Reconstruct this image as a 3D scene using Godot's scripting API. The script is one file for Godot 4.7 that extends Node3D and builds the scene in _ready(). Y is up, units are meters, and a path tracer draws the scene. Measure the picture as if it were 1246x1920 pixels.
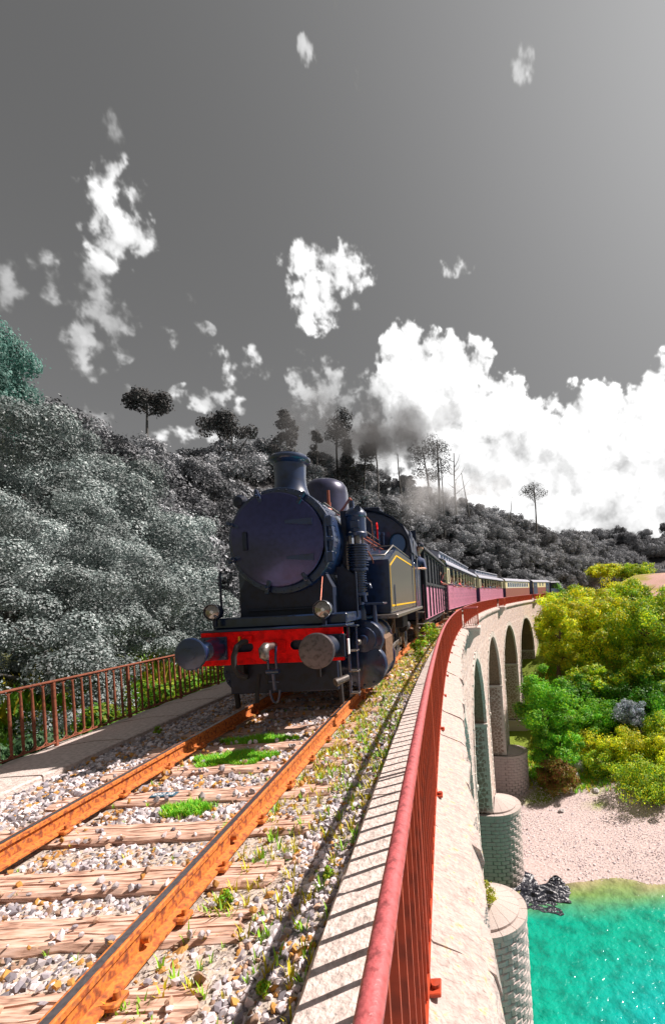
extends Node3D

# Steam train on a curved stone viaduct. World: y = 0 at the rail top, x to the right, -z along the track.
const PSI := -0.0064      # heading of the track where it starts
const KAP := 0.0044       # curvature of the track, 1 / radius
const X0 := -2.284        # centre of the track at its start
const EYE := 1.47
const RIVER := -25.0
const GAUGE_HALF := 0.75

var rng := RandomNumberGenerator.new()
var M := {}
var T := {}
var names_used := {}


# ---------------------------------------------------------------- track frame
func heading(s: float) -> float:
	return PSI + KAP * s

func tp(s: float, w: float, y: float) -> Vector3:
	var th := PSI + KAP * s
	return Vector3(X0 + (cos(PSI) - cos(th)) / KAP + w * cos(th), y, -((sin(th) - sin(PSI)) / KAP - w * sin(th)))

func tframe(s: float, w: float, y: float) -> Transform3D:   # x to the right of the track, -z forward
	return Transform3D(Basis(Vector3.UP, -heading(s)), tp(s, w, y))

func to_sw(x: float, z: float) -> Vector2:
	var cx := X0 + cos(PSI) / KAP
	var cd := -sin(PSI) / KAP
	var d := -z
	return Vector2((atan2(d - cd, cx - x) - PSI) / KAP, 1.0 / KAP - Vector2(x - cx, d - cd).length())


# ---------------------------------------------------------------- mesh builder
class MB:
	var v := PackedVector3Array()
	var n := PackedVector3Array()
	var c := PackedColorArray()
	var tint := Color(1, 1, 1)

	func tri(a: Vector3, b: Vector3, d: Vector3, na: Vector3, nb: Vector3, nd: Vector3) -> void:
		if (d - a).cross(b - a).dot(na + nb + nd) < 0.0:
			v.append(a); v.append(d); v.append(b)
			n.append(na); n.append(nd); n.append(nb)
		else:
			v.append(a); v.append(b); v.append(d)
			n.append(na); n.append(nb); n.append(nd)
		c.append(tint); c.append(tint); c.append(tint)

	func quad_n(a: Vector3, b: Vector3, d: Vector3, e: Vector3, na: Vector3, nb: Vector3, nd: Vector3, ne: Vector3) -> void:
		tri(a, b, d, na, nb, nd)
		tri(a, d, e, na, nd, ne)

	func quad(a: Vector3, b: Vector3, d: Vector3, e: Vector3, nn: Vector3) -> void:   # flat, nn only tells which side is out
		var f := (b - a).cross(d - a)
		if f.length_squared() < 1e-14:
			f = (d - a).cross(e - a)
		f = f.normalized()
		if f.dot(nn) < 0.0:
			f = -f
		quad_n(a, b, d, e, f, f, f, f)

	func box(ctr: Vector3, size: Vector3, bv := 0.0, basis := Basis()) -> void:
		box_x(Transform3D(basis, ctr), size, bv)

	func box_x(xf: Transform3D, size: Vector3, bv := 0.0, jitter := 0.0, r: RandomNumberGenerator = null) -> void:
		var h := size * 0.5
		var bb := minf(bv, minf(h.x, minf(h.y, h.z)) * 0.95)
		if bb <= 0.0:
			for ax in 3:
				for sg in [-1.0, 1.0]:
					var nn := Vector3()
					nn[ax] = sg
					var u := (ax + 1) % 3
					var w := (ax + 2) % 3
					var p := []
					for q in [[-1, -1], [1, -1], [1, 1], [-1, 1]]:
						var t := Vector3()
						t[ax] = sg * h[ax]; t[u] = q[0] * h[u]; t[w] = q[1] * h[w]
						p.append(xf * t)
					quad(p[0], p[1], p[2], p[3], xf.basis * nn)
			return
		# chamfered: per corner three points
		var pts := {}
		for sx in [-1, 1]:
			for sy in [-1, 1]:
				for sz in [-1, 1]:
					var cor := Vector3(sx * h.x, sy * h.y, sz * h.z)
					var jv := Vector3()
					if r != null:
						jv = Vector3(r.randf_range(-1, 1), r.randf_range(-1, 1), r.randf_range(-1, 1)) * jitter
					for ax in 3:
						var t := cor - Vector3(sx, sy, sz) * bb
						t[ax] = cor[ax]
						pts[[sx, sy, sz, ax]] = xf * (t + jv)
		var B := xf.basis
		for ax in 3:
			var u := (ax + 1) % 3
			var w := (ax + 2) % 3
			for sg in [-1, 1]:
				var nn := Vector3()
				nn[ax] = sg
				var p := []
				for q in [[-1, -1], [1, -1], [1, 1], [-1, 1]]:
					var k := [0, 0, 0, ax]
					k[ax] = sg; k[u] = q[0]; k[w] = q[1]
					p.append(pts[k])
				quad(p[0], p[1], p[2], p[3], B * nn)
			# edges along ax
			for su in [-1, 1]:
				for sw in [-1, 1]:
					var k0 := [0, 0, 0, u]
					k0[u] = su; k0[w] = sw; k0[ax] = -1
					var k1 := k0.duplicate(); k1[3] = w
					var k2 := k0.duplicate(); k2[ax] = 1; k2[3] = w
					var k3 := k0.duplicate(); k3[ax] = 1
					var nn := Vector3()
					nn[u] = su; nn[w] = sw
					quad(pts[k0], pts[k1], pts[k2], pts[k3], B * nn)
		for sx in [-1, 1]:
			for sy in [-1, 1]:
				for sz in [-1, 1]:
					var f := (B * Vector3(sx, sy, sz)).normalized()
					tri(pts[[sx, sy, sz, 0]], pts[[sx, sy, sz, 1]], pts[[sx, sy, sz, 2]], f, f, f)

	func tube(p: Array, rad, sides := 8, caps := true) -> void:   # rad: number or array
		var k := p.size()
		var rings := []
		var norms := []
		var ref := Vector3.UP
		var d0: Vector3 = (p[1] - p[0]).normalized()
		if absf(d0.y) > 0.9:
			ref = Vector3.RIGHT
		var side := d0.cross(ref).normalized()
		for i in k:
			var d: Vector3
			if i == 0: d = p[1] - p[0]
			elif i == k - 1: d = p[k - 1] - p[k - 2]
			else: d = (p[i + 1] - p[i]).normalized() + (p[i] - p[i - 1]).normalized()
			d = d.normalized()
			side = (side - d * side.dot(d)).normalized()
			var up := d.cross(side)
			var rr: float = rad[i] if rad is Array else rad
			var ring := []
			var nr := []
			for j in sides:
				var a := TAU * j / sides
				var dirn := side * cos(a) + up * sin(a)
				ring.append(p[i] + dirn * rr)
				nr.append(dirn)
			rings.append(ring); norms.append(nr)
		for i in k - 1:
			for j in sides:
				var j2 := (j + 1) % sides
				quad_n(rings[i][j], rings[i][j2], rings[i + 1][j2], rings[i + 1][j], norms[i][j], norms[i][j2], norms[i + 1][j2], norms[i + 1][j])
		if caps:
			for e in [0, k - 1]:
				var f: Vector3 = (p[0] - p[1]).normalized() if e == 0 else (p[k - 1] - p[k - 2]).normalized()
				for j in range(1, sides - 1):
					tri(rings[e][0], rings[e][j], rings[e][j + 1], f, f, f)

	func lathe(prof: Array, sides: int, xf: Transform3D, a0 := 0.0, a1 := TAU, smooth := 35.0) -> void:
		# prof: Vector2(radius, height) from one end to the other; spun about local y; edges flatter than `smooth` degrees are shaded round
		var m := prof.size()
		var seg := []
		for i in m - 1:
			var t: Vector2 = prof[i + 1] - prof[i]
			seg.append(Vector2(t.y, -t.x).normalized())
		# orient outwards: take the side with larger radius on average
		var area := 0.0
		for i in m - 1:
			area += (prof[i + 1].y - prof[i].y) * (prof[i].x + prof[i + 1].x)
		var sgn := 1.0 if area >= 0.0 else -1.0
		for i in m - 1:
			var na: Vector2 = seg[i]
			var nb: Vector2 = seg[i]
			if i > 0 and rad_to_deg(absf(seg[i].angle_to(seg[i - 1]))) < smooth: na = (seg[i] + seg[i - 1]).normalized()
			if i < m - 2 and rad_to_deg(absf(seg[i].angle_to(seg[i + 1]))) < smooth: nb = (seg[i] + seg[i + 1]).normalized()
			na *= sgn; nb *= sgn
			for j in sides:
				var p0 := a0 + (a1 - a0) * j / sides
				var p1 := a0 + (a1 - a0) * (j + 1) / sides
				var c0 := cos(p0); var s0 := sin(p0); var c1 := cos(p1); var s1 := sin(p1)
				var A: Vector2 = prof[i]
				var D: Vector2 = prof[i + 1]
				var pa := xf * Vector3(A.x * c0, A.y, A.x * s0)
				var pb := xf * Vector3(A.x * c1, A.y, A.x * s1)
				var pc := xf * Vector3(D.x * c1, D.y, D.x * s1)
				var pd := xf * Vector3(D.x * c0, D.y, D.x * s0)
				var n0 := (xf.basis * Vector3(na.x * c0, na.y, na.x * s0)).normalized()
				var n1 := (xf.basis * Vector3(na.x * c1, na.y, na.x * s1)).normalized()
				var n2 := (xf.basis * Vector3(nb.x * c1, nb.y, nb.x * s1)).normalized()
				var n3 := (xf.basis * Vector3(nb.x * c0, nb.y, nb.x * s0)).normalized()
				if A.x > 1e-6: tri(pa, pb, pd if D.x <= 1e-6 else pc, n0, n1, n2)
				if D.x > 1e-6: tri(pa, pc, pd, n0, n2, n3)

	func prism(poly: PackedVector2Array, z0: float, z1: float, xf := Transform3D()) -> void:
		var area := 0.0
		for i in poly.size():
			var a := poly[i]; var b := poly[(i + 1) % poly.size()]
			area += a.x * b.y - b.x * a.y
		var ids := Geometry2D.triangulate_polygon(poly)
		for z in [z0, z1]:
			var f := (xf.basis * Vector3(0, 0, 1 if z == maxf(z0, z1) else -1)).normalized()
			for i in range(0, ids.size(), 3):
				var q := []
				for k in 3:
					q.append(xf * Vector3(poly[ids[i + k]].x, poly[ids[i + k]].y, z))
				tri(q[0], q[1], q[2], f, f, f)
		for i in poly.size():
			var a := poly[i]; var b := poly[(i + 1) % poly.size()]
			var e := b - a
			var nn := Vector3(e.y, -e.x, 0) * signf(area)
			quad(xf * Vector3(a.x, a.y, z0), xf * Vector3(b.x, b.y, z0), xf * Vector3(b.x, b.y, z1), xf * Vector3(a.x, a.y, z1), xf.basis * nn)

	func strip(rows: Array, smooth := true, out := Vector3.UP) -> void:   # rows of equal point counts make a sheet
		var R := rows.size()
		var C: int = rows[0].size()
		var nr := []
		if smooth:
			for i in R:
				var line := []
				for j in C:
					var du: Vector3 = rows[mini(i + 1, R - 1)][j] - rows[maxi(i - 1, 0)][j]
					var dv: Vector3 = rows[i][mini(j + 1, C - 1)] - rows[i][maxi(j - 1, 0)]
					var f := du.cross(dv).normalized()
					line.append(f)
				nr.append(line)
			var mid: Vector3 = nr[R / 2][C / 2]
			if mid.dot(out) < 0.0:
				for i in R:
					for j in C:
						nr[i][j] = -nr[i][j]
		for i in R - 1:
			for j in C - 1:
				if smooth:
					quad_n(rows[i][j], rows[i][j + 1], rows[i + 1][j + 1], rows[i + 1][j], nr[i][j], nr[i][j + 1], nr[i + 1][j + 1], nr[i + 1][j])
				else:
					quad(rows[i][j], rows[i][j + 1], rows[i + 1][j + 1], rows[i + 1][j], out)

	func mesh() -> ArrayMesh:
		var a := []
		a.resize(Mesh.ARRAY_MAX)
		a[Mesh.ARRAY_VERTEX] = v
		a[Mesh.ARRAY_NORMAL] = n
		a[Mesh.ARRAY_COLOR] = c
		var m := ArrayMesh.new()
		if v.size() > 0:
			m.add_surface_from_arrays(Mesh.PRIMITIVE_TRIANGLES, a)
		return m


# ---------------------------------------------------------------- scene tree helpers
func numbered(called: String) -> String:
	var k: int = names_used.get(called, 0)
	names_used[called] = k + 1
	return called if k == 0 else "%s_%03d" % [called, k]

func tag(o: Node3D, label := "", category := "", group := "", kind := "") -> Node3D:
	if label: o.set_meta("label", label)
	if category: o.set_meta("category", category)
	if group: o.set_meta("group", group)
	if kind: o.set_meta("kind", kind)
	return o

func thing(called: String, label: String, category: String, xf := Transform3D(), group := "") -> Node3D:
	var o := Node3D.new()
	o.name = numbered(called)
	o.transform = xf
	add_child(o)
	tag(o, label, category, group)
	return o

func inst(called: String, m: Mesh, mt: Material, parent: Node3D = null, xf := Transform3D()) -> MeshInstance3D:
	var o := MeshInstance3D.new()
	o.mesh = m
	o.material_override = mt
	o.transform = xf
	if parent == null:
		o.name = numbered(called)
		add_child(o)
	else:
		var nm := called
		var key := str(parent.get_instance_id()) + called
		var k: int = names_used.get(key, 0)
		names_used[key] = k + 1
		o.name = nm if k == 0 else "%s_%03d" % [nm, k]
		parent.add_child(o, true)
	return o

func part(called: String, b: MB, mt: Material, parent: Node3D = null, xf := Transform3D()) -> MeshInstance3D:
	return inst(called, b.mesh(), mt, parent, xf)

func multi(called: String, m: Mesh, mt: Material, xfs: Array, cols: Array, parent: Node3D = null) -> MultiMeshInstance3D:
	var mm := MultiMesh.new()
	mm.transform_format = MultiMesh.TRANSFORM_3D
	mm.use_colors = cols.size() > 0
	mm.mesh = m
	mm.instance_count = xfs.size()
	for i in xfs.size():
		mm.set_instance_transform(i, xfs[i])
		if cols.size() > 0:
			mm.set_instance_color(i, cols[i])
	var o := MultiMeshInstance3D.new()
	o.multimesh = mm
	o.material_override = mt
	o.name = called if parent else numbered(called)
	if parent: parent.add_child(o, true)
	else: add_child(o)
	o.set_meta("kind", "stuff")
	return o


# ---------------------------------------------------------------- materials
func lin(r: float, g: float, b: float) -> Color:
	return Color(r, g, b).linear_to_srgb()

func ramp(stops: Array) -> Gradient:     # [offset, grey or Color(linear)] ...
	var g := Gradient.new()
	var off := PackedFloat32Array()
	var col := PackedColorArray()
	for s in stops:
		off.append(s[0])
		var cc: Color = s[1] if s[1] is Color else Color(s[1], s[1], s[1])
		col.append(cc.linear_to_srgb())
	g.offsets = off
	g.colors = col
	return g

func noise_tex(freq: float, stops: Array, sd := 1, octaves := 4, size := 512, kind := FastNoiseLite.TYPE_SIMPLEX_SMOOTH, cell := -1, norm := true) -> NoiseTexture2D:
	var f := FastNoiseLite.new()
	f.noise_type = kind
	f.frequency = freq
	f.seed = sd
	f.fractal_octaves = octaves
	f.fractal_type = FastNoiseLite.FRACTAL_FBM if octaves > 1 else FastNoiseLite.FRACTAL_NONE
	if cell >= 0:
		f.noise_type = FastNoiseLite.TYPE_CELLULAR
		f.cellular_return_type = cell
		f.cellular_distance_function = FastNoiseLite.DISTANCE_EUCLIDEAN
		f.cellular_jitter = 0.9
	var t := NoiseTexture2D.new()
	t.width = size
	t.height = size
	t.seamless = true
	t.normalize = norm
	t.generate_mipmaps = false
	if stops.size() > 0:
		t.color_ramp = ramp(stops)
	t.noise = f
	return t

func mat(key: String, col: Color, rough := 0.7, metal := 0.0, o := {}) -> StandardMaterial3D:
	var m := StandardMaterial3D.new()
	m.resource_name = key
	m.albedo_color = col
	m.roughness = rough
	m.metallic = metal
	if o.has("tex"):
		m.albedo_texture = T[o.tex]
	if o.has("bump"):
		m.heightmap_enabled = true
		m.heightmap_texture = T[o.bump]
		m.heightmap_scale = o.get("bump_cm", 1.0)
	if o.has("rough_tex"):
		m.roughness_texture = T[o.rough_tex]
	m.uv1_triplanar = true
	m.uv1_world_triplanar = o.get("world", false)
	var sc = o.get("scale", 1.0)
	m.uv1_scale = sc if sc is Vector3 else Vector3(sc, sc, sc)
	if o.has("coat"):
		m.clearcoat_enabled = true
		m.clearcoat = o.coat
		m.clearcoat_roughness = o.get("coat_rough", 0.15)
	if o.get("vc", false):
		m.vertex_color_use_as_albedo = true
	if o.has("back"):
		m.backlight_enabled = true
		m.backlight = o.back
	if o.has("spec"):
		m.metallic_specular = o.spec
	M[key] = m
	return m

func make_materials() -> void:
	T.fine = noise_tex(0.05, [[0.0, 0.55], [0.5, 0.85], [1.0, 1.0]], 3, 5)
	T.blotch = noise_tex(0.012, [[0.0, 0.5], [0.45, 0.82], [0.6, 0.95], [1.0, 1.0]], 5, 5)
	T.grime = noise_tex(0.016, [[0.0, 0.3], [0.3, 0.62], [0.5, 0.86], [1.0, 1.0]], 8, 6)
	T.bump = noise_tex(0.04, [], 7, 6)
	T.bump_soft = noise_tex(0.012, [], 17, 4)
	T.rock = noise_tex(0.02, [], 27, 6)
	T.rust = noise_tex(0.02, [[0.0, Color(0.1, 0.03, 0.015)], [0.33, Color(0.34, 0.085, 0.022)], [0.52, Color(0.64, 0.2, 0.03)], [0.7, Color(0.5, 0.15, 0.03)], [1.0, Color(0.22, 0.08, 0.05)]], 12, 6)
	T.wood = noise_tex(0.03, [[0.0, Color(0.08, 0.04, 0.03)], [0.25, Color(0.36, 0.2, 0.14)], [0.5, Color(0.6, 0.38, 0.28)], [0.75, Color(0.68, 0.49, 0.4)], [1.0, Color(0.52, 0.43, 0.4)]], 21, 6)
	T.lichen = noise_tex(0.018, [[0.0, Color(0.28, 0.22, 0.2)], [0.35, Color(0.42, 0.34, 0.31)], [0.7, Color(0.52, 0.43, 0.39)], [0.82, Color(0.54, 0.44, 0.32)], [0.9, Color(0.56, 0.4, 0.14)], [1.0, Color(0.56, 0.34, 0.05)]], 31, 6)
	T.slab = noise_tex(0.02, [[0.0, Color(0.34, 0.28, 0.25)], [0.35, Color(0.5, 0.42, 0.38)], [0.6, Color(0.6, 0.51, 0.47)], [1.0, Color(0.66, 0.57, 0.52)]], 33, 6)
	T.rubble = noise_tex(0.05, [[0.0, Color(0.4, 0.26, 0.22)], [0.3, Color(0.6, 0.45, 0.39)], [0.6, Color(0.72, 0.58, 0.5)], [1.0, Color(0.55, 0.46, 0.44)]], 41, 1, 512, 2, FastNoiseLite.RETURN_CELL_VALUE)
	T.rubble_h = noise_tex(0.05, [[0.0, 0.0], [0.12, 0.7], [0.4, 0.9], [1.0, 1.0]], 41, 1, 512, 2, FastNoiseLite.RETURN_DISTANCE2_SUB)
	T.mortar = noise_tex(0.05, [[0.0, Color(1, 0.97, 0.9)], [0.035, Color(0.75, 0.7, 0.64)], [0.08, Color(0.38, 0.29, 0.23)], [0.6, Color(0.24, 0.17, 0.13)], [1.0, Color(0.3, 0.22, 0.16)]], 43, 1, 512, 2, FastNoiseLite.RETURN_DISTANCE2_SUB)
	T.gravel = noise_tex(0.09, [[0.0, Color(0.16, 0.12, 0.1)], [0.3, Color(0.42, 0.35, 0.3)], [0.6, Color(0.62, 0.54, 0.48)], [1.0, Color(0.5, 0.36, 0.22)]], 51, 2, 512, 2, FastNoiseLite.RETURN_CELL_VALUE)
	T.beach = noise_tex(0.03, [[0.0, Color(0.34, 0.27, 0.27)], [0.4, Color(0.52, 0.43, 0.43)], [0.7, Color(0.62, 0.52, 0.53)], [1.0, Color(0.7, 0.6, 0.61)]], 53, 6)
	T.water = noise_tex(0.008, [[0.0, 0.45], [0.4, 0.75], [0.6, 0.9], [1.0, 1.0]], 55, 5)
	T.wave = noise_tex(0.02, [], 57, 4)
	T.soil = noise_tex(0.02, [[0.0, 0.3], [0.5, 0.7], [1.0, 1.0]], 61, 6)

	# stone
	mat("kerb_stone", Color.WHITE, 0.9, 0.0, {tex = "slab", bump = "bump", bump_cm = 0.8, scale = 1.4, world = true})
	mat("cornice_stone", Color.WHITE, 0.92, 0.0, {tex = "lichen", bump = "bump", bump_cm = 1.6, scale = 1.3, world = true})
	mat("rubble_wall", Color.WHITE, 0.95, 0.0, {tex = "rubble", bump = "rubble_h", bump_cm = 6.0, scale = 0.17, world = true})
	mat("white_stone", lin(0.72, 0.63, 0.56), 0.9, 0.0, {tex = "fine", bump = "rock", bump_cm = 2.0, scale = 0.6, world = true})
	mat("crazy_stone", Color.WHITE, 0.95, 0.0, {tex = "mortar", bump = "rubble_h", bump_cm = 3.0, scale = 0.1, world = true})
	mat("soffit_brick", lin(0.3, 0.2, 0.13), 0.95, 0.0, {tex = "grime", bump = "rock", bump_cm = 2.0, scale = 0.5, world = true})
	mat("block_stone", lin(0.58, 0.48, 0.45), 0.92, 0.0, {tex = "fine", bump = "rock", bump_cm = 3.0, scale = 0.7, world = true})
	mat("mortar_core", lin(0.22, 0.2, 0.18), 0.95, 0.0, {tex = "fine", scale = 0.6, world = true})
	mat("cap_stone", lin(0.55, 0.46, 0.42), 0.9, 0.0, {tex = "fine", bump = "rock", bump_cm = 1.5, scale = 0.6, world = true})
	# track
	mat("rust_steel", Color.WHITE, 0.8, 0.0, {tex = "rust", bump = "bump", bump_cm = 0.15, scale = 1.6, world = true})
	mat("rail_shine", lin(0.4, 0.36, 0.38), 0.28, 0.85, {tex = "fine", scale = 1.2, world = true})
	mat("sleeper_wood", Color.WHITE, 0.85, 0.0, {tex = "wood", bump = "wood", bump_cm = 1.0, scale = Vector3(0.3, 2.6, 2.6)})
	mat("gravel_bed", lin(0.85, 0.85, 0.85), 0.95, 0.0, {tex = "gravel", bump = "gravel", bump_cm = 3.0, scale = 0.9, world = true})
	mat("gravel_stone", Color.WHITE, 0.9, 0.0, {vc = true})
	mat("rail_red", lin(0.5, 0.055, 0.012), 0.55, 0.0, {tex = "blotch", bump = "bump", bump_cm = 0.05, scale = 1.5, world = true})
	mat("handrail_red", lin(0.56, 0.125, 0.13), 0.4, 0.0, {tex = "grime", bump = "bump", bump_cm = 0.16, scale = 3.0, world = true})
	mat("old_iron", lin(0.3, 0.09, 0.045), 0.7, 0.0, {tex = "grime", bump = "bump", bump_cm = 0.1, scale = 2.0, world = true})
	# ground
	mat("hill_soil", lin(0.07, 0.07, 0.07), 0.95, 0.0, {tex = "soil", scale = 0.1, world = true, vc = true})
	mat("river_beach", Color.WHITE, 0.95, 0.0, {tex = "beach", bump = "rock", bump_cm = 5.0, scale = 0.22, world = true, vc = true})
	mat("river_water", Color.WHITE, 0.16, 0.0, {tex = "water", bump = "wave", bump_cm = 9.0, scale = 0.13, world = true, vc = true, spec = 0.5})
	# foliage
	mat("leaf_grey", Color.WHITE, 0.85, 0.0, {spec = 0.25, vc = true, back = Color(0.4, 0.4, 0.4)})
	mat("leaf_green", Color.WHITE, 0.6, 0.0, {vc = true, back = Color(0.95, 0.95, 0.95)})
	mat("bark_grey", lin(0.12, 0.115, 0.11), 0.9, 0.0, {tex = "grime", scale = Vector3(2, 0.4, 2)})
	mat("bark_brown", lin(0.2, 0.12, 0.08), 0.9, 0.0, {tex = "grime", scale = Vector3(2, 0.4, 2)})
	mat("grass_blade", Color.WHITE, 0.7, 0.0, {vc = true, back = Color(0.5, 0.5, 0.5)})
	# train
	mat("engine_blue", lin(0.007, 0.027, 0.09), 0.36, 0.0, {tex = "grime", scale = 0.7, coat = 0.7, coat_rough = 0.14})
	mat("engine_black", lin(0.007, 0.016, 0.045), 0.55, 0.0, {tex = "grime", scale = 0.8})
	mat("boiler_violet", lin(0.035, 0.035, 0.09), 0.34, 0.3, {tex = "grime", scale = 0.6, coat = 0.7, coat_rough = 0.2})
	mat("door_blue", lin(0.05, 0.055, 0.17), 0.26, 0.6, {tex = "fine", scale = 0.4, coat = 0.5, coat_rough = 0.3})
	mat("buffer_red", lin(0.98, 0.005, 0.006), 0.5, 0.0, {tex = "blotch", scale = 1.2, spec = 0.25})
	mat("tank_side", lin(0.2, 0.195, 0.175), 0.34, 0.5, {tex = "blotch", rough_tex = "fine", scale = Vector3(3.5, 0.25, 3.5)})
	mat("yellow_line", lin(0.75, 0.42, 0.005), 0.5)
	mat("steel_worn", lin(0.3, 0.27, 0.25), 0.4, 0.8, {tex = "grime", scale = 2.0})
	mat("disc_steel", lin(0.16, 0.14, 0.15), 0.45, 0.5, {tex = "grime", scale = 1.6})
	mat("copper_pipe", lin(0.4, 0.12, 0.08), 0.4, 0.6)
	mat("wheel_red", lin(0.4, 0.02, 0.02), 0.5)
	mat("dirty_brown", lin(0.2, 0.11, 0.06), 0.7, 0.1, {tex = "grime", scale = 1.5})
	mat("lamp_chrome", lin(0.6, 0.6, 0.62), 0.2, 0.9)
	mat("lens", lin(0.35, 0.32, 0.28), 0.12, 0.6, {tex = "grime", scale = 3.0, coat = 1.0, coat_rough = 0.05})
	mat("window_sky", lin(0.03, 0.12, 0.3), 0.06, 0.2, {coat = 1.0, coat_rough = 0.03})
	mat("rubber", lin(0.02, 0.02, 0.022), 0.7)
	mat("brass", lin(0.7, 0.42, 0.08), 0.3, 0.8)
	mat("coach_maroon", lin(0.62, 0.24, 0.35), 0.65, 0.0, {tex = "blotch", scale = 0.5})
	mat("coach_violet", lin(0.06, 0.03, 0.1), 0.45, 0.0, {tex = "blotch", scale = 0.5, coat = 0.3})
	mat("coach_brown", lin(0.26, 0.08, 0.06), 0.65, 0.0, {tex = "blotch", scale = 0.5})
	mat("coach_cream", lin(0.75, 0.66, 0.4), 0.5, 0.0, {tex = "fine", scale = 0.6})
	mat("coach_blue", lin(0.03, 0.05, 0.14), 0.45, 0.0, {tex = "blotch", scale = 0.5, coat = 0.3})
	mat("roof_grey", lin(0.36, 0.37, 0.44), 0.6, 0.0, {tex = "blotch", scale = 0.3})
	mat("roof_dark", lin(0.02, 0.024, 0.035), 0.6, 0.0, {tex = "grime", scale = 0.5})
	mat("interior", lin(0.06, 0.05, 0.06), 0.8)
	mat("pane", Color(0.75, 0.85, 0.9, 0.25), 0.05, 0.0)
	M.pane.transparency = BaseMaterial3D.TRANSPARENCY_ALPHA
	mat("under_black", lin(0.025, 0.022, 0.025), 0.75, 0.0, {tex = "grime", scale = 1.0})
	mat("person", Color.WHITE, 0.75, 0.0, {vc = true})
	mat("tarp", lin(0.012, 0.014, 0.025), 0.38, 0.0, {bump = "bump_soft", bump_cm = 5.0, scale = 0.6, spec = 0.6})
	mat("dead_wood", lin(0.42, 0.36, 0.32), 0.9, 0.0, {tex = "grime", scale = Vector3(3, 0.5, 3)})
	mat("pale_rock", lin(0.58, 0.55, 0.54), 0.9, 0.0, {tex = "grime", bump = "rock", bump_cm = 8.0, scale = 0.5, world = true})
	mat("plate_blue", lin(0.03, 0.1, 0.16), 0.5)
	mat("letter_white", lin(0.8, 0.8, 0.8), 0.6)

# ---------------------------------------------------------------- camera, sky, sun
func setup_view() -> void:
	var cam := Camera3D.new()
	cam.name = "Camera"
	cam.projection = Camera3D.PROJECTION_FRUSTUM     # a shifted lens: the photograph is a crop of a wide view
	cam.near = 0.05
	cam.far = 2000.0
	cam.size = 1920.0 / 850.0 * cam.near
	cam.frustum_offset = Vector2(-203.4, 157.6) / 850.0 * cam.near
	cam.position = Vector3(0, EYE, 0)
	cam.rotation.z = -0.06
	add_child(cam)
	cam.current = true

	var env := Environment.new()
	env.background_mode = Environment.BG_SKY
	var pm := PanoramaSkyMaterial.new()
	pm.panorama = sky_texture()
	pm.filter = true
	var sky := Sky.new()
	sky.sky_material = pm
	env.sky = sky
	env.background_energy_multiplier = 1.0
	env.tonemap_mode = Environment.TONE_MAPPER_LINEAR
	env.tonemap_exposure = 1.6
	env.volumetric_fog_enabled = true
	env.volumetric_fog_density = 0.0
	env.ssao_enabled = true
	env.ssil_enabled = true
	env.sdfgi_enabled = true
	var we := WorldEnvironment.new()
	we.name = "WorldEnvironment"
	we.environment = env
	add_child(we)

	var sun := DirectionalLight3D.new()
	sun.name = "Sun"
	sun.light_color = Color(1.0, 0.955, 0.925)
	sun.light_energy = 1.6
	sun.light_angular_distance = 0.5
	sun.shadow_enabled = true
	add_child(sun)
	sun.look_at_from_position(Vector3.ZERO, -sun_dir(), Vector3.UP)

func sun_dir() -> Vector3:      # towards the sun
	return Vector3(0.605, 0.745, -0.28).normalized()

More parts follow.
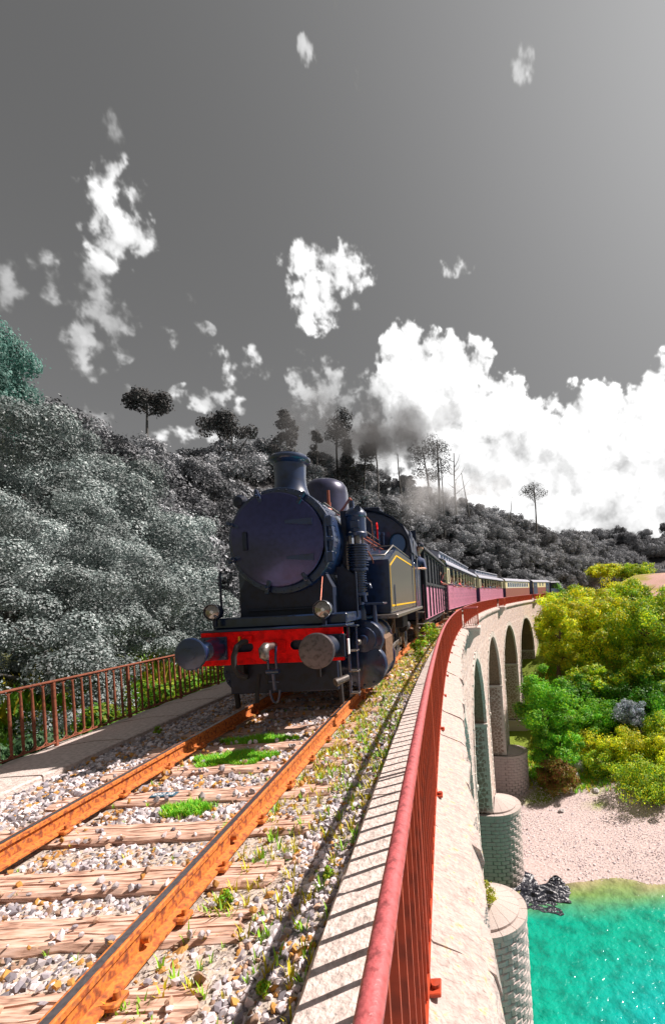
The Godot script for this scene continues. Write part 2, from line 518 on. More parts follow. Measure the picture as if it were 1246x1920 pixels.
const CLOUDS := [
	[-33.1, 38.5, 1.9, 1.7, 1.00, 0.50, 0.95],
	[-34.2, 35.8, 3.3, 2.0, 1.10, 0.30, 1.05],
	[-35.1, 33.6, 2.8, 1.7, 1.00, 0.45, 1.00],
	[-31.5, 34.8, 1.8, 1.1, 0.80, 0.70, 0.90],
	[-37.9, 32.4, 1.1, 1.2, 0.70, 0.80, 0.70],
	[-37.0, 30.1, 3.4, 2.2, 0.85, 0.90, 0.56],
	[-35.3, 28.5, 2.7, 2.7, 0.95, 0.75, 0.62],
	[-36.6, 25.6, 2.1, 2.0, 0.90, 0.80, 0.62],
	[-36.4, 23.6, 1.1, 1.2, 0.90, 0.80, 0.66],
	[-33.9, 27.5, 1.3, 2.1, 0.60, 0.95, 0.55],
	[-14.3, 36.3, 2.8, 1.6, 1.05, 0.30, 1.10],
	[-9.9, 36.0, 3.8, 1.8, 1.00, 0.40, 1.05],
	[-13.4, 33.2, 3.5, 2.7, 1.10, 0.25, 1.15],
	[-12.6, 31.6, 2.1, 1.3, 1.00, 0.40, 1.00],
	[-8.0, 37.0, 1.9, 0.8, 0.90, 0.60, 0.95],
	[-10.3, 32.5, 1.7, 1.1, 0.90, 0.50, 0.95],
	[-22.5, 26.0, 2.8, 2.1, 0.90, 0.60, 0.90],
	[-25.1, 22.8, 3.6, 1.2, 0.85, 0.70, 0.85],
	[-19.8, 26.0, 0.9, 0.8, 0.80, 0.70, 0.80],
	[-21.6, 27.2, 1.3, 1.0, 0.80, 0.60, 0.90],
	[-13.5, 24.9, 3.2, 3.0, 0.90, 0.75, 0.70],
	[-14.2, 22.4, 3.0, 1.7, 0.80, 0.80, 0.65],
	[-2.3, 27.8, 4.2, 3.1, 1.30, 0.10, 1.25],
	[3.3, 26.5, 4.4, 3.0, 1.30, 0.10, 1.20],
	[-0.3, 24.0, 7.5, 4.5, 1.50, 0.10, 1.25],
	[5.4, 22.2, 5.7, 4.3, 1.40, 0.10, 1.25],
	[10.2, 20.2, 5.3, 3.5, 1.30, 0.15, 1.20],
	[16.9, 19.1, 6.2, 3.6, 1.30, 0.15, 1.20],
	[21.9, 17.5, 6.3, 3.8, 1.40, 0.12, 1.20],
	[27.4, 18.6, 5.1, 4.2, 1.40, 0.12, 1.20],
	[31.7, 19.1, 5.9, 5.5, 1.40, 0.12, 1.20],
	[11.2, 14.7, 19.9, 5.8, 1.60, 0.10, 1.20],
	[21.5, 11.0, 18.8, 6.5, 1.60, 0.10, 1.20],
	[33.6, 10.2, 11.2, 8.6, 1.60, 0.10, 1.15],
	[-12.3, 50.0, 1.4, 0.7, 0.75, 0.70, 0.60],
	[-6.5, 49.1, 1.0, 0.7, 0.60, 0.90, 0.40],
	[13.6, 48.4, 2.0, 1.0, 0.85, 0.70, 0.60],
	[4.3, 35.9, 1.9, 0.8, 0.90, 0.60, 0.85],
	[-42.6, 29.0, 1.2, 2.2, 0.85, 0.90, 0.55],
	[-34.0, 41.8, 1.2, 1.1, 0.55, 0.95, 0.40],
	[-33.4, 21.7, 0.9, 1.0, 0.80, 0.80, 0.58],
	[-27.0, 31.4, 0.8, 1.0, 0.60, 0.90, 0.50],
	[-28.8, 27.7, 1.4, 0.7, 0.70, 0.80, 0.60],
	[-26.3, 29.2, 1.2, 0.6, 0.70, 0.80, 0.60],
	[-30.2, 28.2, 0.8, 0.5, 0.70, 0.80, 0.60],
	[-15.9, 27.9, 0.6, 0.5, 0.60, 0.80, 0.60],
	[-36.1, 20.1, 0.9, 1.3, 0.60, 0.95, 0.47],
	[-9.6, 52.4, 1.5, 0.3, 0.50, 0.90, 0.35],
	[-27.3, 18.6, 3.8, 1.0, 1.00, 0.40, 0.95],
	[-20.0, 17.9, 3.6, 0.8, 0.70, 0.60, 0.80],
	[-7.4, 17.8, 4.0, 2.4, 1.00, 0.50, 0.85],
	[23.1, 8.1, 7.4, 2.3, 2.40, 0.30, 0.62],
	[8.3, 16.0, 5.3, 2.6, 2.20, 0.30, 0.72],
	[-0.5, 21.1, 4.0, 2.6, 1.60, 0.30, 0.85],
	[17.4, 13.4, 5.5, 2.5, 2.00, 0.30, 0.78],
	[27.0, 12.5, 3.2, 2.8, 2.00, 0.30, 0.75],
	[-7.7, 22.8, 4.3, 3.2, 1.30, 0.75, 0.36],
	[-10.1, 20.8, 3.2, 2.3, 1.10, 0.80, 0.40],
	[-4.6, 20.1, 4.0, 2.2, 1.40, 0.60, 0.60]
]

func sky_light(az: float, el: float) -> float:      # grey air, brighter towards the sun and the horizon
	var a := deg_to_rad(az)
	var e := deg_to_rad(el)
	var d := Vector3(sin(a) * cos(e), sin(e), -cos(a) * cos(e))
	var ang := rad_to_deg(d.angle_to(sun_dir()))
	return 0.054 + 0.375 * exp(-pow(ang / 33.0, 1.7)) + 0.145 * exp(-maxf(el, 0.0) / 24.0)

func sky_texture() -> ImageTexture:
	var W := 4096
	var H := 2048
	var low := Image.create(258, 128, false, Image.FORMAT_RGBF)      # one column more on either side, so that the seam does not show
	for y in 128:
		var el := 90.0 - (y + 0.5) / 128.0 * 180.0
		for x in 258:
			var az := (x - 0.5) / 256.0 * 360.0
			var L := sky_light(az, el)
			if el < 0.0: L = 0.13
			low.set_pixel(x, y, Color(L, L, L * 1.01))
	low.resize(W / 256 * 258, H, Image.INTERPOLATE_BILINEAR)
	low = low.get_region(Rect2i(W / 256, 0, W, H))
	# clouds in the part of the sky where they stand
	var ppd := W / 360.0
	var ax0 := -62.0; var ax1 := 62.0; var ey0 := -2.0; var ey1 := 58.0
	var w := int((ax1 - ax0) * ppd)
	var h := int((ey1 - ey0) * ppd)
	var f1 := FastNoiseLite.new()
	f1.seed = 11; f1.frequency = 0.016; f1.fractal_octaves = 6; f1.fractal_gain = 0.55
	f1.noise_type = FastNoiseLite.TYPE_SIMPLEX_SMOOTH
	f1.domain_warp_enabled = true; f1.domain_warp_amplitude = 25.0; f1.domain_warp_frequency = 0.02
	var n1 := f1.get_image(w, h, false, false, false).get_data()
	var f2 := FastNoiseLite.new()
	f2.seed = 23; f2.frequency = 0.05; f2.fractal_octaves = 4
	f2.noise_type = FastNoiseLite.TYPE_SIMPLEX_SMOOTH
	var n2 := f2.get_image(w, h, false, false, false).get_data()
	var mask := PackedFloat32Array(); mask.resize(w * h)
	var soft := PackedFloat32Array(); soft.resize(w * h)
	var brt := PackedFloat32Array(); brt.resize(w * h)
	for b in CLOUDS:
		var cx: float = (b[0] - ax0) * ppd
		var cy: float = (ey1 - b[1]) * ppd
		var rx: float = b[2] * ppd * 1.35
		var ry: float = b[3] * ppd * 1.35
		var st: float = b[4]
		for y in range(maxi(0, int(cy - ry)), mini(h, int(cy + ry) + 1)):
			var dy := (y - cy) / ry
			for x in range(maxi(0, int(cx - rx)), mini(w, int(cx + rx) + 1)):
				var dx := (x - cx) / rx
				var q := 1.0 - dx * dx - dy * dy
				if q <= 0.0: continue
				q *= st
				var i := y * w + x
				var tot := mask[i] + q
				var k := q / tot
				soft[i] += (b[5] - soft[i]) * k
				brt[i] += (b[6] - brt[i]) * k
				mask[i] = maxf(mask[i], q) + 0.25 * minf(mask[i], q)
	var bytes := low.get_data()
	var px0 := int(ax0 * ppd)
	var py0 := int((90.0 - ey1) * ppd)
	var fl := low
	for y in h:
		for x in w:
			var i := y * w + x
			var m := mask[i]
			if m <= 0.0: continue
			var a := n1[i] / 255.0 - 0.5
			var c := n2[i] / 255.0 - 0.5
			var s := soft[i]
			var dn := m + a * (2.5 + s * 2.0) + c * (1.0 + s) - 0.36 - 0.16 * s
			var al := smoothstep(0.0, 0.3 + 1.05 * s, dn) * (1.0 - 0.3 * s * s)
			if al <= 0.002: continue
			var lit := (a - (n1[clampi(i + 14 - 10 * w, 0, w * h - 1)] / 255.0 - 0.5)) * 1.3 + c * 0.25
			var v := 0.68 * brt[i] * (0.7 + 0.3 * smoothstep(0.0, 1.0, dn) + lit * (0.8 + s * 0.4))
			var xx := posmod(px0 + x, W)
			var bg := fl.get_pixel(xx, py0 + y).r
			var L := bg + (v - bg) * al * (1.0 - 0.25 * s)
			fl.set_pixel(xx, py0 + y, Color(L, L, L))
	return ImageTexture.create_from_image(low)


# ---------------------------------------------------------------- ground
var hill_noise := FastNoiseLite.new()

func ridge_height(s: float) -> float:
	var p := [[-60, 8], [20, 10], [40, 16.5], [60, 22], [80, 25.5], [100, 26.5], [120, 27.5], [140, 27], [160, 26.5], [180, 24.5], [200, 21], [215, 13], [240, 8], [400, 8]]
	for i in p.size() - 1:
		if s < p[i + 1][0]:
			return lerpf(p[i][1], p[i + 1][1], clampf((s - p[i][0]) / float(p[i + 1][0] - p[i][0]), 0, 1))
	return 8.0

func ground(s: float, w: float) -> float:
	var nz := hill_noise.get_noise_2d(s, w * 1.0 + 300.0)
	var y: float
	var bed := RIVER + 0.7 + nz * 0.5
	# river bed: falls to the water on the near side
	bed -= 3.0 * smoothstep(46.0, 25.0, s - 0.3 * w + nz * 1.6)
	bed += 1.8 * smoothstep(54.0, 70.0, s)
	var near_bank := smoothstep(4.0, -4.0, s)
	var far_bank := smoothstep(66.0, 116.0, s + 0.1 * w)
	y = lerpf(bed, -3.0, far_bank)
	y = lerpf(y, -2.5, near_bank * smoothstep(10.0, -2.0, w))
	if s > 112.0:
		y += 7.5 * smoothstep(118.0, 165.0, s) * smoothstep(3.0, 12.0, w)
	if w < -4.0:
		var a := -w
		var k := smoothstep(14.0, 26.0, s)
		var foot := lerpf(-1.6, -20.0, k)
		if s > 100.0: foot = lerpf(foot, -1.0, smoothstep(100.0, 118.0, s))
		var top := ridge_height(s)
		var t := clampf((a - 6.0) / 27.0, 0.0, 1.0)
		var up := lerpf(foot, top, pow(t, 0.8))
		if a > 33.0: up = top - (a - 33.0) * 0.12
		var edge := smoothstep(3.5, 5.5, a)
		y = lerpf(lerpf(y, foot, k * 0.0 + (1.0 - k)), up, edge) + nz * 1.6 * t
	elif w < -1.0 and s < 26.0:
		y = lerpf(y, -1.6, smoothstep(-1.0, -4.0, w) * (1.0 - smoothstep(14.0, 26.0, s)))
	if s > 104.0 and absf(w) < 5.0:
		y = lerpf(y, -0.75, smoothstep(104.0, 116.0, s))
	# far ridge beyond the bend
	var p := tp(s, w, 0)
	var d := -p.z
	if d > 160.0:
		var far := 30.0 * smoothstep(175.0, 290.0, d) * smoothstep(20.0, 60.0, p.x) + nz * 3.0 * smoothstep(175.0, 230.0, d)
		y = maxf(y, far)
	return y

func build_ground() -> void:
	hill_noise.seed = 4
	hill_noise.frequency = 0.03
	hill_noise.fractal_octaves = 4
	# wooded hillside, river bed and banks, out to the far ridge: one sheet
	var svals := []
	var s := -60.0
	while s < 420.0:
		svals.append(s)
		s += 1.5 if s < 75.0 and s > -10.0 else (3.0 if s < 180.0 else 8.0)
	var wvals := []
	var w := -170.0
	while w <= 90.0:
		wvals.append(w)
		w += 1.25 if absf(w) < 34.0 else 6.0
	var b := MB.new()
	var cols := []
	var rows := []
	for si in svals:
		var line := []
		var cl := []
		for wi in wvals:
			var wl: float = wi if si < 170.0 else wi * (1.0 + (si - 170.0) * 0.004)
			if wl > 150.0: wl = 150.0
			var y := ground(si, wl)
			line.append(tp(si, wl, y))
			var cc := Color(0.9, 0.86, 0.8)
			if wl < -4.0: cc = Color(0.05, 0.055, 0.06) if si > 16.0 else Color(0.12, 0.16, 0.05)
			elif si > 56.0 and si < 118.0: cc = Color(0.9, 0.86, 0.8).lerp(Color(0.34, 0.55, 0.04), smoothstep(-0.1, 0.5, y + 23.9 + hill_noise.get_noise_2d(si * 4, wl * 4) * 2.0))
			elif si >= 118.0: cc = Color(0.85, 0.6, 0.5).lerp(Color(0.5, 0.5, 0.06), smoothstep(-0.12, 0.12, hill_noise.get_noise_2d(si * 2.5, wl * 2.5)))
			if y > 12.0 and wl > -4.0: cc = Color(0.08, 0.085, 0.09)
			cl.append(cc)
		rows.append(line); cols.append(cl)
	var nr := []
	for i in rows.size():
		var line := []
		for j in wvals.size():
			var du: Vector3 = rows[mini(i + 1, rows.size() - 1)][j] - rows[maxi(i - 1, 0)][j]
			var dv: Vector3 = rows[i][mini(j + 1, wvals.size() - 1)] - rows[i][maxi(j - 1, 0)]
			var f := du.cross(dv).normalized()
			line.append(f if f.y > 0 else -f)
		nr.append(line)
	for i in rows.size() - 1:
		for j in wvals.size() - 1:
			var at := b.c.size()
			b.quad_n(rows[i][j], rows[i][j + 1], rows[i + 1][j + 1], rows[i + 1][j], nr[i][j], nr[i][j + 1], nr[i + 1][j + 1], nr[i + 1][j])
			var look := {}
			for q in [[i, j], [i, j + 1], [i + 1, j + 1], [i + 1, j]]:
				look[rows[q[0]][q[1]]] = cols[q[0]][q[1]]
			for k in range(at, b.c.size()):
				b.c[k] = look[b.v[k]]
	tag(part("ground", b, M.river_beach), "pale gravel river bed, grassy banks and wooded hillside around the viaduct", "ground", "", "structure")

	# plain ground out to the horizon
	var pl := MB.new()
	pl.quad(Vector3(-1500, -27.6, 1500), Vector3(1500, -27.6, 1500), Vector3(1500, -27.6, -1500), Vector3(-1500, -27.6, -1500), Vector3.UP)
	pl.tint = Color(0.15, 0.15, 0.15)
	for k in pl.c.size(): pl.c[k] = Color(0.15, 0.15, 0.15)
	tag(part("terrain", pl, M.river_beach), "dark land far beyond the valley", "terrain", "", "structure")

	# water: shallow and brown along the shore, deep and turquoise away from it
	var wt := MB.new()
	var wr := []
	var wc := []
	for i in 60:
		var si := -50.0 + i * 1.75
		var line := []
		var cl := []
		for j in 60:
			var wi := -6.0 + j * 1.8
			line.append(tp(si, wi, RIVER))
			var depth := RIVER - ground(si, wi)
			var sh := clampf(depth / 1.9, 0.0, 1.0)
			var cc := Color(0.42, 0.34, 0.2).lerp(Color(0.2, 0.3, 0.08), smoothstep(0.0, 0.1, sh))
			cc = cc.lerp(Color(0.0, 0.33, 0.22), smoothstep(0.07, 0.34, sh))
			cc = cc.lerp(Color(0.0, 0.42, 0.56), smoothstep(38.0, 20.0, si) * smoothstep(4.0, 17.0, wi))
			cl.append(cc)
		wr.append(line); wc.append(cl)
	for i in 59:
		for j in 59:
			var at := wt.c.size()
			wt.quad_n(wr[i][j], wr[i][j + 1], wr[i + 1][j + 1], wr[i + 1][j], Vector3.UP, Vector3.UP, Vector3.UP, Vector3.UP)
			var look := {}
			for q in [[i, j], [i, j + 1], [i + 1, j + 1], [i + 1, j]]:
				look[wr[q[0]][q[1]]] = wc[q[0]][q[1]]
			for k in range(at, wt.c.size()):
				wt.c[k] = look[wt.v[k]]
	tag(part("river_water", wt, M.river_water), "turquoise green river beside the bridge piers", "river", "", "structure")

# ---------------------------------------------------------------- the viaduct
const SPRING := -10.15
const ARCH_R := 6.75
const PIER_AT := [9.0, 26.0, 43.0, 60.0, 77.0, 94.0, 111.0]
const BRIDGE_END := 128.0
const DECK_Y := -0.22

func face_w(y: float) -> float:
	return 2.2 + 0.012 * maxf(0.0, SPRING - y)

func arch_bottom(s: float) -> float:       # underside of the arch that s lies in; the pier goes down where this is very low
	for i in 6:
		var c: float = PIER_AT[i] + 8.5
		if absf(s - c) < ARCH_R:
			return SPRING + sqrt(ARCH_R * ARCH_R - (s - c) * (s - c))
	return -100.0

func build_viaduct() -> void:
	var vd := thing("viaduct", "pale stone railway viaduct of tall round arches curving away over the river", "viaduct", Transform3D(Basis(), tp(60, 0, 0)))
	var off := -vd.position
	# -- deck and face walls
	for side in [1, -1]:
		var b := MB.new()
		var rows := []
		var ss := []
		var s := -30.0
		while s < BRIDGE_END + 0.01:
			ss.append(s)
			s += 0.25 if (s > 8.0 and s < 114.0) else 1.0
		for i in ss.size() - 1:
			var mid: float = (ss[i] + ss[i + 1]) * 0.5
			if arch_bottom(mid) < -50.0:
				continue
			var w: float = 2.2 if side > 0 else -3.3
			b.quad_n(tp(ss[i], w, -0.7) + off, tp(ss[i + 1], w, -0.7) + off, tp(ss[i + 1], w, maxf(arch_bottom(ss[i + 1]), SPRING)) + off, tp(ss[i], w, maxf(arch_bottom(ss[i]), SPRING)) + off,
				_out(ss[i], side), _out(ss[i + 1], side), _out(ss[i + 1], side), _out(ss[i], side))
		for k in PIER_AT.size() + 1:      # solid lengths above the piers and at the two ends
			var a0: float = PIER_AT[k] - 1.75 if k < PIER_AT.size() else PIER_AT[-1] + 1.75
			var a1: float = a0 + 3.5
			if k == 0: a0 = -30.0
			if k == PIER_AT.size(): a1 = BRIDGE_END
			if k == PIER_AT.size(): a0 = PIER_AT[-1] + 1.75
			var m := maxi(2, int((a1 - a0) / 0.9))
			for i in m:
				var p0 := lerpf(a0, a1, float(i) / m)
				var p1 := lerpf(a0, a1, float(i + 1) / m)
				var w: float = 2.2 if side > 0 else -3.3
				var yb := SPRING if (k > 0 and k < PIER_AT.size()) else -27.0
				b.quad_n(tp(p0, w, -0.7) + off, tp(p1, w, -0.7) + off, tp(p1, w, yb) + off, tp(p0, w, yb) + off, _out(p0, side), _out(p1, side), _out(p1, side), _out(p0, side))
		var o := part("spandrel_wall", b, M.rubble_wall, vd)
		if side > 0: tag(o, "sunlit rubble stone face above the arches on the river side")

	# -- arch barrels, rings of white voussoirs, piers
	for i in 6:
		var c: float = PIER_AT[i] + 8.5
		var b := MB.new()
		var m := 28
		for j in m:
			var p0 := PI * j / m
			var p1 := PI * (j + 1) / m
			for q in 4:
				var w0 := lerpf(-3.3, 2.2, q / 4.0)
				var w1 := lerpf(-3.3, 2.2, (q + 1) / 4.0)
				var nn0 := (tp(c, 0, 0) - tp(c + cos(p0), 0, 0)).normalized() * absf(cos(p0)) + Vector3(0, -sin(p0), 0)
				var nn1 := (tp(c, 0, 0) - tp(c + cos(p1), 0, 0)).normalized() * absf(cos(p1)) + Vector3(0, -sin(p1), 0)
				b.quad_n(tp(c + ARCH_R * cos(p0), w0, SPRING + ARCH_R * sin(p0)) + off, tp(c + ARCH_R * cos(p1), w0, SPRING + ARCH_R * sin(p1)) + off,
					tp(c + ARCH_R * cos(p1), w1, SPRING + ARCH_R * sin(p1)) + off, tp(c + ARCH_R * cos(p0), w1, SPRING + ARCH_R * sin(p0)) + off, nn0, nn1, nn1, nn0)
		part("arch_barrel", b, M.soffit_brick, vd)
		var vr := MB.new()
		var nst := 46
		for j in nst:
			var p0 := PI * (j + 0.04) / nst
			var p1 := PI * (j + 0.96) / nst
			var ro := ARCH_R + (0.62 if j % 2 == 0 else 0.5)
			var pr := 2.2 + rng.randf_range(0.05, 0.09)
			var P := []
			for rr in [ARCH_R - 0.03, ro]:
				for pp in [p0, p1]:
					for ww in [2.0, pr]:
						P.append(tp(c + rr * cos(pp), ww, SPRING + rr * sin(pp)) + off)
			var nf := tframe(c, 0, 0).basis.x
			vr.quad(P[1], P[3], P[7], P[5], nf)
			vr.quad(P[0], P[1], P[3], P[2], -(P[4] - P[0]))
			vr.quad(P[4], P[5], P[7], P[6], P[4] - P[0])
			vr.quad(P[0], P[1], P[5], P[4], P[0] - P[2])
			vr.quad(P[2], P[3], P[7], P[6], P[2] - P[0])
		tag(part("voussoir", vr, M.white_stone, vd), "", "", "", "stuff")
	var cap_y := [-13.0, -16.3, -18.2, -19.0, -19.2, -15.0, -10.0]
	for i in PIER_AT.size():
		_pier(vd, off, i, PIER_AT[i], cap_y[i])

	# -- deck slab under the ballast, parapets
	var dk := MB.new()
	var s := -30.0
	while s < BRIDGE_END:
		var e := s + 1.0
		dk.quad_n(tp(s, -3.3, -0.62) + off, tp(e, -3.3, -0.62) + off, tp(e, 2.2, -0.62) + off, tp(s, 2.2, -0.62) + off, Vector3.UP, Vector3.UP, Vector3.UP, Vector3.UP)
		s += 1.0
	part("deck_slab", dk, M.mortar_core, vd)
	var variants := [_slab_mesh(0), _slab_mesh(1), _slab_mesh(2)]
	var variants_c := [_cornice_mesh(0), _cornice_mesh(1), _cornice_mesh(2), _cornice_mesh(3)]
	var variants_l := [_left_mesh(0), _left_mesh(1)]
	var at := -3.0
	var k := 0
	while at < BRIDGE_END:
		var xf := tframe(at, 0, 0)
		xf.origin += off
		var sc := Transform3D(Basis.from_scale(Vector3(1, 1, 1.0)), Vector3(0, rng.randf_range(-0.006, 0.006), 0))
		inst("kerb_stone", variants[k % 3], M.kerb_stone, vd, xf * sc)
		inst("cornice_stone", variants_c[(k * 7 + k / 3) % 4], M.cornice_stone, vd, xf * Transform3D(Basis(), Vector3(rng.randf_range(-0.015, 0.015), rng.randf_range(-0.008, 0.008), 0)))
		inst("edge_stone", variants_l[k % 2], M.kerb_stone, vd, xf)
		at += 1.2
		k += 1
	# corbel blocks that carry the refuges
	for p in [26.3, 60.3, 94.3]:
		var cb := MB.new()
		for t in [-0.55, 0.55]:
			cb.prism(PackedVector2Array([Vector2(2.1, -0.55), Vector2(3.05, -0.55), Vector2(3.05, -0.8), Vector2(2.7, -1.0), Vector2(2.45, -1.5), Vector2(2.1, -1.6)]), t - 0.18, t + 0.18)
		cb.box(Vector3(2.7, -0.46, 0), Vector3(0.8, 0.16, 1.7), 0.02)
		var xf := tframe(p, 0, 0)
		xf.origin += off
		part("refuge_corbel", cb, M.white_stone, vd, xf)

func _out(s: float, side: int) -> Vector3:
	return tframe(s, 0, 0).basis.x * side

func _rows_block(b: MB, prof: Array, z0: float, z1: float, jit: float, sd: int, gap := 0.008) -> void:
	# a stone that runs along the track: an outline across it, roughened, with its two ends closed
	var r := RandomNumberGenerator.new()
	r.seed = sd
	var m := 6
	var rows := []
	for i in m + 1:
		var z := lerpf(z0 + gap, z1 - gap, float(i) / m)
		var line := []
		for p in prof:
			line.append(Vector3(p.x + r.randf_range(-jit, jit) * p.z, p.y + r.randf_range(-jit, jit) * p.z, z))
		rows.append(line)
	var ctr := Vector3()
	for p in prof: ctr += Vector3(p.x, p.y, 0) / prof.size()
	for i in m:
		for j in prof.size() - 1:
			var mid: Vector3 = (rows[i][j] + rows[i][j + 1]) * 0.5
			b.quad(rows[i][j], rows[i][j + 1], rows[i + 1][j + 1], rows[i + 1][j], Vector3(mid.x - ctr.x, mid.y - ctr.y, 0))
	for e in [0, m]:
		for j in range(1, prof.size() - 1):
			var f := Vector3(0, 0, -1 if e == 0 else 1)
			b.tri(rows[e][0], rows[e][j], rows[e][j + 1], f, f, f)

func _slab_mesh(k: int) -> ArrayMesh:
	var b := MB.new()
	_rows_block(b, [Vector3(1.63, -0.55, 0), Vector3(1.63, -0.1, 0.6), Vector3(1.65, -0.07, 0.3), Vector3(1.85, -0.065, 0.25), Vector3(2.03, -0.075, 0.3), Vector3(2.05, -0.1, 0.3), Vector3(2.05, -0.55, 0)], -0.6, 0.6, 0.01, 70 + k, 0.004)
	return b.mesh()

func _cornice_mesh(k: int) -> ArrayMesh:
	var b := MB.new()
	_rows_block(b, [Vector3(2.052, -0.68, 0), Vector3(2.052, -0.3, 0.2), Vector3(2.13, -0.32, 0.2), Vector3(2.15, -0.345, 0.3), Vector3(2.28, -0.41, 0.5), Vector3(2.4, -0.47, 1.0), Vector3(2.455, -0.53, 2.2), Vector3(2.47, -0.62, 2.6), Vector3(2.44, -0.72, 2.6), Vector3(2.33, -0.8, 1.5), Vector3(2.15, -0.82, 0)], -0.6, 0.6, 0.012, 90 + k, 0.004)
	return b.mesh()

func _left_mesh(k: int) -> ArrayMesh:
	var b := MB.new()
	_rows_block(b, [Vector3(-2.08, -0.6, 0), Vector3(-2.08, -0.2, 0.5), Vector3(-2.1, -0.18, 0.4), Vector3(-2.5, -0.185, 0.5), Vector3(-3.0, -0.24, 0.5), Vector3(-3.22, -0.27, 1.0), Vector3(-3.42, -0.36, 1.0), Vector3(-3.45, -0.6, 0)], -0.6, 0.6, 0.012, 110 + k, 0.004)
	return b.mesh()

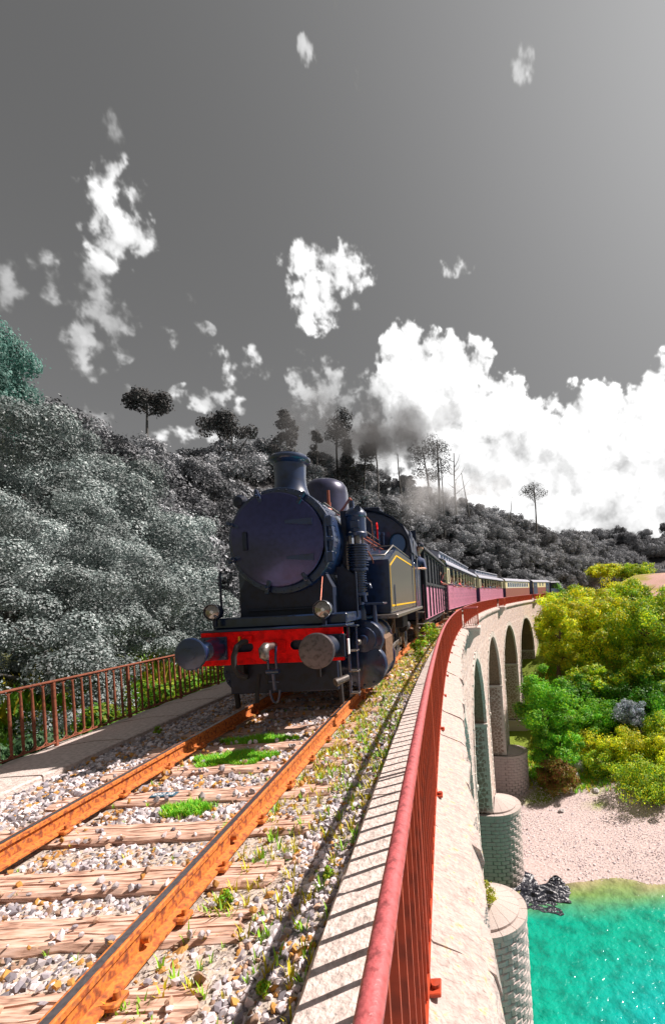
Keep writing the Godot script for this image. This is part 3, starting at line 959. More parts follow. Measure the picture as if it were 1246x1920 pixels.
func _pier(vd: Node3D, off: Vector3, idx: int, c: float, cy: float) -> void:
	var pr := Node3D.new()
	pr.name = "pier" if idx == 0 else "pier_%03d" % idx
	pr.transform = tframe(c, 0, 0)
	pr.position += off
	vd.add_child(pr, true)
	var ht := 1.75
	# shaft in the pier's own axes: x across the bridge, z along it (+z towards the viewer)
	var hb := 1.75 + 0.018 * (SPRING - cy)
	var wt := 2.2
	var wb := 2.2 + 0.014 * (SPRING - cy)
	for sg in [-1.0, 1.0]:
		var q := [Vector3(-3.3, SPRING, ht * sg), Vector3(wt, SPRING, ht * sg), Vector3(wb, cy, hb * sg), Vector3(-3.3, cy, hb * sg)]
		var sides := MB.new()
		sides.quad(q[0], q[1], q[2], q[3], Vector3(0, 0, sg))
		part("pier_side", sides, M.crazy_stone, pr)
	var fronts := MB.new()
	fronts.quad(Vector3(wt, SPRING, -ht), Vector3(wt, SPRING, ht), Vector3(wb, cy, hb), Vector3(wb, cy, -hb), Vector3.RIGHT)
	part("pier_front", fronts, M.rubble_wall, pr)
	fronts = MB.new()
	fronts.quad(Vector3(-3.3, SPRING, -ht), Vector3(-3.3, SPRING, ht), Vector3(-3.3, cy, hb), Vector3(-3.3, cy, -hb), Vector3.LEFT)
	part("pier_back", fronts, M.rubble_wall, pr)
	# quoins: long and short in turn up both front corners
	var qn := MB.new()
	var y := cy + 0.02
	var k := 0
	while y < SPRING - 0.3:
		var t := (SPRING - y) / maxf(SPRING - cy, 0.1)
		var hz := lerpf(ht, hb, t)
		var wx := lerpf(wt, wb, t)
		for sg in [-1.0, 1.0]:
			var l := 0.55 if (k + int(sg)) % 2 == 0 else 0.34
			var d := 0.34 if (k + int(sg)) % 2 == 0 else 0.55
			qn.box(Vector3(wx - d * 0.5 + 0.05, y + 0.17, sg * (hz - l * 0.5 + 0.04)), Vector3(d, 0.325, l), 0.02)
		y += 0.34
		k += 1
	tag(part("quoin", qn, M.white_stone, pr), "", "", "", "stuff")
	for sg in [-1.0, 1.0]:
		var im := MB.new()
		im.box(Vector3(-0.5, SPRING - 0.14, sg * (ht + 0.1)), Vector3(5.7, 0.3, 0.34), 0.04)
		part("impost_band", im, M.white_stone, pr)
	# base: two rounded cutwaters joined by straight sides, faced with courses of squared blocks
	var rb := hb + 0.32
	var yb := RIVER - 1.2
	var nose := 2.45
	var tail := -3.4
	var core := MB.new()
	core.lathe([Vector2(rb + 0.06, yb), Vector2(rb, cy - 0.25)], 28, Transform3D(Basis(), Vector3(nose, 0, 0)), -PI / 2, PI / 2)
	core.lathe([Vector2(rb + 0.06, yb), Vector2(rb, cy - 0.25)], 20, Transform3D(Basis(), Vector3(tail, 0, 0)), PI / 2, PI * 1.5)
	for sg in [-1.0, 1.0]:
		core.quad(Vector3(tail, yb, sg * (rb + 0.06)), Vector3(nose, yb, sg * (rb + 0.06)), Vector3(nose, cy - 0.25, sg * rb), Vector3(tail, cy - 0.25, sg * rb), Vector3(0, 0, sg))
	part("base_core", core, M.mortar_core if idx in [1, 2, 3] else M.block_stone, pr)
	# cap: a ring of slabs and a low cone of wedges running up to the shaft
	var wedges := 8
	for i in wedges:
		var a0 := -PI / 2 + PI * i / wedges + 0.006
		var a1 := -PI / 2 + PI * (i + 1) / wedges - 0.006
		var b := MB.new()
		_sector(b, nose, a0, a1, 0.2, rb + 0.12, cy - 0.32, cy - 0.02, cy - 0.02)
		part("cap_slab", b, M.cap_stone, pr)
		var b2 := MB.new()
		_sector(b2, nose - 0.05, a0, a1, 0.02, rb - 0.28, cy - 0.02, cy + 0.75, cy + 0.12)
		part("cap_wedge", b2, M.cap_stone, pr)
	var cs := MB.new()
	for sg in [-1.0, 1.0]:
		cs.box(Vector3((nose + tail) * 0.5, cy - 0.17, sg * (rb - 0.04)), Vector3(nose - tail, 0.3, 0.34), 0.02)
	cs.lathe([Vector2(0.02, cy - 0.02), Vector2(rb + 0.12, cy - 0.02), Vector2(rb + 0.12, cy - 0.32)], 16, Transform3D(Basis(), Vector3(tail, 0, 0)), PI / 2, PI * 1.5)
	part("cap_edge", cs, M.cap_stone, pr)
	if not idx in [1, 2, 3]:
		return
	var vs := []
	var r := RandomNumberGenerator.new()
	r.seed = 500 + idx
	var ch := 0.34
	var per := 9
	for vi in 5:
		var b := MB.new()
		var da := PI / per * 0.5 - 0.006
		var seg := 4
		var f := []
		for q in seg + 1:
			var a := lerpf(-da, da, float(q) / seg)
			var col := []
			for h in 4:
				var edge: bool = q == 0 or q == seg or h == 0 or h == 3
				var rad := rb + (0.02 if edge else 0.055 + r.randf_range(0.0, 0.045))
				col.append(Vector3(rad * cos(a), [0.008, 0.05, ch - 0.05, ch - 0.008][h], rad * sin(a)))
			f.append(col)
		for q in seg:
			for h in 3:
				b.quad(f[q][h], f[q + 1][h], f[q + 1][h + 1], f[q][h + 1], f[q][h] * Vector3(1, 0, 1))
		vs.append(b.mesh())
	var flat := []
	for vi in 3:
		var b := MB.new()
		b.box_x(Transform3D(Basis(), Vector3(0, ch * 0.5, 0)), Vector3(0.84, ch - 0.016, 0.14), 0.03, 0.008, r)
		flat.append(b.mesh())
	var n := 0
	var yy := cy - 0.34 - ch
	var row := 0
	while yy > RIVER - (0.4 if idx == 1 else 0.1) and n < 290:
		var shift := 0.5 if row % 2 == 0 else 0.0
		for i in per + 1:
			var a := -PI / 2 + PI * (i + shift) / per
			if a > PI / 2 + 0.05: continue
			var xf := Transform3D(Basis(Vector3.UP, -a), Vector3(nose, yy, 0))
			inst("stone_block", vs[r.randi() % 5], M.block_stone, pr, xf)
			n += 1
		for i in 2:
			var x := nose - (0.8 if shift == 0.0 else 0.43) - i * 0.86
			inst("stone_block", flat[r.randi() % 3], M.block_stone, pr, Transform3D(Basis(), Vector3(x, yy, rb - 0.02 + r.randf() * 0.02)))
			n += 1
		yy -= ch
		row += 1

func _sector(b: MB, cx: float, a0: float, a1: float, r0: float, r1: float, y0: float, yi: float, yo: float) -> void:
	var m := 3
	for i in m:
		var p0 := lerpf(a0, a1, float(i) / m)
		var p1 := lerpf(a0, a1, float(i + 1) / m)
		var A := Vector3(cx + r0 * cos(p0), yi, r0 * sin(p0))
		var B := Vector3(cx + r0 * cos(p1), yi, r0 * sin(p1))
		var C := Vector3(cx + r1 * cos(p1), yo, r1 * sin(p1))
		var D := Vector3(cx + r1 * cos(p0), yo, r1 * sin(p0))
		b.quad(A, B, C, D, Vector3.UP)
		b.quad(D, C, Vector3(C.x, y0, C.z), Vector3(D.x, y0, D.z), Vector3(cos(p0), 0, sin(p0)))
	for p in [a0, a1]:
		var A := Vector3(cx + r0 * cos(p), yi, r0 * sin(p))
		var D := Vector3(cx + r1 * cos(p), yo, r1 * sin(p))
		b.quad(A, D, Vector3(D.x, y0, D.z), Vector3(A.x, y0, A.z), Vector3(sin(p), 0, -cos(p)) * (1 if p == a0 else -1))


# ---------------------------------------------------------------- railings
func build_railings() -> void:
	var bars := [[-2.4, 25.4], [27.2, 59.4], [61.2, 93.4], [95.2, 124.0]]
	var labels := ["red iron railing beside the camera with a thick pink handrail", "red iron railing between the first and second refuge of the viaduct",
		"red iron railing between the second and third refuge", "last length of red railing, partly behind the yellow tree"]
	var top := 0.71
	var low := -0.26
	var w := 2.11
	var bm := MB.new()
	bm.box(Vector3(0, (top + low) * 0.5 - 0.01, 0), Vector3(0.04, top - low - 0.05, 0.015))
	var bar := bm.mesh()
	for k in 4:
		var s0: float = bars[k][0]
		var s1: float = bars[k][1]
		var o := thing("bridge_railing", labels[k], "railing", Transform3D(Basis(), tp(s0, w, low)), "railings along the river side")
		var off := -o.position
		var line := []
		var s := s0
		while s < s1:
			line.append(tp(s, w, top) + off)
			s += 0.6
		if s - 0.6 < s1 - 0.05: line.append(tp(s1, w, top) + off)
		var h := MB.new()
		h.tube(line, 0.028, 12)
		part("handrail", h, M.handrail_red, o)
		var lo := MB.new()
		for i in line.size() - 1:
			var a: Vector3 = line[i] - Vector3(0, top - low, 0)
			var b: Vector3 = line[i + 1] - Vector3(0, top - low, 0)
			var bs := Basis.looking_at(b - a, Vector3.UP)
			lo.box((a + b) * 0.5, Vector3(0.045, 0.012, (b - a).length() + 0.002), 0.0, bs)
		part("bottom_rail", lo, M.rail_red, o)
		if k == 0:
			s = s0 + 0.05
			while s < s1:
				var xf := tframe(s, w, 0)
				xf.origin += off
				inst("baluster", bar, M.rail_red, o, xf)
				s += 0.165
		else:
			var xs := []
			s = s0 + 0.05
			while s < s1:
				var xf := tframe(s, w, 0)
				xf.origin += off
				xs.append(xf)
				s += 0.165
			multi("baluster", bar, M.rail_red, xs, [], o)
		s = s0 + 0.4
		var pm := MB.new()
		pm.box(Vector3(0.0, (top + low) * 0.5 - 0.05, 0), Vector3(0.045, top - low + 0.06, 0.03), 0.004)
		pm.box(Vector3(0.02, low - 0.075, 0), Vector3(0.1, 0.02, 0.09), 0.004)
		pm.lathe([Vector2(0.0, 0.02), Vector2(0.022, 0.018), Vector2(0.022, 0.0)], 8, Transform3D(Basis(), Vector3(0.045, low - 0.066, 0)))
		var pmesh := pm.mesh()
		while s < s1 + 0.3:
			var xf := tframe(minf(s, s1), w, 0)
			xf.origin += off
			inst("post", pmesh, M.rail_red, o, xf)
			s += 2.05
	# the refuges: three-sided cages standing out over the corbels
	var rl := ["red iron refuge cage standing out over the first stone corbel", "red refuge cage over the second corbel, beyond the nearer one", "farthest red refuge cage, close to the yellow tree"]
	var i := 0
	for c in [26.3, 60.3, 94.3]:
		var o := thing("refuge_railing", rl[i], "railing", tframe(c, 2.11, -0.38), "refuges of the viaduct")
		var d := 0.85
		var hz := 0.85
		var hh := 1.09
		var rail := MB.new()
		var lowr := MB.new()
		var pth := [Vector3(0, hh, hz), Vector3(d, hh, hz), Vector3(d, hh, -hz), Vector3(0, hh, -hz)]
		for q in 3:
			rail.tube([pth[q], pth[q + 1]], 0.032, 8)
			var dn: Vector3 = pth[q + 1] - pth[q]
			lowr.box((pth[q] + pth[q + 1]) * 0.5 - Vector3(0, hh - 0.12, 0), Vector3(0.04, 0.014, dn.length()), 0.0, Basis.looking_at(dn, Vector3.UP))
		part("handrail", rail, M.handrail_red, o)
		part("bottom_rail", lowr, M.rail_red, o)
		var bb := MB.new()
		bb.box(Vector3(0, hh * 0.5 + 0.05, 0), Vector3(0.03, hh - 0.12, 0.03))
		var bmesh := bb.mesh()
		for q in 3:
			var m := 7 if q != 1 else 14
			for j in m + 1:
				if q > 0 and j == 0: continue
				inst("baluster", bmesh, M.rail_red, o, Transform3D(Basis(), pth[q].lerp(pth[q + 1], float(j) / m) - Vector3(0, hh, 0)))
		i += 1
	# the far side: old brown railing with arched ends between the bars
	var s0 := 2.6
	var s1 := 15.6
	var o := thing("old_railing", "rusty brown iron railing with looped bars on the left side of the track", "railing", Transform3D(Basis(), tp(s0, -3.1, -0.3)))
	var off := -o.position
	var hr := MB.new()
	var lr := MB.new()
	var line := []
	var s := s0
	while s < s1 + 0.01:
		line.append(tp(s, -3.1, 0.63) + off)
		s += 0.5
	for q in line.size() - 1:
		var a: Vector3 = line[q]
		var b: Vector3 = line[q + 1]
		var bs := Basis.looking_at(b - a, Vector3.UP)
		hr.box((a + b) * 0.5, Vector3(0.06, 0.022, (b - a).length() + 0.002), 0.004, bs)
		lr.box((a + b) * 0.5 - Vector3(0, 0.83, 0), Vector3(0.03, 0.014, (b - a).length() + 0.002), 0.0, bs)
	part("handrail", hr, M.old_iron, o)
	part("bottom_rail", lr, M.old_iron, o)
	var bl := MB.new()
	bl.tube([Vector3(0, -0.2, 0), Vector3(0, -0.1, 0), Vector3(0, 0.15, 0), Vector3(0, 0.5, 0), Vector3(0, 0.62, 0)], [0.011, 0.016, 0.019, 0.015, 0.01], 8)
	var blm := bl.mesh()
	var lp := MB.new()      # the small loops that join two bars at top and bottom
	for e in [0, 1]:
		var pts := []
		for q in 7:
			var a := PI * q / 6.0
			pts.append(Vector3(0, (-0.13 - 0.065 * sin(a)) if e == 0 else (0.545 + 0.07 * sin(a)), -0.0775 + 0.0775 * cos(a)))
		lp.tube(pts, 0.008, 6)
	var lpm := lp.mesh()
	var ps := MB.new()
	ps.box(Vector3(0, 0.14, 0), Vector3(0.045, 0.95, 0.04), 0.006)
	var psm := ps.mesh()
	s = s0 + 0.1
	var q := 0
	while s < s1:
		var xf := tframe(s, -3.1, 0)
		xf.origin += off
		if q % 9 == 4: inst("post", psm, M.old_iron, o, xf)
		else: inst("baluster", blm, M.old_iron, o, xf)
		if s + 0.155 < s1: inst("loop", lpm, M.old_iron, o, xf)
		s += 0.155
		q += 1


# ---------------------------------------------------------------- track
func build_track() -> void:
	# ballast bed
	var b := MB.new()
	var s := -3.0
	while s < BRIDGE_END - 1.0:
		var prof := [Vector2(-2.09, -0.27), Vector2(-1.5, -0.22), Vector2(0, -0.215), Vector2(1.25, -0.2), Vector2(1.64, -0.2)]
		for j in prof.size() - 1:
			b.quad_n(tp(s, prof[j].x, prof[j].y), tp(s, prof[j + 1].x, prof[j + 1].y), tp(s + 1.0, prof[j + 1].x, prof[j + 1].y), tp(s + 1.0, prof[j].x, prof[j].y), Vector3.UP, Vector3.UP, Vector3.UP, Vector3.UP)
		s += 1.0
	tag(part("track_bed", b, M.gravel_bed), "grey and brown gravel bed under the rails", "track bed", "", "structure")

	# rails
	var prof := [Vector2(-0.065, -0.15), Vector2(-0.065, -0.138), Vector2(-0.012, -0.122), Vector2(-0.009, -0.042), Vector2(-0.034, -0.03), Vector2(-0.034, -0.005), Vector2(-0.028, 0.0),
		Vector2(0.028, 0.0), Vector2(0.034, -0.005), Vector2(0.034, -0.03), Vector2(0.009, -0.042), Vector2(0.012, -0.122), Vector2(0.065, -0.138), Vector2(0.065, -0.15)]
	for side in [-1, 1]:
		var lb: String = "rusty orange steel rail on the left" if side < 0 else "rusty orange steel rail on the right, nearer the red railing"
		var o := thing("rail", lb, "rail", Transform3D(Basis(), tp(0, side * GAUGE_HALF, -0.15)), "two rails of the track")
		var off := -o.position
		var rb := MB.new()
		var top := MB.new()
		var st := 0.5
		s = -3.0
		while s < BRIDGE_END - 1.0:
			for j in prof.size() - 1:
				var A := tp(s, side * GAUGE_HALF + prof[j].x, prof[j].y) + off
				var B := tp(s, side * GAUGE_HALF + prof[j + 1].x, prof[j + 1].y) + off
				var C := tp(s + st, side * GAUGE_HALF + prof[j + 1].x, prof[j + 1].y) + off
				var D := tp(s + st, side * GAUGE_HALF + prof[j].x, prof[j].y) + off
				var nn := tframe(s, 0, 0).basis * Vector3(-(prof[j + 1].y - prof[j].y), prof[j + 1].x - prof[j].x, 0)
				rb.quad(A, B, C, D, nn)
			top.quad(tp(s, side * GAUGE_HALF - 0.017, 0.0025) + off, tp(s, side * GAUGE_HALF + 0.022, 0.0025) + off, tp(s + st, side * GAUGE_HALF + 0.022, 0.0025) + off, tp(s + st, side * GAUGE_HALF - 0.017, 0.0025) + off, Vector3.UP)
			s += st
		part("rail_body", rb, M.rust_steel, o)
		part("running_surface", top, M.rail_shine, o)
		var clips := []
		for e in [-1, 1]:
			var cl := MB.new()
			cl.box(Vector3(e * 0.075, -0.142, 0), Vector3(0.07, 0.03, 0.09), 0.008)
			cl.lathe([Vector2(0, 0.03), Vector2(0.014, 0.03), Vector2(0.018, 0.0)], 6, Transform3D(Basis(), Vector3(e * 0.085, -0.128, 0)))
			clips.append(cl.mesh())
		for k in 42:
			var xf := tframe(sleeper_s(k), side * GAUGE_HALF, 0)
			xf.origin += off
			for cm in clips: inst("rail_clip", cm, M.rust_steel, o, xf)
		if side > 0:
			var fp := MB.new()
			fp.tube([Vector3(0.012, -0.085, 0), Vector3(0.05, -0.085, 0)], [0.022, 0.02], 8)
			for z in [2.18, 3.1]:
				var xf := tframe(z, side * GAUGE_HALF, 0)
				xf.origin += off
				part("joint_bolt", fp, M.rust_steel, o, xf)

	# sleepers
	var sm := []
	for k in 6:
		var mb := MB.new()
		var r := RandomNumberGenerator.new()
		r.seed = 30 + k
		var pr := [Vector3(-0.125, -0.13, 0), Vector3(-0.125, -0.02, 1), Vector3(-0.1, -0.002, 1), Vector3(-0.055, 0.0, 0.8), Vector3(-0.045, -0.0, 0.6), Vector3(-0.04, -0.016, 0.3), Vector3(-0.034, 0.0, 0.6), Vector3(0.0, -0.003, 1.0), Vector3(0.03, 0.0, 0.6), Vector3(0.035, -0.013, 0.3), Vector3(0.04, 0.0, 0.6), Vector3(0.065, -0.002, 0.8), Vector3(0.1, -0.003, 1), Vector3(0.125, -0.022, 1), Vector3(0.125, -0.13, 0)]
		var rows := []
		for i in 15:
			var x := lerpf(-1.3, 1.17, i / 14.0)
			var wob := [r.randf_range(-0.012, 0.012), r.randf_range(-0.012, 0.012)]
			var line := []
			for p in pr:
				line.append(Vector3(x + (r.randf_range(-0.03, 0.03) if i in [0, 14] else 0.0), p.y + r.randf_range(-0.008, 0.006) * p.z, p.x + wob[int(absf(p.x) > 0.0) * (1 if p.x > 0.0 else 0)] + r.randf_range(-0.004, 0.004) * p.z))
			rows.append(line)
		for i in 14:
			for j in pr.size() - 1:
				mb.quad(rows[i][j], rows[i][j + 1], rows[i + 1][j + 1], rows[i + 1][j], Vector3(0, 1.0 if (j > 0 and j < pr.size() - 2) else 0.0, (pr[j].x + pr[j + 1].x) * (0.2 if (j > 1 and j < pr.size() - 3) else 1.0)))
		for e in [0, 14]:
			for j in range(1, pr.size() - 1):
				var f := Vector3(-1 if e == 0 else 1, 0, 0)
				mb.tri(rows[e][0], rows[e][j], rows[e][j + 1], f, f, f)
		sm.append(mb.mesh())
	var ord := ["first", "second", "third", "fourth", "fifth", "sixth", "seventh", "eighth", "ninth", "tenth"]
	for k in 42:
		var s1 := sleeper_s(k)
		var xf := tframe(s1, 0, -0.168) * Transform3D(Basis(Vector3.UP, rng.randf_range(-0.012, 0.012)), Vector3(rng.randf_range(-0.03, 0.03), rng.randf_range(-0.012, 0.004), 0))
		var o := inst("railway_sleeper", sm[k % 6], M.sleeper_wood, null, xf)
		var lb := "weathered wooden sleeper under the train, hidden in its shade"
		if k < 2: lb = "wooden sleeper just below the bottom edge of the picture, %s one from the camera" % ord[k]
		elif k < 11: lb = "orange brown wooden sleeper across the gravel, %s one from the bottom of the picture" % ord[k - 2]
		elif k < 18: lb = "wooden sleeper end showing beside the engine, %s one past its front" % ord[k - 11]
		tag(o, lb, "sleeper", "wooden sleepers of the track")
		if k == 6:
			var pl := MB.new()
			pl.box(Vector3(-0.33, 0.008, 0.0), Vector3(0.22, 0.012, 0.09), 0.003)
			var pt := part("number_plate", pl, M.plate_blue, o)
			tag(pt, "small dark blue plate with white figures")
			var tm := TextMesh.new()
			tm.text = "697.28"
			tm.font_size = 16
			tm.pixel_size = 0.0042
			tm.depth = 0.002
			var tmo := inst("plate_lettering", tm, M.letter_white, pt, Transform3D(Basis(Vector3.RIGHT, -PI / 2), Vector3(-0.33, 0.0155, 0.0)))
			tmo.scale = Vector3(0.9, 1, 1)

	_ballast()

const SLEEPERS_NEAR := [0.75, 1.3, 1.9, 2.4, 2.84, 3.44, 4.07, 4.73, 5.37, 6.1, 6.9]

func sleeper_s(k: int) -> float:      # the old sleepers near the camera lie unevenly
	return SLEEPERS_NEAR[k] if k < 11 else 6.9 + (k - 10) * 0.66

func _ballast() -> void:
	var holder := thing("ballast", "loose white, grey and rust coloured gravel between and beside the rails", "gravel")
	holder.set_meta("kind", "stuff")
	var meshes := []
	for k in 6:
		var r := RandomNumberGenerator.new()
		r.seed = 200 + k
		meshes.append(_stone_mesh(r, 0.42))
	var xs := []
	var cs := []
	for k in 6:
		xs.append([]); cs.append([])
	var r := RandomNumberGenerator.new()
	r.seed = 77
	var pn := FastNoiseLite.new()
	pn.frequency = 0.5
	pn.seed = 9
	var s := -1.2
	while s < 34.0:
		var near := s < 9.0
		var cell := 0.028 if s < 3.6 else (0.037 if near else 0.066)
		var near_s := 99.0
		for q in 42:
			if absf(sleeper_s(q) - s) < absf(near_s - s): near_s = sleeper_s(q)
		var w := -2.08
		while w < 1.63:
			var ss := s + r.randf_range(-0.5, 0.5) * cell
			var ww := w + r.randf_range(-0.5, 0.5) * cell
			w += cell * r.randf_range(0.8, 1.2)
			if absf(absf(ww) - GAUGE_HALF) < 0.075: continue
			var ds := absf(ss - near_s)
			if ds < 0.14 and ww > -1.34 and ww < 1.2 and r.randf() > (0.03 if ds < 0.1 else 0.3): continue
			var g := pn.get_noise_2d(ww * 3.0, ss * 3.0)
			if g > 0.32 and r.randf() < 0.5: continue
			var size := cell * r.randf_range(0.42, 1.0) * (1.3 if r.randf() < 0.1 else 1.0)
			var y := -0.225 + size * 0.25
			if ww < -1.4: y -= 0.045 * smoothstep(-1.4, -2.0, ww)
			if ww > 1.2: y += 0.02
			if ds < 0.14 and ww > -1.34 and ww < 1.2: y = -0.165 + size * 0.3
			elif r.randf() < 0.3: y += size * 0.35
			var bs := Basis.from_euler(Vector3(r.randf() * TAU, r.randf() * TAU, r.randf() * TAU)) * Basis.from_scale(Vector3(size, size * r.randf_range(0.45, 0.85), size * r.randf_range(0.6, 1.15)))
			var q := r.randi() % 6
			xs[q].append(Transform3D(bs, tp(ss, ww, y)))
			var t := r.randf()
			var L := r.randf_range(0.34, 0.8)
			var col := Color(L, L * 0.9, L * 0.92)
			if t < 0.2: col = Color(L * 0.42, L * 0.38, L * 0.42)
			elif t < 0.36: col = Color(L * 0.72, L * 0.46, L * 0.32)
			elif t < 0.42: col = Color(0.5, 0.25, 0.06)
			if absf(absf(ww) - GAUGE_HALF) < 0.22 and r.randf() < 0.6: col = Color(0.55 * L + 0.1, 0.3 * L + 0.04, 0.1 * L)
			if ss > 8.0 and ww > 0.85 and r.randf() < 0.5: col = Color(L, L * 0.68, L * 0.22)
			cs[q].append(col)
		s += cell * 0.9
	for k in 6:
		multi("gravel", meshes[k], M.gravel_stone, xs[k], cs[k], holder)

func _stone_mesh(r: RandomNumberGenerator, amt: float) -> ArrayMesh:
	# a faceted pebble: an icosahedron with its corners moved
	var t := (1.0 + sqrt(5.0)) / 2.0
	var p := [Vector3(-1, t, 0), Vector3(1, t, 0), Vector3(-1, -t, 0), Vector3(1, -t, 0), Vector3(0, -1, t), Vector3(0, 1, t), Vector3(0, -1, -t), Vector3(0, 1, -t), Vector3(t, 0, -1), Vector3(t, 0, 1), Vector3(-t, 0, -1), Vector3(-t, 0, 1)]
	for i in 12:
		p[i] = p[i].normalized() * r.randf_range(1.0 - amt, 1.0 + amt * 0.6)
	var f := [[0, 11, 5], [0, 5, 1], [0, 1, 7], [0, 7, 10], [0, 10, 11], [1, 5, 9], [5, 11, 4], [11, 10, 2], [10, 7, 6], [7, 1, 8], [3, 9, 4], [3, 4, 2], [3, 2, 6], [3, 6, 8], [3, 8, 9], [4, 9, 5], [2, 4, 11], [6, 2, 10], [8, 6, 7], [9, 8, 1]]
	var b := MB.new()
	for q in f:
		var nn: Vector3 = (p[q[2]] - p[q[0]]).cross(p[q[1]] - p[q[0]]).normalized()
		if nn.dot(p[q[0]] + p[q[1]] + p[q[2]]) < 0: nn = -nn
		b.tri(p[q[0]], p[q[1]], p[q[2]], nn, nn, nn)
	return b.mesh()


# ---------------------------------------------------------------- the steam engine
# own axes: x to the right as one faces it, y up from the rail top, +z towards the camera, z = 0 at the buffer discs
const ALONG_Z := Basis(Vector3(1, 0, 0), Vector3(0, 0, 1), Vector3(0, -1, 0))     # turns a lathe's y axis to z

func zlathe(b: MB, prof: Array, x: float, y: float, sides := 32) -> void:     # prof: radius, z
	b.lathe(prof, sides, Transform3D(ALONG_Z, Vector3(x, y, 0)))

func ylathe(b: MB, prof: Array, x: float, z: float, sides := 28) -> void:     # prof: radius, y
	b.lathe(prof, sides, Transform3D(Basis(), Vector3(x, 0, z)))

func arc_pts(cx: float, cy: float, r: float, a0: float, a1: float, m: int) -> PackedVector2Array:
	var p := PackedVector2Array()
	for i in m + 1:
		var a := lerpf(a0, a1, float(i) / m)
		p.append(Vector2(cx + r * cos(a), cy + r * sin(a)))
	return p

func build_engine() -> void:
	var e := thing("steam_engine", "black and blue steam engine with a red buffer beam coming towards the camera", "steam engine", Transform3D(Basis(Vector3.UP, -0.038) * Basis(Vector3(0, 0, 1), -0.01), tp(5.3, 0, 0)))
	var b: MB
	var blue: Material = M.engine_blue
	var blk: Material = M.engine_black

	# -- front beam with its two slots
	var beam := CSGBox3D.new()
	beam.name = "buffer_beam"
	beam.size = Vector3(1.86, 0.43, 0.05)
	beam.position = Vector3(0.0, 0.945, -0.6)
	beam.material = M.buffer_red
	e.add_child(beam, true)
	for x in [-0.37, 0.37]:
		var cut := CSGBox3D.new()
		cut.name = "slot"
		cut.size = Vector3(0.13, 0.125, 0.2)
		cut.position = Vector3(x, 0.01, 0)
		cut.operation = CSGShape3D.OPERATION_SUBTRACTION
		cut.material = M.engine_black
		beam.add_child(cut, true)
		for q in [-0.065, 0.065]:
			var cyl := CSGCylinder3D.new()
			cyl.name = "slot_end"
			cyl.radius = 0.0625
			cyl.height = 0.2
			cyl.sides = 16
			cyl.rotation.x = PI / 2
			cyl.position = Vector3(x + q, 0.01, 0)
			cyl.operation = CSGShape3D.OPERATION_SUBTRACTION
			cyl.material = M.engine_black
			beam.add_child(cyl, true)
	b = MB.new()
	for x in [-0.86, -0.72, -0.5, -0.24, -0.1, 0.1, 0.24, 0.5, 0.72, 0.86]:
		for y in [0.765, 1.125]:
			zlathe(b, [Vector2(0.013, -0.576), Vector2(0.01, -0.568), Vector2(0, -0.566)], x, y, 6)
	tag(part("rivet", b, M.buffer_red, e), "", "", "", "stuff")
	b = MB.new()
	b.box(Vector3(0.02, 1.178, -0.78), Vector3(1.94, 0.03, 0.42), 0.006)
	part("beam_shelf", b, blue, e)
	b = MB.new()
	b.box(Vector3(0.02, 1.265, -1.25), Vector3(1.84, 0.14, 0.9), 0.015)
	part("front_platform", b, blue, e)
	b = MB.new()
	b.box(Vector3(0, 0.57, -0.95), Vector3(1.5, 0.58, 0.05), 0.01)
	b.box(Vector3(0, 0.95, -0.64), Vector3(1.8, 0.4, 0.01))
	part("apron", b, blk, e)
	b = MB.new()
	for sx in [-1, 1]:
		b.box(Vector3(sx * 0.52, 0.8, -5.0), Vector3(0.05, 0.62, 8.4), 0.0)
		b.box(Vector3(sx * 0.74, 0.36, -1.05), Vector3(0.05, 0.62, 0.08), 0.01, Basis(Vector3.RIGHT, 0.15))
	b.box(Vector3(0, 0.75, -3.2), Vector3(1.0, 0.5, 0.06))
	part("main_frame", b, M.under_black, e)

	# -- buffers
	for sx in [-1, 1]:
		var x := 0.76 if sx > 0 else -0.74
		var y := 0.925 if sx > 0 else 0.955
		b = MB.new()
		b.box(Vector3(x + (0.02 if sx > 0 else -0.02), y, -0.56), Vector3(0.36, 0.3, 0.035), 0.008)
		zlathe(b, [Vector2(0.15, -0.55), Vector2(0.135, -0.5), Vector2(0.12, -0.32), Vector2(0.125, -0.3), Vector2(0.1, -0.29), Vector2(0.085, -0.27), Vector2(0.085, -0.05)], x, y, 24)
		for q in [[-0.14, -0.11], [0.14, -0.11], [-0.14, 0.11], [0.14, 0.11]]:
			zlathe(b, [Vector2(0.018, -0.545), Vector2(0.018, -0.525), Vector2(0, -0.522)], x + q[0], y + q[1], 6)
		var bf := part("buffer", b, M.engine_blue if sx < 0 else M.engine_black, e)
		b = MB.new()
		var R := 0.212 if sx > 0 else 0.192
		zlathe(b, [Vector2(0.085, -0.06), Vector2(R - 0.02, -0.05), Vector2(R, -0.035), Vector2(R, -0.018), Vector2(R - 0.012, -0.006), Vector2(R * 0.6, 0.004), Vector2(R * 0.25, 0.01), Vector2(0, 0.012)], x, y, 36)
		if sx < 0: zlathe(b, [Vector2(0.075, 0.006), Vector2(0.07, 0.016), Vector2(0.03, 0.02), Vector2(0, 0.02)], x, y, 20)
		part("buffer_disc", b, M.disc_steel if sx > 0 else M.engine_blue, bf)

	# -- hook, screw coupling, brake hose
	b = MB.new()
	b.box(Vector3(0.04, 0.945, -0.565), Vector3(0.3, 0.17, 0.02), 0.006)
	part("hook_plate", b, M.buffer_red, e)
	b = MB.new()
	b.tube([Vector3(0.04, 0.96, -0.58), Vector3(0.04, 0.965, -0.4), Vector3(0.04, 0.97, -0.3), Vector3(0.04, 0.94, -0.235), Vector3(0.04, 0.87, -0.235), Vector3(0.04, 0.835, -0.28), Vector3(0.04, 0.85, -0.33)], [0.045, 0.045, 0.06, 0.065, 0.055, 0.04, 0.025], 10)
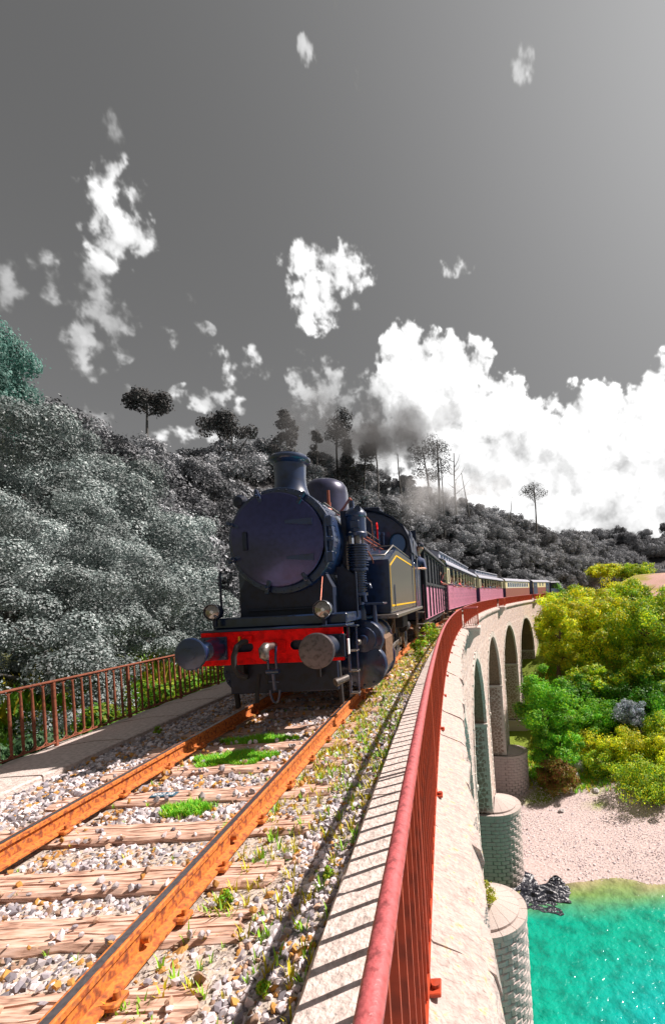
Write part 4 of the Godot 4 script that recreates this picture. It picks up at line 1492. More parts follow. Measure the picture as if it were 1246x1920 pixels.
	part("draw_hook", b, M.steel_worn, e)
	b = MB.new()
	for sx in [-0.05, 0.05]:
		b.tube([Vector3(0.08 + sx, 0.97, -0.38), Vector3(0.08 + sx, 0.8, -0.36), Vector3(0.08 + sx, 0.66, -0.38)], 0.016, 6)
	b.tube([Vector3(0.0, 0.655, -0.38), Vector3(0.16, 0.655, -0.38)], 0.035, 8)
	b.tube([Vector3(0.08, 0.65, -0.38), Vector3(0.085, 0.42, -0.4)], 0.024, 8)
	b.tube([Vector3(0.02, 0.53, -0.39), Vector3(0.15, 0.52, -0.39)], 0.015, 6)
	var ring := []
	for i in 13:
		var a := PI * i / 12.0
		ring.append(Vector3(0.085 + 0.06 * cos(a), 0.42 - 0.16 * sin(a), -0.4))
	b.tube(ring, 0.016, 6)
	part("screw_coupling", b, M.engine_blue, e)
	b = MB.new()
	b.tube([Vector3(-0.3, 1.03, -0.58), Vector3(-0.34, 1.03, -0.48), Vector3(-0.385, 0.98, -0.42), Vector3(-0.42, 0.86, -0.4), Vector3(-0.42, 0.72, -0.4), Vector3(-0.37, 0.62, -0.42), Vector3(-0.29, 0.58, -0.46)], 0.036, 10)
	var hose := part("brake_hose", b, M.rubber, e)
	b = MB.new()
	b.box(Vector3(-0.41, 1.04, -0.55), Vector3(0.025, 0.12, 0.03), 0.005)
	part("tap_handle", b, M.yellow_line, hose)
	b = MB.new()
	b.box(Vector3(-0.31, 1.055, -0.555), Vector3(0.13, 0.1, 0.05), 0.01)
	part("hose_bracket", b, M.buffer_red, hose)
	b = MB.new()
	b.tube([Vector3(-0.24, 0.58, -0.7), Vector3(-0.25, 0.3, -0.62), Vector3(-0.24, 0.22, -0.6)], 0.028, 8)
	b.tube([Vector3(-0.12, 0.7, -0.7), Vector3(-0.13, 0.45, -0.66)], 0.02, 8)
	part("hanging_pipe", b, M.rubber, e)

	# -- lamps
	for sx in [-1, 1]:
		var x := 0.665 if sx > 0 else -0.8
		var y := 1.395 if sx > 0 else 1.43
		var R := 0.122 if sx > 0 else 0.108
		b = MB.new()
		zlathe(b, [Vector2(0.0, -0.84), Vector2(R * 0.6, -0.82), Vector2(R * 0.92, -0.74), Vector2(R, -0.67), Vector2(R, -0.63), Vector2(R * 0.94, -0.615), Vector2(R * 0.88, -0.63)], x, y, 28)
		b.box(Vector3(x, y - R - 0.04, -0.7), Vector3(0.05, 0.1, 0.05), 0.005)
		var lm := part("headlamp", b, blk, e)
		b = MB.new()
		zlathe(b, [Vector2(R * 0.9, -0.632), Vector2(R * 0.97, -0.608), Vector2(R * 1.02, -0.62), Vector2(R * 1.0, -0.64)], x, y, 28)
		part("lamp_rim", b, M.lamp_chrome, lm)
		b = MB.new()
		zlathe(b, [Vector2(R * 0.9, -0.63), Vector2(R * 0.6, -0.612), Vector2(R * 0.3, -0.604), Vector2(0, -0.602)], x, y, 28)
		part("lamp_glass", b, M.lens, lm)
		b = MB.new()
		zlathe(b, [Vector2(0.026, -0.607), Vector2(0.02, -0.594), Vector2(0, -0.59)], x + 0.012, y, 10)
		part("bulb", b, M.letter_white, lm)
	b = MB.new()
	b.box(Vector3(-0.79, 1.66, -0.86), Vector3(0.025, 0.62, 0.025), 0.004)
	part("marker_rod", b, blk, e)
	b = MB.new()
	b.tube([Vector3(0.62, 1.5, -0.72), Vector3(0.58, 1.75, -0.95), Vector3(0.55, 1.88, -1.1)], 0.009, 6)
	part("lamp_cable", b, M.copper_pipe, e)

	# -- smokebox
	var CY := 2.375
	b = MB.new()
	b.prism(PackedVector2Array([Vector2(-0.66, 1.25), Vector2(0.68, 1.25), Vector2(0.68, 1.7), Vector2(0.56, 1.95), Vector2(-0.52, 1.95), Vector2(-0.64, 1.7)]), -1.9, -1.12)
	b.box(Vector3(0.02, 1.42, -1.1), Vector3(1.1, 0.03, 0.04), 0.005)
	part("saddle", b, blk, e)
	b = MB.new()
	b.prism(PackedVector2Array([Vector2(0.68, 1.25), Vector2(0.93, 1.25), Vector2(0.93, 1.62), Vector2(0.93, 1.86), Vector2(0.76, 2.0), Vector2(0.66, 2.0)]), -1.5, -1.44)
	b.box(Vector3(0.945, 1.58, -1.42), Vector3(0.03, 0.66, 0.04), 0.004)
	part("side_plate", b, blk, e)
	b = MB.new()
	zlathe(b, [Vector2(0.745, -2.75), Vector2(0.745, -1.03), Vector2(0.735, -1.005), Vector2(0.66, -0.998), Vector2(0.63, -1.01)], 0.02, CY, 56)
	part("smokebox", b, blue, e)
	b = MB.new()
	for i in 40:
		var a := TAU * i / 40.0
		zlathe(b, [Vector2(0.012, -0.998), Vector2(0.009, -0.988), Vector2(0, -0.986)], 0.02 + 0.705 * cos(a), CY + 0.705 * sin(a), 6)
	for zz in [-1.08, -1.16, -1.95, -2.6]:
		for i in 34:
			var a := -1.2 + 3.4 * i / 33.0
			var d := Vector3(cos(a), sin(a), 0)
			b.tube([Vector3(0.02, CY, zz) + d * 0.742, Vector3(0.02, CY, zz) + d * 0.755], [0.012, 0.008], 6)
	tag(part("rivet", b, blue, e), "", "", "", "stuff")
	b = MB.new()
	zlathe(b, [Vector2(0.655, -1.0), Vector2(0.655, -0.972), Vector2(0.635, -0.958), Vector2(0.61, -0.957), Vector2(0.55, -0.935), Vector2(0.42, -0.9), Vector2(0.27, -0.872), Vector2(0.12, -0.857), Vector2(0, -0.854)], -0.02, CY + 0.01, 56)
	var door := part("smokebox_door", b, M.door_blue, e)
	b = MB.new()
	for i in 3:
		b.box(Vector3(0.69, CY + [0.23, -0.01, -0.26][i], -0.985), Vector3(0.13, [0.15, 0.06, 0.15][i], 0.05), 0.012)
	b.tube([Vector3(0.66, CY + 0.33, -0.965), Vector3(0.66, CY - 0.36, -0.965)], 0.02, 8)
	part("hinge", b, blue, e)
	for y in [0.23, -0.26]:
		b = MB.new()
		b.prism(PackedVector2Array([Vector2(0.3, y - 0.02), Vector2(0.62, y - 0.045), Vector2(0.66, y - 0.045), Vector2(0.66, y + 0.045), Vector2(0.62, y + 0.045), Vector2(0.3, y + 0.02)]), -0.95, -0.9, Transform3D(Basis(Vector3.UP, 0.16), Vector3(-0.01, CY, 0.085)))
		part("hinge_strap", b, blue, door)
	b = MB.new()
	b.box(Vector3(-0.44, CY + 0.0, -0.893), Vector3(0.08, 0.26, 0.03), 0.02, Basis(Vector3.UP, -0.35))
	part("hand_plate", b, blk, door)
	for a in [1.02, 1.95, 2.78, 3.5, 4.45, 5.3]:
		b = MB.new()
		var r := Basis(Vector3(0, 0, 1), a)
		b.box_x(Transform3D(r, Vector3(0.0 + 0.665 * cos(a), CY + 0.665 * sin(a), -0.955)), Vector3(0.2, 0.055, 0.035), 0.01)
		b.lathe([Vector2(0.03, 0.0), Vector2(0.03, 0.045), Vector2(0.016, 0.05), Vector2(0.014, 0.09), Vector2(0, 0.092)], 8, Transform3D(ALONG_Z, Vector3(0.0 + 0.67 * cos(a), CY + 0.67 * sin(a), -0.945)))
		part("door_clamp", b, blue, e)
	b = MB.new()
	zlathe(b, [Vector2(0.09, -1.25), Vector2(0.1, -1.2), Vector2(0.1, -1.1), Vector2(0.06, -1.06), Vector2(0, -1.05)], -0.58, 2.97, 14)
	part("side_valve", b, blk, e)

	# -- chimney, boiler, domes
	b = MB.new()
	ylathe(b, [Vector2(0.38, 3.000), Vector2(0.34, 3.080), Vector2(0.275, 3.170), Vector2(0.24, 3.280), Vector2(0.23, 3.395), Vector2(0.235, 3.542), Vector2(0.242, 3.624), Vector2(0.262, 3.641), Vector2(0.3, 3.669), Vector2(0.312, 3.698), Vector2(0.308, 3.723), Vector2(0.285, 3.735), Vector2(0.265, 3.764), Vector2(0.225, 3.768), Vector2(0.2, 3.747), Vector2(0.19, 3.460)], -0.06, -1.72, 40)
	part("chimney", b, blue, e)
	b = MB.new()
	zlathe(b, [Vector2(0.69, -6.2), Vector2(0.69, -2.76), Vector2(0.74, -2.75)], 0.02, CY - 0.01, 48)
	var boil := part("boiler", b, M.boiler_violet, e)
	b = MB.new()
	for zz in [-3.0, -4.1, -5.2, -6.05]:
		zlathe(b, [Vector2(0.69, zz - 0.04), Vector2(0.702, zz - 0.035), Vector2(0.702, zz + 0.035), Vector2(0.69, zz + 0.04)], 0.02, CY - 0.01, 48)
	part("boiler_band", b, M.engine_blue, boil)
	b = MB.new()
	ylathe(b, [Vector2(0.5, 2.95), Vector2(0.46, 3.02), Vector2(0.435, 3.1), Vector2(0.43, 3.62), Vector2(0.41, 3.74), Vector2(0.35, 3.83), Vector2(0.25, 3.885), Vector2(0.1, 3.905), Vector2(0, 3.907)], -0.08, -3.7, 36)
	part("steam_dome", b, M.boiler_violet, e)
	b = MB.new()
	ylathe(b, [Vector2(0.42, 2.95), Vector2(0.39, 3.05), Vector2(0.38, 3.4), Vector2(0.34, 3.52), Vector2(0.22, 3.58), Vector2(0, 3.6)], 0.04, -5.0, 32)
	part("sand_box", b, M.boiler_violet, e)
	b = MB.new()
	b.tube([Vector3(0.19, 3.0, -2.9), Vector3(0.19, 3.2, -2.9)], 0.022, 8)
	b.tube([Vector3(0.19, 3.2, -2.9), Vector3(0.19, 3.28, -2.9)], [0.04, 0.04], 8)
	b.tube([Vector3(0.19, 3.28, -2.9), Vector3(0.19, 3.5, -2.9)], [0.028, 0.026], 8)
	part("whistle", b, M.copper_pipe, e)
	b = MB.new()
	var hp := []
	for i in 9:
		var z := lerpf(-1.2, -6.0, i / 8.0)
		hp.append(Vector3(0.02 + 0.78 * cos(0.75), CY + 0.78 * sin(0.75), z))
	b.tube(hp, 0.014, 8)
	for i in [0, 2, 4, 6, 8]:
		b.tube([hp[i], hp[i] - Vector3(cos(0.75), sin(0.75), 0) * 0.09], 0.012, 6)
	part("boiler_handrail", b, M.steel_worn, e)
	b = MB.new()
	b.tube([Vector3(0.2, 3.12, -2.3), Vector3(0.42, 3.02, -2.5), Vector3(0.62, 2.86, -2.7), Vector3(0.78, 2.6, -2.65)], 0.02, 8)
	b.tube([Vector3(0.66, 2.68, -3.0), Vector3(0.68, 2.66, -4.4), Vector3(0.66, 2.7, -6.1)], 0.016, 6)
	b.tube([Vector3(0.6, 2.8, -3.0), Vector3(0.62, 2.78, -4.6), Vector3(0.6, 2.8, -6.1)], 0.013, 6)
	b.tube([Vector3(0.74, 2.25, -2.9), Vector3(0.74, 2.3, -4.2), Vector3(0.72, 2.2, -6.1)], 0.018, 6)
	b.tube([Vector3(0.4, 2.98, -3.2), Vector3(0.52, 2.9, -4.2), Vector3(0.7, 2.55, -4.5), Vector3(0.76, 2.3, -4.6)], 0.012, 6)
	part("side_pipe", b, M.copper_pipe, e)
	b = MB.new()
	for i in 3:
		ylathe(b, [Vector2(0.03, 2.8), Vector2(0.03, 3.02), Vector2(0.045, 3.04), Vector2(0.045, 3.1), Vector2(0, 3.12)], 0.5 + i * 0.09, -5.5 - i * 0.14, 8)
	part("injector_valve", b, M.engine_blue, e)
	b = MB.new()
	var wl := []
	for i in 13:
		wl.append(Vector3(0.62, 3.2 + 0.075 * sin(TAU * i / 12.0), -5.35 + 0.075 * cos(TAU * i / 12.0)))
	b.tube(wl, 0.014, 6)
	b.tube([Vector3(0.62, 3.12, -5.35), Vector3(0.62, 3.28, -5.35)], 0.009, 6)
	b.tube([Vector3(0.62, 2.9, -5.35), Vector3(0.62, 3.2, -5.35)], 0.012, 6)
	part("hand_wheel", b, M.buffer_red, e)

	# -- air pump beside the smokebox
	var px := 0.945
	var pz := -1.62
	b = MB.new()
	ylathe(b, [Vector2(0.0, 2.46), Vector2(0.16, 2.46), Vector2(0.165, 2.5), Vector2(0.15, 2.52), Vector2(0.15, 2.74), Vector2(0.165, 2.76), Vector2(0.165, 2.8), Vector2(0.14, 2.84), Vector2(0.1, 2.88), Vector2(0.06, 2.9), Vector2(0, 2.905)], px, pz, 24)
	for a in 8:
		var d := Vector3(cos(a * TAU / 8), 0, sin(a * TAU / 8)) * 0.14
		b.tube([Vector3(px, 2.79, pz) + d, Vector3(px, 2.83, pz) + d], 0.016, 6)
	b.tube([Vector3(px - 0.05, 2.86, pz), Vector3(px - 0.05, 3.0, pz)], [0.05, 0.035], 8)
	b.tube([Vector3(px + 0.06, 2.85, pz + 0.02), Vector3(px + 0.06, 2.86, pz + 0.13)], 0.05, 10)
	b.box(Vector3(px + 0.01, 2.62, pz + 0.15), Vector3(0.14, 0.12, 0.03), 0.01)
	var pump := part("air_pump", b, M.engine_blue, e)
	b = MB.new()
	ylathe(b, [Vector2(0.045, 2.3), Vector2(0.045, 2.48)], px, pz, 12)
	b.tube([Vector3(px - 0.09, 2.3, pz + 0.06), Vector3(px - 0.09, 2.46, pz + 0.06)], 0.03, 8)
	b.tube([Vector3(px + 0.09, 2.3, pz), Vector3(px + 0.09, 2.46, pz)], 0.016, 8)
	b.tube([Vector3(px - 0.13, 2.38, pz + 0.04), Vector3(px - 0.14, 2.2, pz + 0.06), Vector3(px - 0.14, 1.9, pz + 0.06)], 0.035, 8)
	part("piston_rod", b, M.steel_worn, pump)
	b = MB.new()
	var pr := [Vector2(0.0, 2.34), Vector2(0.13, 2.34)]
	for i in 9:
		var y := 2.33 - i * 0.038
		pr.append(Vector2(0.165, y)); pr.append(Vector2(0.165, y - 0.014)); pr.append(Vector2(0.125, y - 0.018)); pr.append(Vector2(0.125, y - 0.036))
	pr.append(Vector2(0.15, 1.975)); pr.append(Vector2(0.15, 1.94)); pr.append(Vector2(0.08, 1.93))
	pr.reverse()
	ylathe(b, pr, px, pz, 24)
	part("ribbed_cylinder", b, M.engine_blue, pump)
	b = MB.new()
	pr = [Vector2(0.0, 1.95), Vector2(0.1, 1.95)]
	for i in 9:
		var y := 1.935 - i * 0.036
		pr.append(Vector2(0.12, y)); pr.append(Vector2(0.12, y - 0.013)); pr.append(Vector2(0.09, y - 0.017)); pr.append(Vector2(0.09, y - 0.034))
	pr.append(Vector2(0.13, 1.6)); pr.append(Vector2(0.13, 1.56)); pr.append(Vector2(0.06, 1.54)); pr.append(Vector2(0.06, 1.42))
	pr.reverse()
	ylathe(b, pr, px, pz, 24)
	b.tube([Vector3(px + 0.1, 1.72, pz), Vector3(px + 0.16, 1.72, pz), Vector3(px + 0.17, 1.66, pz)], 0.03, 8)
	b.tube([Vector3(px + 0.08, 1.57, pz + 0.06), Vector3(px + 0.09, 1.46, pz + 0.07)], 0.035, 8)
	part("lower_cylinder", b, M.engine_blue, pump)
	b = MB.new()
	b.box(Vector3(px - 0.16, 2.2, pz - 0.02), Vector3(0.12, 1.3, 0.16), 0.01)
	part("pump_bracket", b, blk, pump)
	b = MB.new()
	b.tube([Vector3(px - 0.05, 3.0, pz), Vector3(px - 0.1, 3.06, pz - 0.1), Vector3(px - 0.26, 3.0, pz - 0.4), Vector3(0.52, 2.95, -2.3)], 0.02, 8)
	b.tube([Vector3(px + 0.11, 2.3, pz), Vector3(px + 0.16, 2.15, pz - 0.3), Vector3(px + 0.1, 2.1, pz - 0.7)], 0.014, 6)
	b.tube([Vector3(px + 0.13, 2.78, pz - 0.02), Vector3(px + 0.2, 2.7, pz - 0.2), Vector3(px + 0.16, 2.4, pz - 0.5), Vector3(px + 0.05, 2.36, pz - 0.8)], 0.008, 6)
	part("pump_pipe", b, M.copper_pipe, pump)
	b = MB.new()
	b.box(Vector3(1.02, 1.425, -1.95), Vector3(0.52, 0.035, 0.34), 0.006)
	part("pump_shelf", b, M.engine_blue, e)

	# -- cylinders
	for sx in [-1, 1]:
		b = MB.new()
		var cx: float = 0.955 * sx
		zlathe(b, [Vector2(0.2, -1.72), Vector2(0.285, -1.74), Vector2(0.3, -1.77), Vector2(0.3, -1.83), Vector2(0.27, -1.84), Vector2(0.27, -2.56), Vector2(0.3, -2.58), Vector2(0.3, -2.66), Vector2(0, -2.67)].slice(0) if false else [Vector2(0.0, -2.67), Vector2(0.3, -2.66), Vector2(0.3, -2.58), Vector2(0.27, -2.56), Vector2(0.27, -1.84), Vector2(0.3, -1.83), Vector2(0.3, -1.77), Vector2(0.285, -1.74), Vector2(0.2, -1.72), Vector2(0.19, -1.69), Vector2(0.08, -1.68), Vector2(0.075, -1.6), Vector2(0, -1.59)], cx, 0.88, 32)
		var vc := part("valve_chest", b, M.engine_blue, e)
		b = MB.new()
		for i in 10:
			var a := TAU * i / 10.0 + 0.2
			zlathe(b, [Vector2(0.02, -1.76), Vector2(0.02, -1.722), Vector2(0, -1.718)], cx + 0.255 * cos(a), 0.88 + 0.255 * sin(a), 6)
		tag(part("bolt", b, M.engine_blue, vc), "", "", "", "stuff")
		b = MB.new()
		zlathe(b, [Vector2(0.05, -1.68), Vector2(0.045, -1.52), Vector2(0.03, -1.5), Vector2(0, -1.5)], cx - 0.05 * sx, 0.86, 10)
		part("tail_rod", b, M.steel_worn, vc)
		b = MB.new()
		zlathe(b, [Vector2(0.0, -2.75), Vector2(0.36, -2.74), Vector2(0.36, -2.66), Vector2(0.325, -2.64), Vector2(0.325, -1.86), Vector2(0.36, -1.84), Vector2(0.36, -1.76), Vector2(0.34, -1.73), Vector2(0.24, -1.7), Vector2(0.1, -1.67), Vector2(0, -1.665)], 0.93 * sx, 0.475, 36)
		var cyl := part("cylinder", b, M.engine_blue, e)
		b = MB.new()
		for i in 12:
			var a := TAU * i / 12.0
			zlathe(b, [Vector2(0.02, -1.74), Vector2(0.02, -1.7), Vector2(0, -1.695)], 0.93 * sx + 0.3 * cos(a), 0.475 + 0.3 * sin(a), 6)
		tag(part("bolt", b, M.engine_blue, cyl), "", "", "", "stuff")
		b = MB.new()
		b.prism(PackedVector2Array([Vector2(0.55, 0.3), Vector2(1.26, 0.42), Vector2(1.262, 0.86), Vector2(1.2, 0.95), Vector2(0.6, 0.95)]) if sx > 0 else PackedVector2Array([Vector2(-0.55, 0.3), Vector2(-0.6, 0.95), Vector2(-1.2, 0.95), Vector2(-1.262, 0.86), Vector2(-1.26, 0.42)]), -2.62, -1.88)
		part("cylinder_casing", b, M.dirty_brown, e)
		b = MB.new()
		b.tube([Vector3(0.88 * sx, 1.12, -1.98), Vector3(0.88 * sx, 1.3, -1.98), Vector3(0.86 * sx, 1.4, -2.0)], [0.09, 0.08, 0.07], 10)
		b.tube([Vector3(1.06 * sx, 1.1, -2.1), Vector3(1.06 * sx, 1.4, -2.1)], [0.06, 0.04], 10)
		b.tube([Vector3(0.88 * sx, 1.2, -1.98), Vector3(1.06 * sx, 1.22, -2.1)], 0.035, 8)
		part("steam_pipe", b, M.engine_blue, e)

	# -- front steps on the right corner
	b = MB.new()
	b.box(Vector3(0.965, 0.69, -0.72), Vector3(0.035, 0.92, 0.03), 0.004)
	b.box(Vector3(1.07, 0.69, -0.74), Vector3(0.02, 0.92, 0.02), 0.003)
	b.box(Vector3(1.02, 1.16, -0.74), Vector3(0.16, 0.02, 0.1), 0.003)
	var stp := part("step_frame", b, M.engine_blue, e)
	for y in [0.27, 0.56, 0.83]:
		b = MB.new()
		b.box(Vector3(1.02, y, -0.76), Vector3(0.12, 0.02, 0.12), 0.004)
		part("tread", b, M.steel_worn, stp)
	b = MB.new()
	b.tube([Vector3(0.96, 0.5, -0.62), Vector3(0.86, 0.47, -0.52)], 0.045, 10)
	b.tube([Vector3(0.86, 0.47, -0.52), Vector3(0.83, 0.46, -0.49)], 0.055, 10)
	part("heating_pipe", b, M.steel_worn, e)
	b = MB.new()
	b.box(Vector3(0.985, 0.9, -0.63), Vector3(0.02, 0.2, 0.06), 0.004)
	part("builder_plate", b, M.letter_white, e)

	# -- water tanks
	for sx in [-1, 1]:
		var tk := MB.new()
		var z0 := -2.42
		var z1 := -6.95
		var prof := PackedVector2Array([Vector2(z0, 1.25), Vector2(z0, 2.16), Vector2(-3.4, 2.42), Vector2(-3.7, 2.44), Vector2(z1, 2.44), Vector2(z1, 1.25)])
		var xf := Transform3D(Basis(Vector3(0, 0, 1), Vector3(0, 1, 0), Vector3(-1, 0, 0)), Vector3.ZERO)   # profile x runs along z
		tk.prism(prof, -1.29 * sx, -0.74 * sx, xf)
		var tn := part("water_tank", tk, M.engine_blue, e)
		b = MB.new()
		var pn := PackedVector2Array([Vector2(z0 - 0.03, 1.27), Vector2(z0 - 0.03, 2.135), Vector2(-3.41, 2.395), Vector2(-3.7, 2.415), Vector2(z1 + 0.03, 2.415), Vector2(z1 + 0.03, 1.27)])
		b.prism(pn, -1.296 * sx, -1.285 * sx, xf)
		part("tank_plate", b, M.tank_side, tn)
		b = MB.new()
		var ln := [Vector2(-2.52, 1.37), Vector2(-2.52, 2.06), Vector2(-3.4, 2.3), Vector2(z1 + 0.12, 2.3), Vector2(z1 + 0.12, 1.37), Vector2(-2.52, 1.37)]
		for i in 5:
			var A := Vector3(1.299 * sx, ln[i].y, ln[i].x)
			var B := Vector3(1.299 * sx, ln[i + 1].y, ln[i + 1].x)
			var dd := B - A
			b.box_x(Transform3D(Basis.looking_at(dd, Vector3.RIGHT), (A + B) * 0.5), Vector3(0.03, 0.006, dd.length() + 0.03))
		part("yellow_lining", b, M.yellow_line, tn)
		b = MB.new()
		var sl := arc_pts(-2.95, 1.68, 0.07, 0.0, PI, 8)
		sl.append_array(arc_pts(-2.95, 1.4, 0.07, PI, TAU, 8))
		b.prism(sl, -1.3045 * sx, -1.29 * sx, xf)
		part("step_slot", b, M.engine_black, tn)
		b = MB.new()
		b.tube([Vector3(0.78 * sx, 2.18, -2.46), Vector3(0.8 * sx, 2.24, -2.46), Vector3(1.22 * sx, 2.24, -2.48), Vector3(1.24 * sx, 2.5, -3.4), Vector3(1.24 * sx, 2.5, -6.8), Vector3(1.24 * sx, 2.44, -6.85)], 0.018, 8)
		b.tube([Vector3(0.8 * sx, 2.48, -3.4), Vector3(1.24 * sx, 2.5, -3.4)], 0.014, 6)
		part("tank_rail", b, M.steel_worn, tn)
		b = MB.new()
		for i in 14:
			var zz := z0 - 0.1 - i * 0.33
			for y in [1.31]:
				b.tube([Vector3(1.296 * sx, y, zz), Vector3(1.304 * sx, y, zz)], [0.012, 0.009], 6)
		tag(part("rivet", b, M.tank_side, tn), "", "", "", "stuff")
		b = MB.new()
		b.box(Vector3(1.0 * sx, 1.2, -4.85), Vector3(0.86, 0.07, 5.2), 0.012)
		part("running_board", b, M.steel_worn if sx > 0 else blk, e)

	# -- cab
	var outline := PackedVector2Array()
	outline.append(Vector2(-1.3, 1.25))
	outline.append(Vector2(1.3, 1.25))
	outline.append(Vector2(1.31, 2.6))
	for p in [Vector2(1.27, 2.95), Vector2(1.13, 3.25), Vector2(0.9, 3.47), Vector2(0.6, 3.63), Vector2(0.3, 3.71), Vector2(0.0, 3.735), Vector2(-0.3, 3.71), Vector2(-0.6, 3.63), Vector2(-0.9, 3.47), Vector2(-1.13, 3.25), Vector2(-1.27, 2.95), Vector2(-1.31, 2.6)]:
		outline.append(p)
	var wall := CSGPolygon3D.new()
	wall.name = "cab_front"
	wall.polygon = outline
	wall.depth = 0.04
	wall.position = Vector3(0, 0, -6.2)
	wall.material = M.engine_blue
	e.add_child(wall, true)
	for sx in [-1, 1]:
		var cut := CSGCylinder3D.new()
		cut.name = "opening"
		cut.radius = 0.2
		cut.height = 0.3
		cut.sides = 24
		cut.rotation.x = PI / 2
		cut.scale = Vector3(1, 1, 1.25)
		cut.position = Vector3(0.98 * sx, 2.86, 0)
		cut.operation = CSGShape3D.OPERATION_SUBTRACTION
		cut.material = M.engine_blue
		wall.add_child(cut, true)
		b = MB.new()
		var fr := []
		for i in 25:
			var a := TAU * i / 24.0
			fr.append(Vector3(0.98 * sx + 0.215 * cos(a), 2.86 + 0.265 * sin(a), -6.15))
		b.tube(fr, 0.022, 6, false)
		var wf := part("cab_window", b, blk, e)
		b = MB.new()
		b.lathe([Vector2(0.205, 0.0), Vector2(0.205, 0.012), Vector2(0, 0.013)], 24, Transform3D(Basis(Vector3(1, 0, 0), Vector3(0, 0, 1), Vector3(0, -1.25, 0)), Vector3(0.98 * sx, 2.86, -6.19)))
		part("pane", b, M.window_sky, wf)
	b = MB.new()
	var rp := []
	for z in [-5.98, -8.9]:
		var line := []
		for i in range(2, 15):
			var q := outline[i]
			line.append(Vector3(q.x * 1.025, q.y + (0.05 if absf(q.x) < 1.25 else 0.02), z))
		rp.append(line)
	b.strip(rp, true, Vector3.UP)
	var rp2 := []
	for line in rp:
		var l2 := []
		for q in line: l2.append(q * Vector3(0.975, 1, 1) - Vector3(0, 0.04, 0))
		rp2.append(l2)
	b.strip(rp2, true, Vector3.DOWN)
	for k in 2:
		for i in 12:
			b.quad(rp[k][i], rp[k][i + 1], rp2[k][i + 1], rp2[k][i], Vector3(0, 0, 1 if k == 0 else -1))
	part("cab_roof", b, blk, e)
	b = MB.new()
	b.box(Vector3(0.2, 3.8, -7.0), Vector3(0.62, 0.2, 0.9), 0.02)
	part("roof_vent", b, blk, e)
	for sx in [-1, 1]:
		b = MB.new()
		b.box(Vector3(1.29 * sx, 1.83, -7.6), Vector3(0.04, 1.2, 1.28), 0.006)
		b.box(Vector3(1.29 * sx, 2.72, -6.45), Vector3(0.04, 0.9, 0.5), 0.006)
		b.box(Vector3(1.285 * sx, 2.86, -8.75), Vector3(0.04, 0.4, 0.3), 0.006)
		part("cab_side", b, M.engine_blue, e)
		b = MB.new()
		b.tube([Vector3(1.33 * sx, 2.5, -6.72), Vector3(1.33 * sx, 3.0, -6.74)], 0.02, 8)
		b.tube([Vector3(1.36 * sx, 1.4, -7.05), Vector3(1.36 * sx, 2.55, -7.05)], 0.018, 8)
		part("cab_handrail", b, M.lamp_chrome, e)
		b = MB.new()
		for y in [0.35, 0.7, 1.05]:
			b.box(Vector3(1.3 * sx, y, -8.05), Vector3(0.22, 0.025, 0.34), 0.005)
		b.box(Vector3(1.2 * sx, 0.75, -7.88), Vector3(0.03, 1.0, 0.03))
		b.box(Vector3(1.2 * sx, 0.75, -8.22), Vector3(0.03, 1.0, 0.03))
		part("cab_step", b, M.steel_worn, e)
	b = MB.new()
	b.box(Vector3(0, 1.8, -8.85), Vector3(2.5, 1.15, 0.9), 0.02)
	b.box(Vector3(0, 2.95, -8.72), Vector3(2.45, 1.2, 0.03))
	part("coal_bunker", b, blk, e)
	b = MB.new()
	b.box(Vector3(0, 0.95, -9.35), Vector3(2.3, 0.36, 0.05))
	b.box(Vector3(0, 1.2, -8.0), Vector3(2.5, 0.06, 2.7))
	part("rear_beam", b, blk, e)

	# -- wheels, rods, motion
	var wheel0: Node3D = null
	for ax in [[-3.35, 0.6], [-4.85, 0.6], [-6.35, 0.6], [-8.3, 0.42]]:
		var R: float = ax[1]
		b = MB.new()
		b.tube([Vector3(-0.74, R, ax[0]), Vector3(0.74, R, ax[0])], 0.08, 10)
		part("axle", b, M.under_black, e)
		for sx in [-1, 1]:
			var wn := Node3D.new()
			wn.position = Vector3(0.745 * sx, R, ax[0])
			wn.name = "wheel"
			e.add_child(wn, true)
			var across := Transform3D(Basis(Vector3(0, -1, 0), Vector3(1, 0, 0), Vector3(0, 0, 1)), Vector3.ZERO)
			b = MB.new()
			b.lathe([Vector2(R - 0.09, -0.06), Vector2(R, -0.055), Vector2(R, 0.06), Vector2(R - 0.09, 0.065), Vector2(R - 0.09, -0.06)], 36, across)
			b.lathe([Vector2(R + 0.03, -0.07 * sx), Vector2(R + 0.03, -0.045 * sx)], 36, across)
			part("tyre", b, M.steel_worn, wn)
			b = MB.new()
			var ns := 12
			for i in ns:
				var a := TAU * i / ns
				b.tube([Vector3(0, 0.08 * cos(a), 0.08 * sin(a)), Vector3(0, (R - 0.08) * cos(a), (R - 0.08) * sin(a))], [0.035, 0.024], 6, false)
			b.lathe([Vector2(0, -0.08), Vector2(0.12, -0.07), Vector2(0.12, 0.07), Vector2(0, 0.08)], 16, across)
			if R > 0.5:
				var cw := PackedVector2Array()
				cw.append_array(arc_pts(0, 0, R - 0.09, -0.6, 0.6, 8))
				cw.append_array(arc_pts(0, 0, R - 0.26, 0.5, -0.5, 6))
				b.prism(cw, -0.045, 0.045, Transform3D(Basis(Vector3(0, 1, 0), Vector3(0, 0, 1), Vector3(1, 0, 0)), Vector3.ZERO))
			part("spokes", b, M.engine_black, wn)
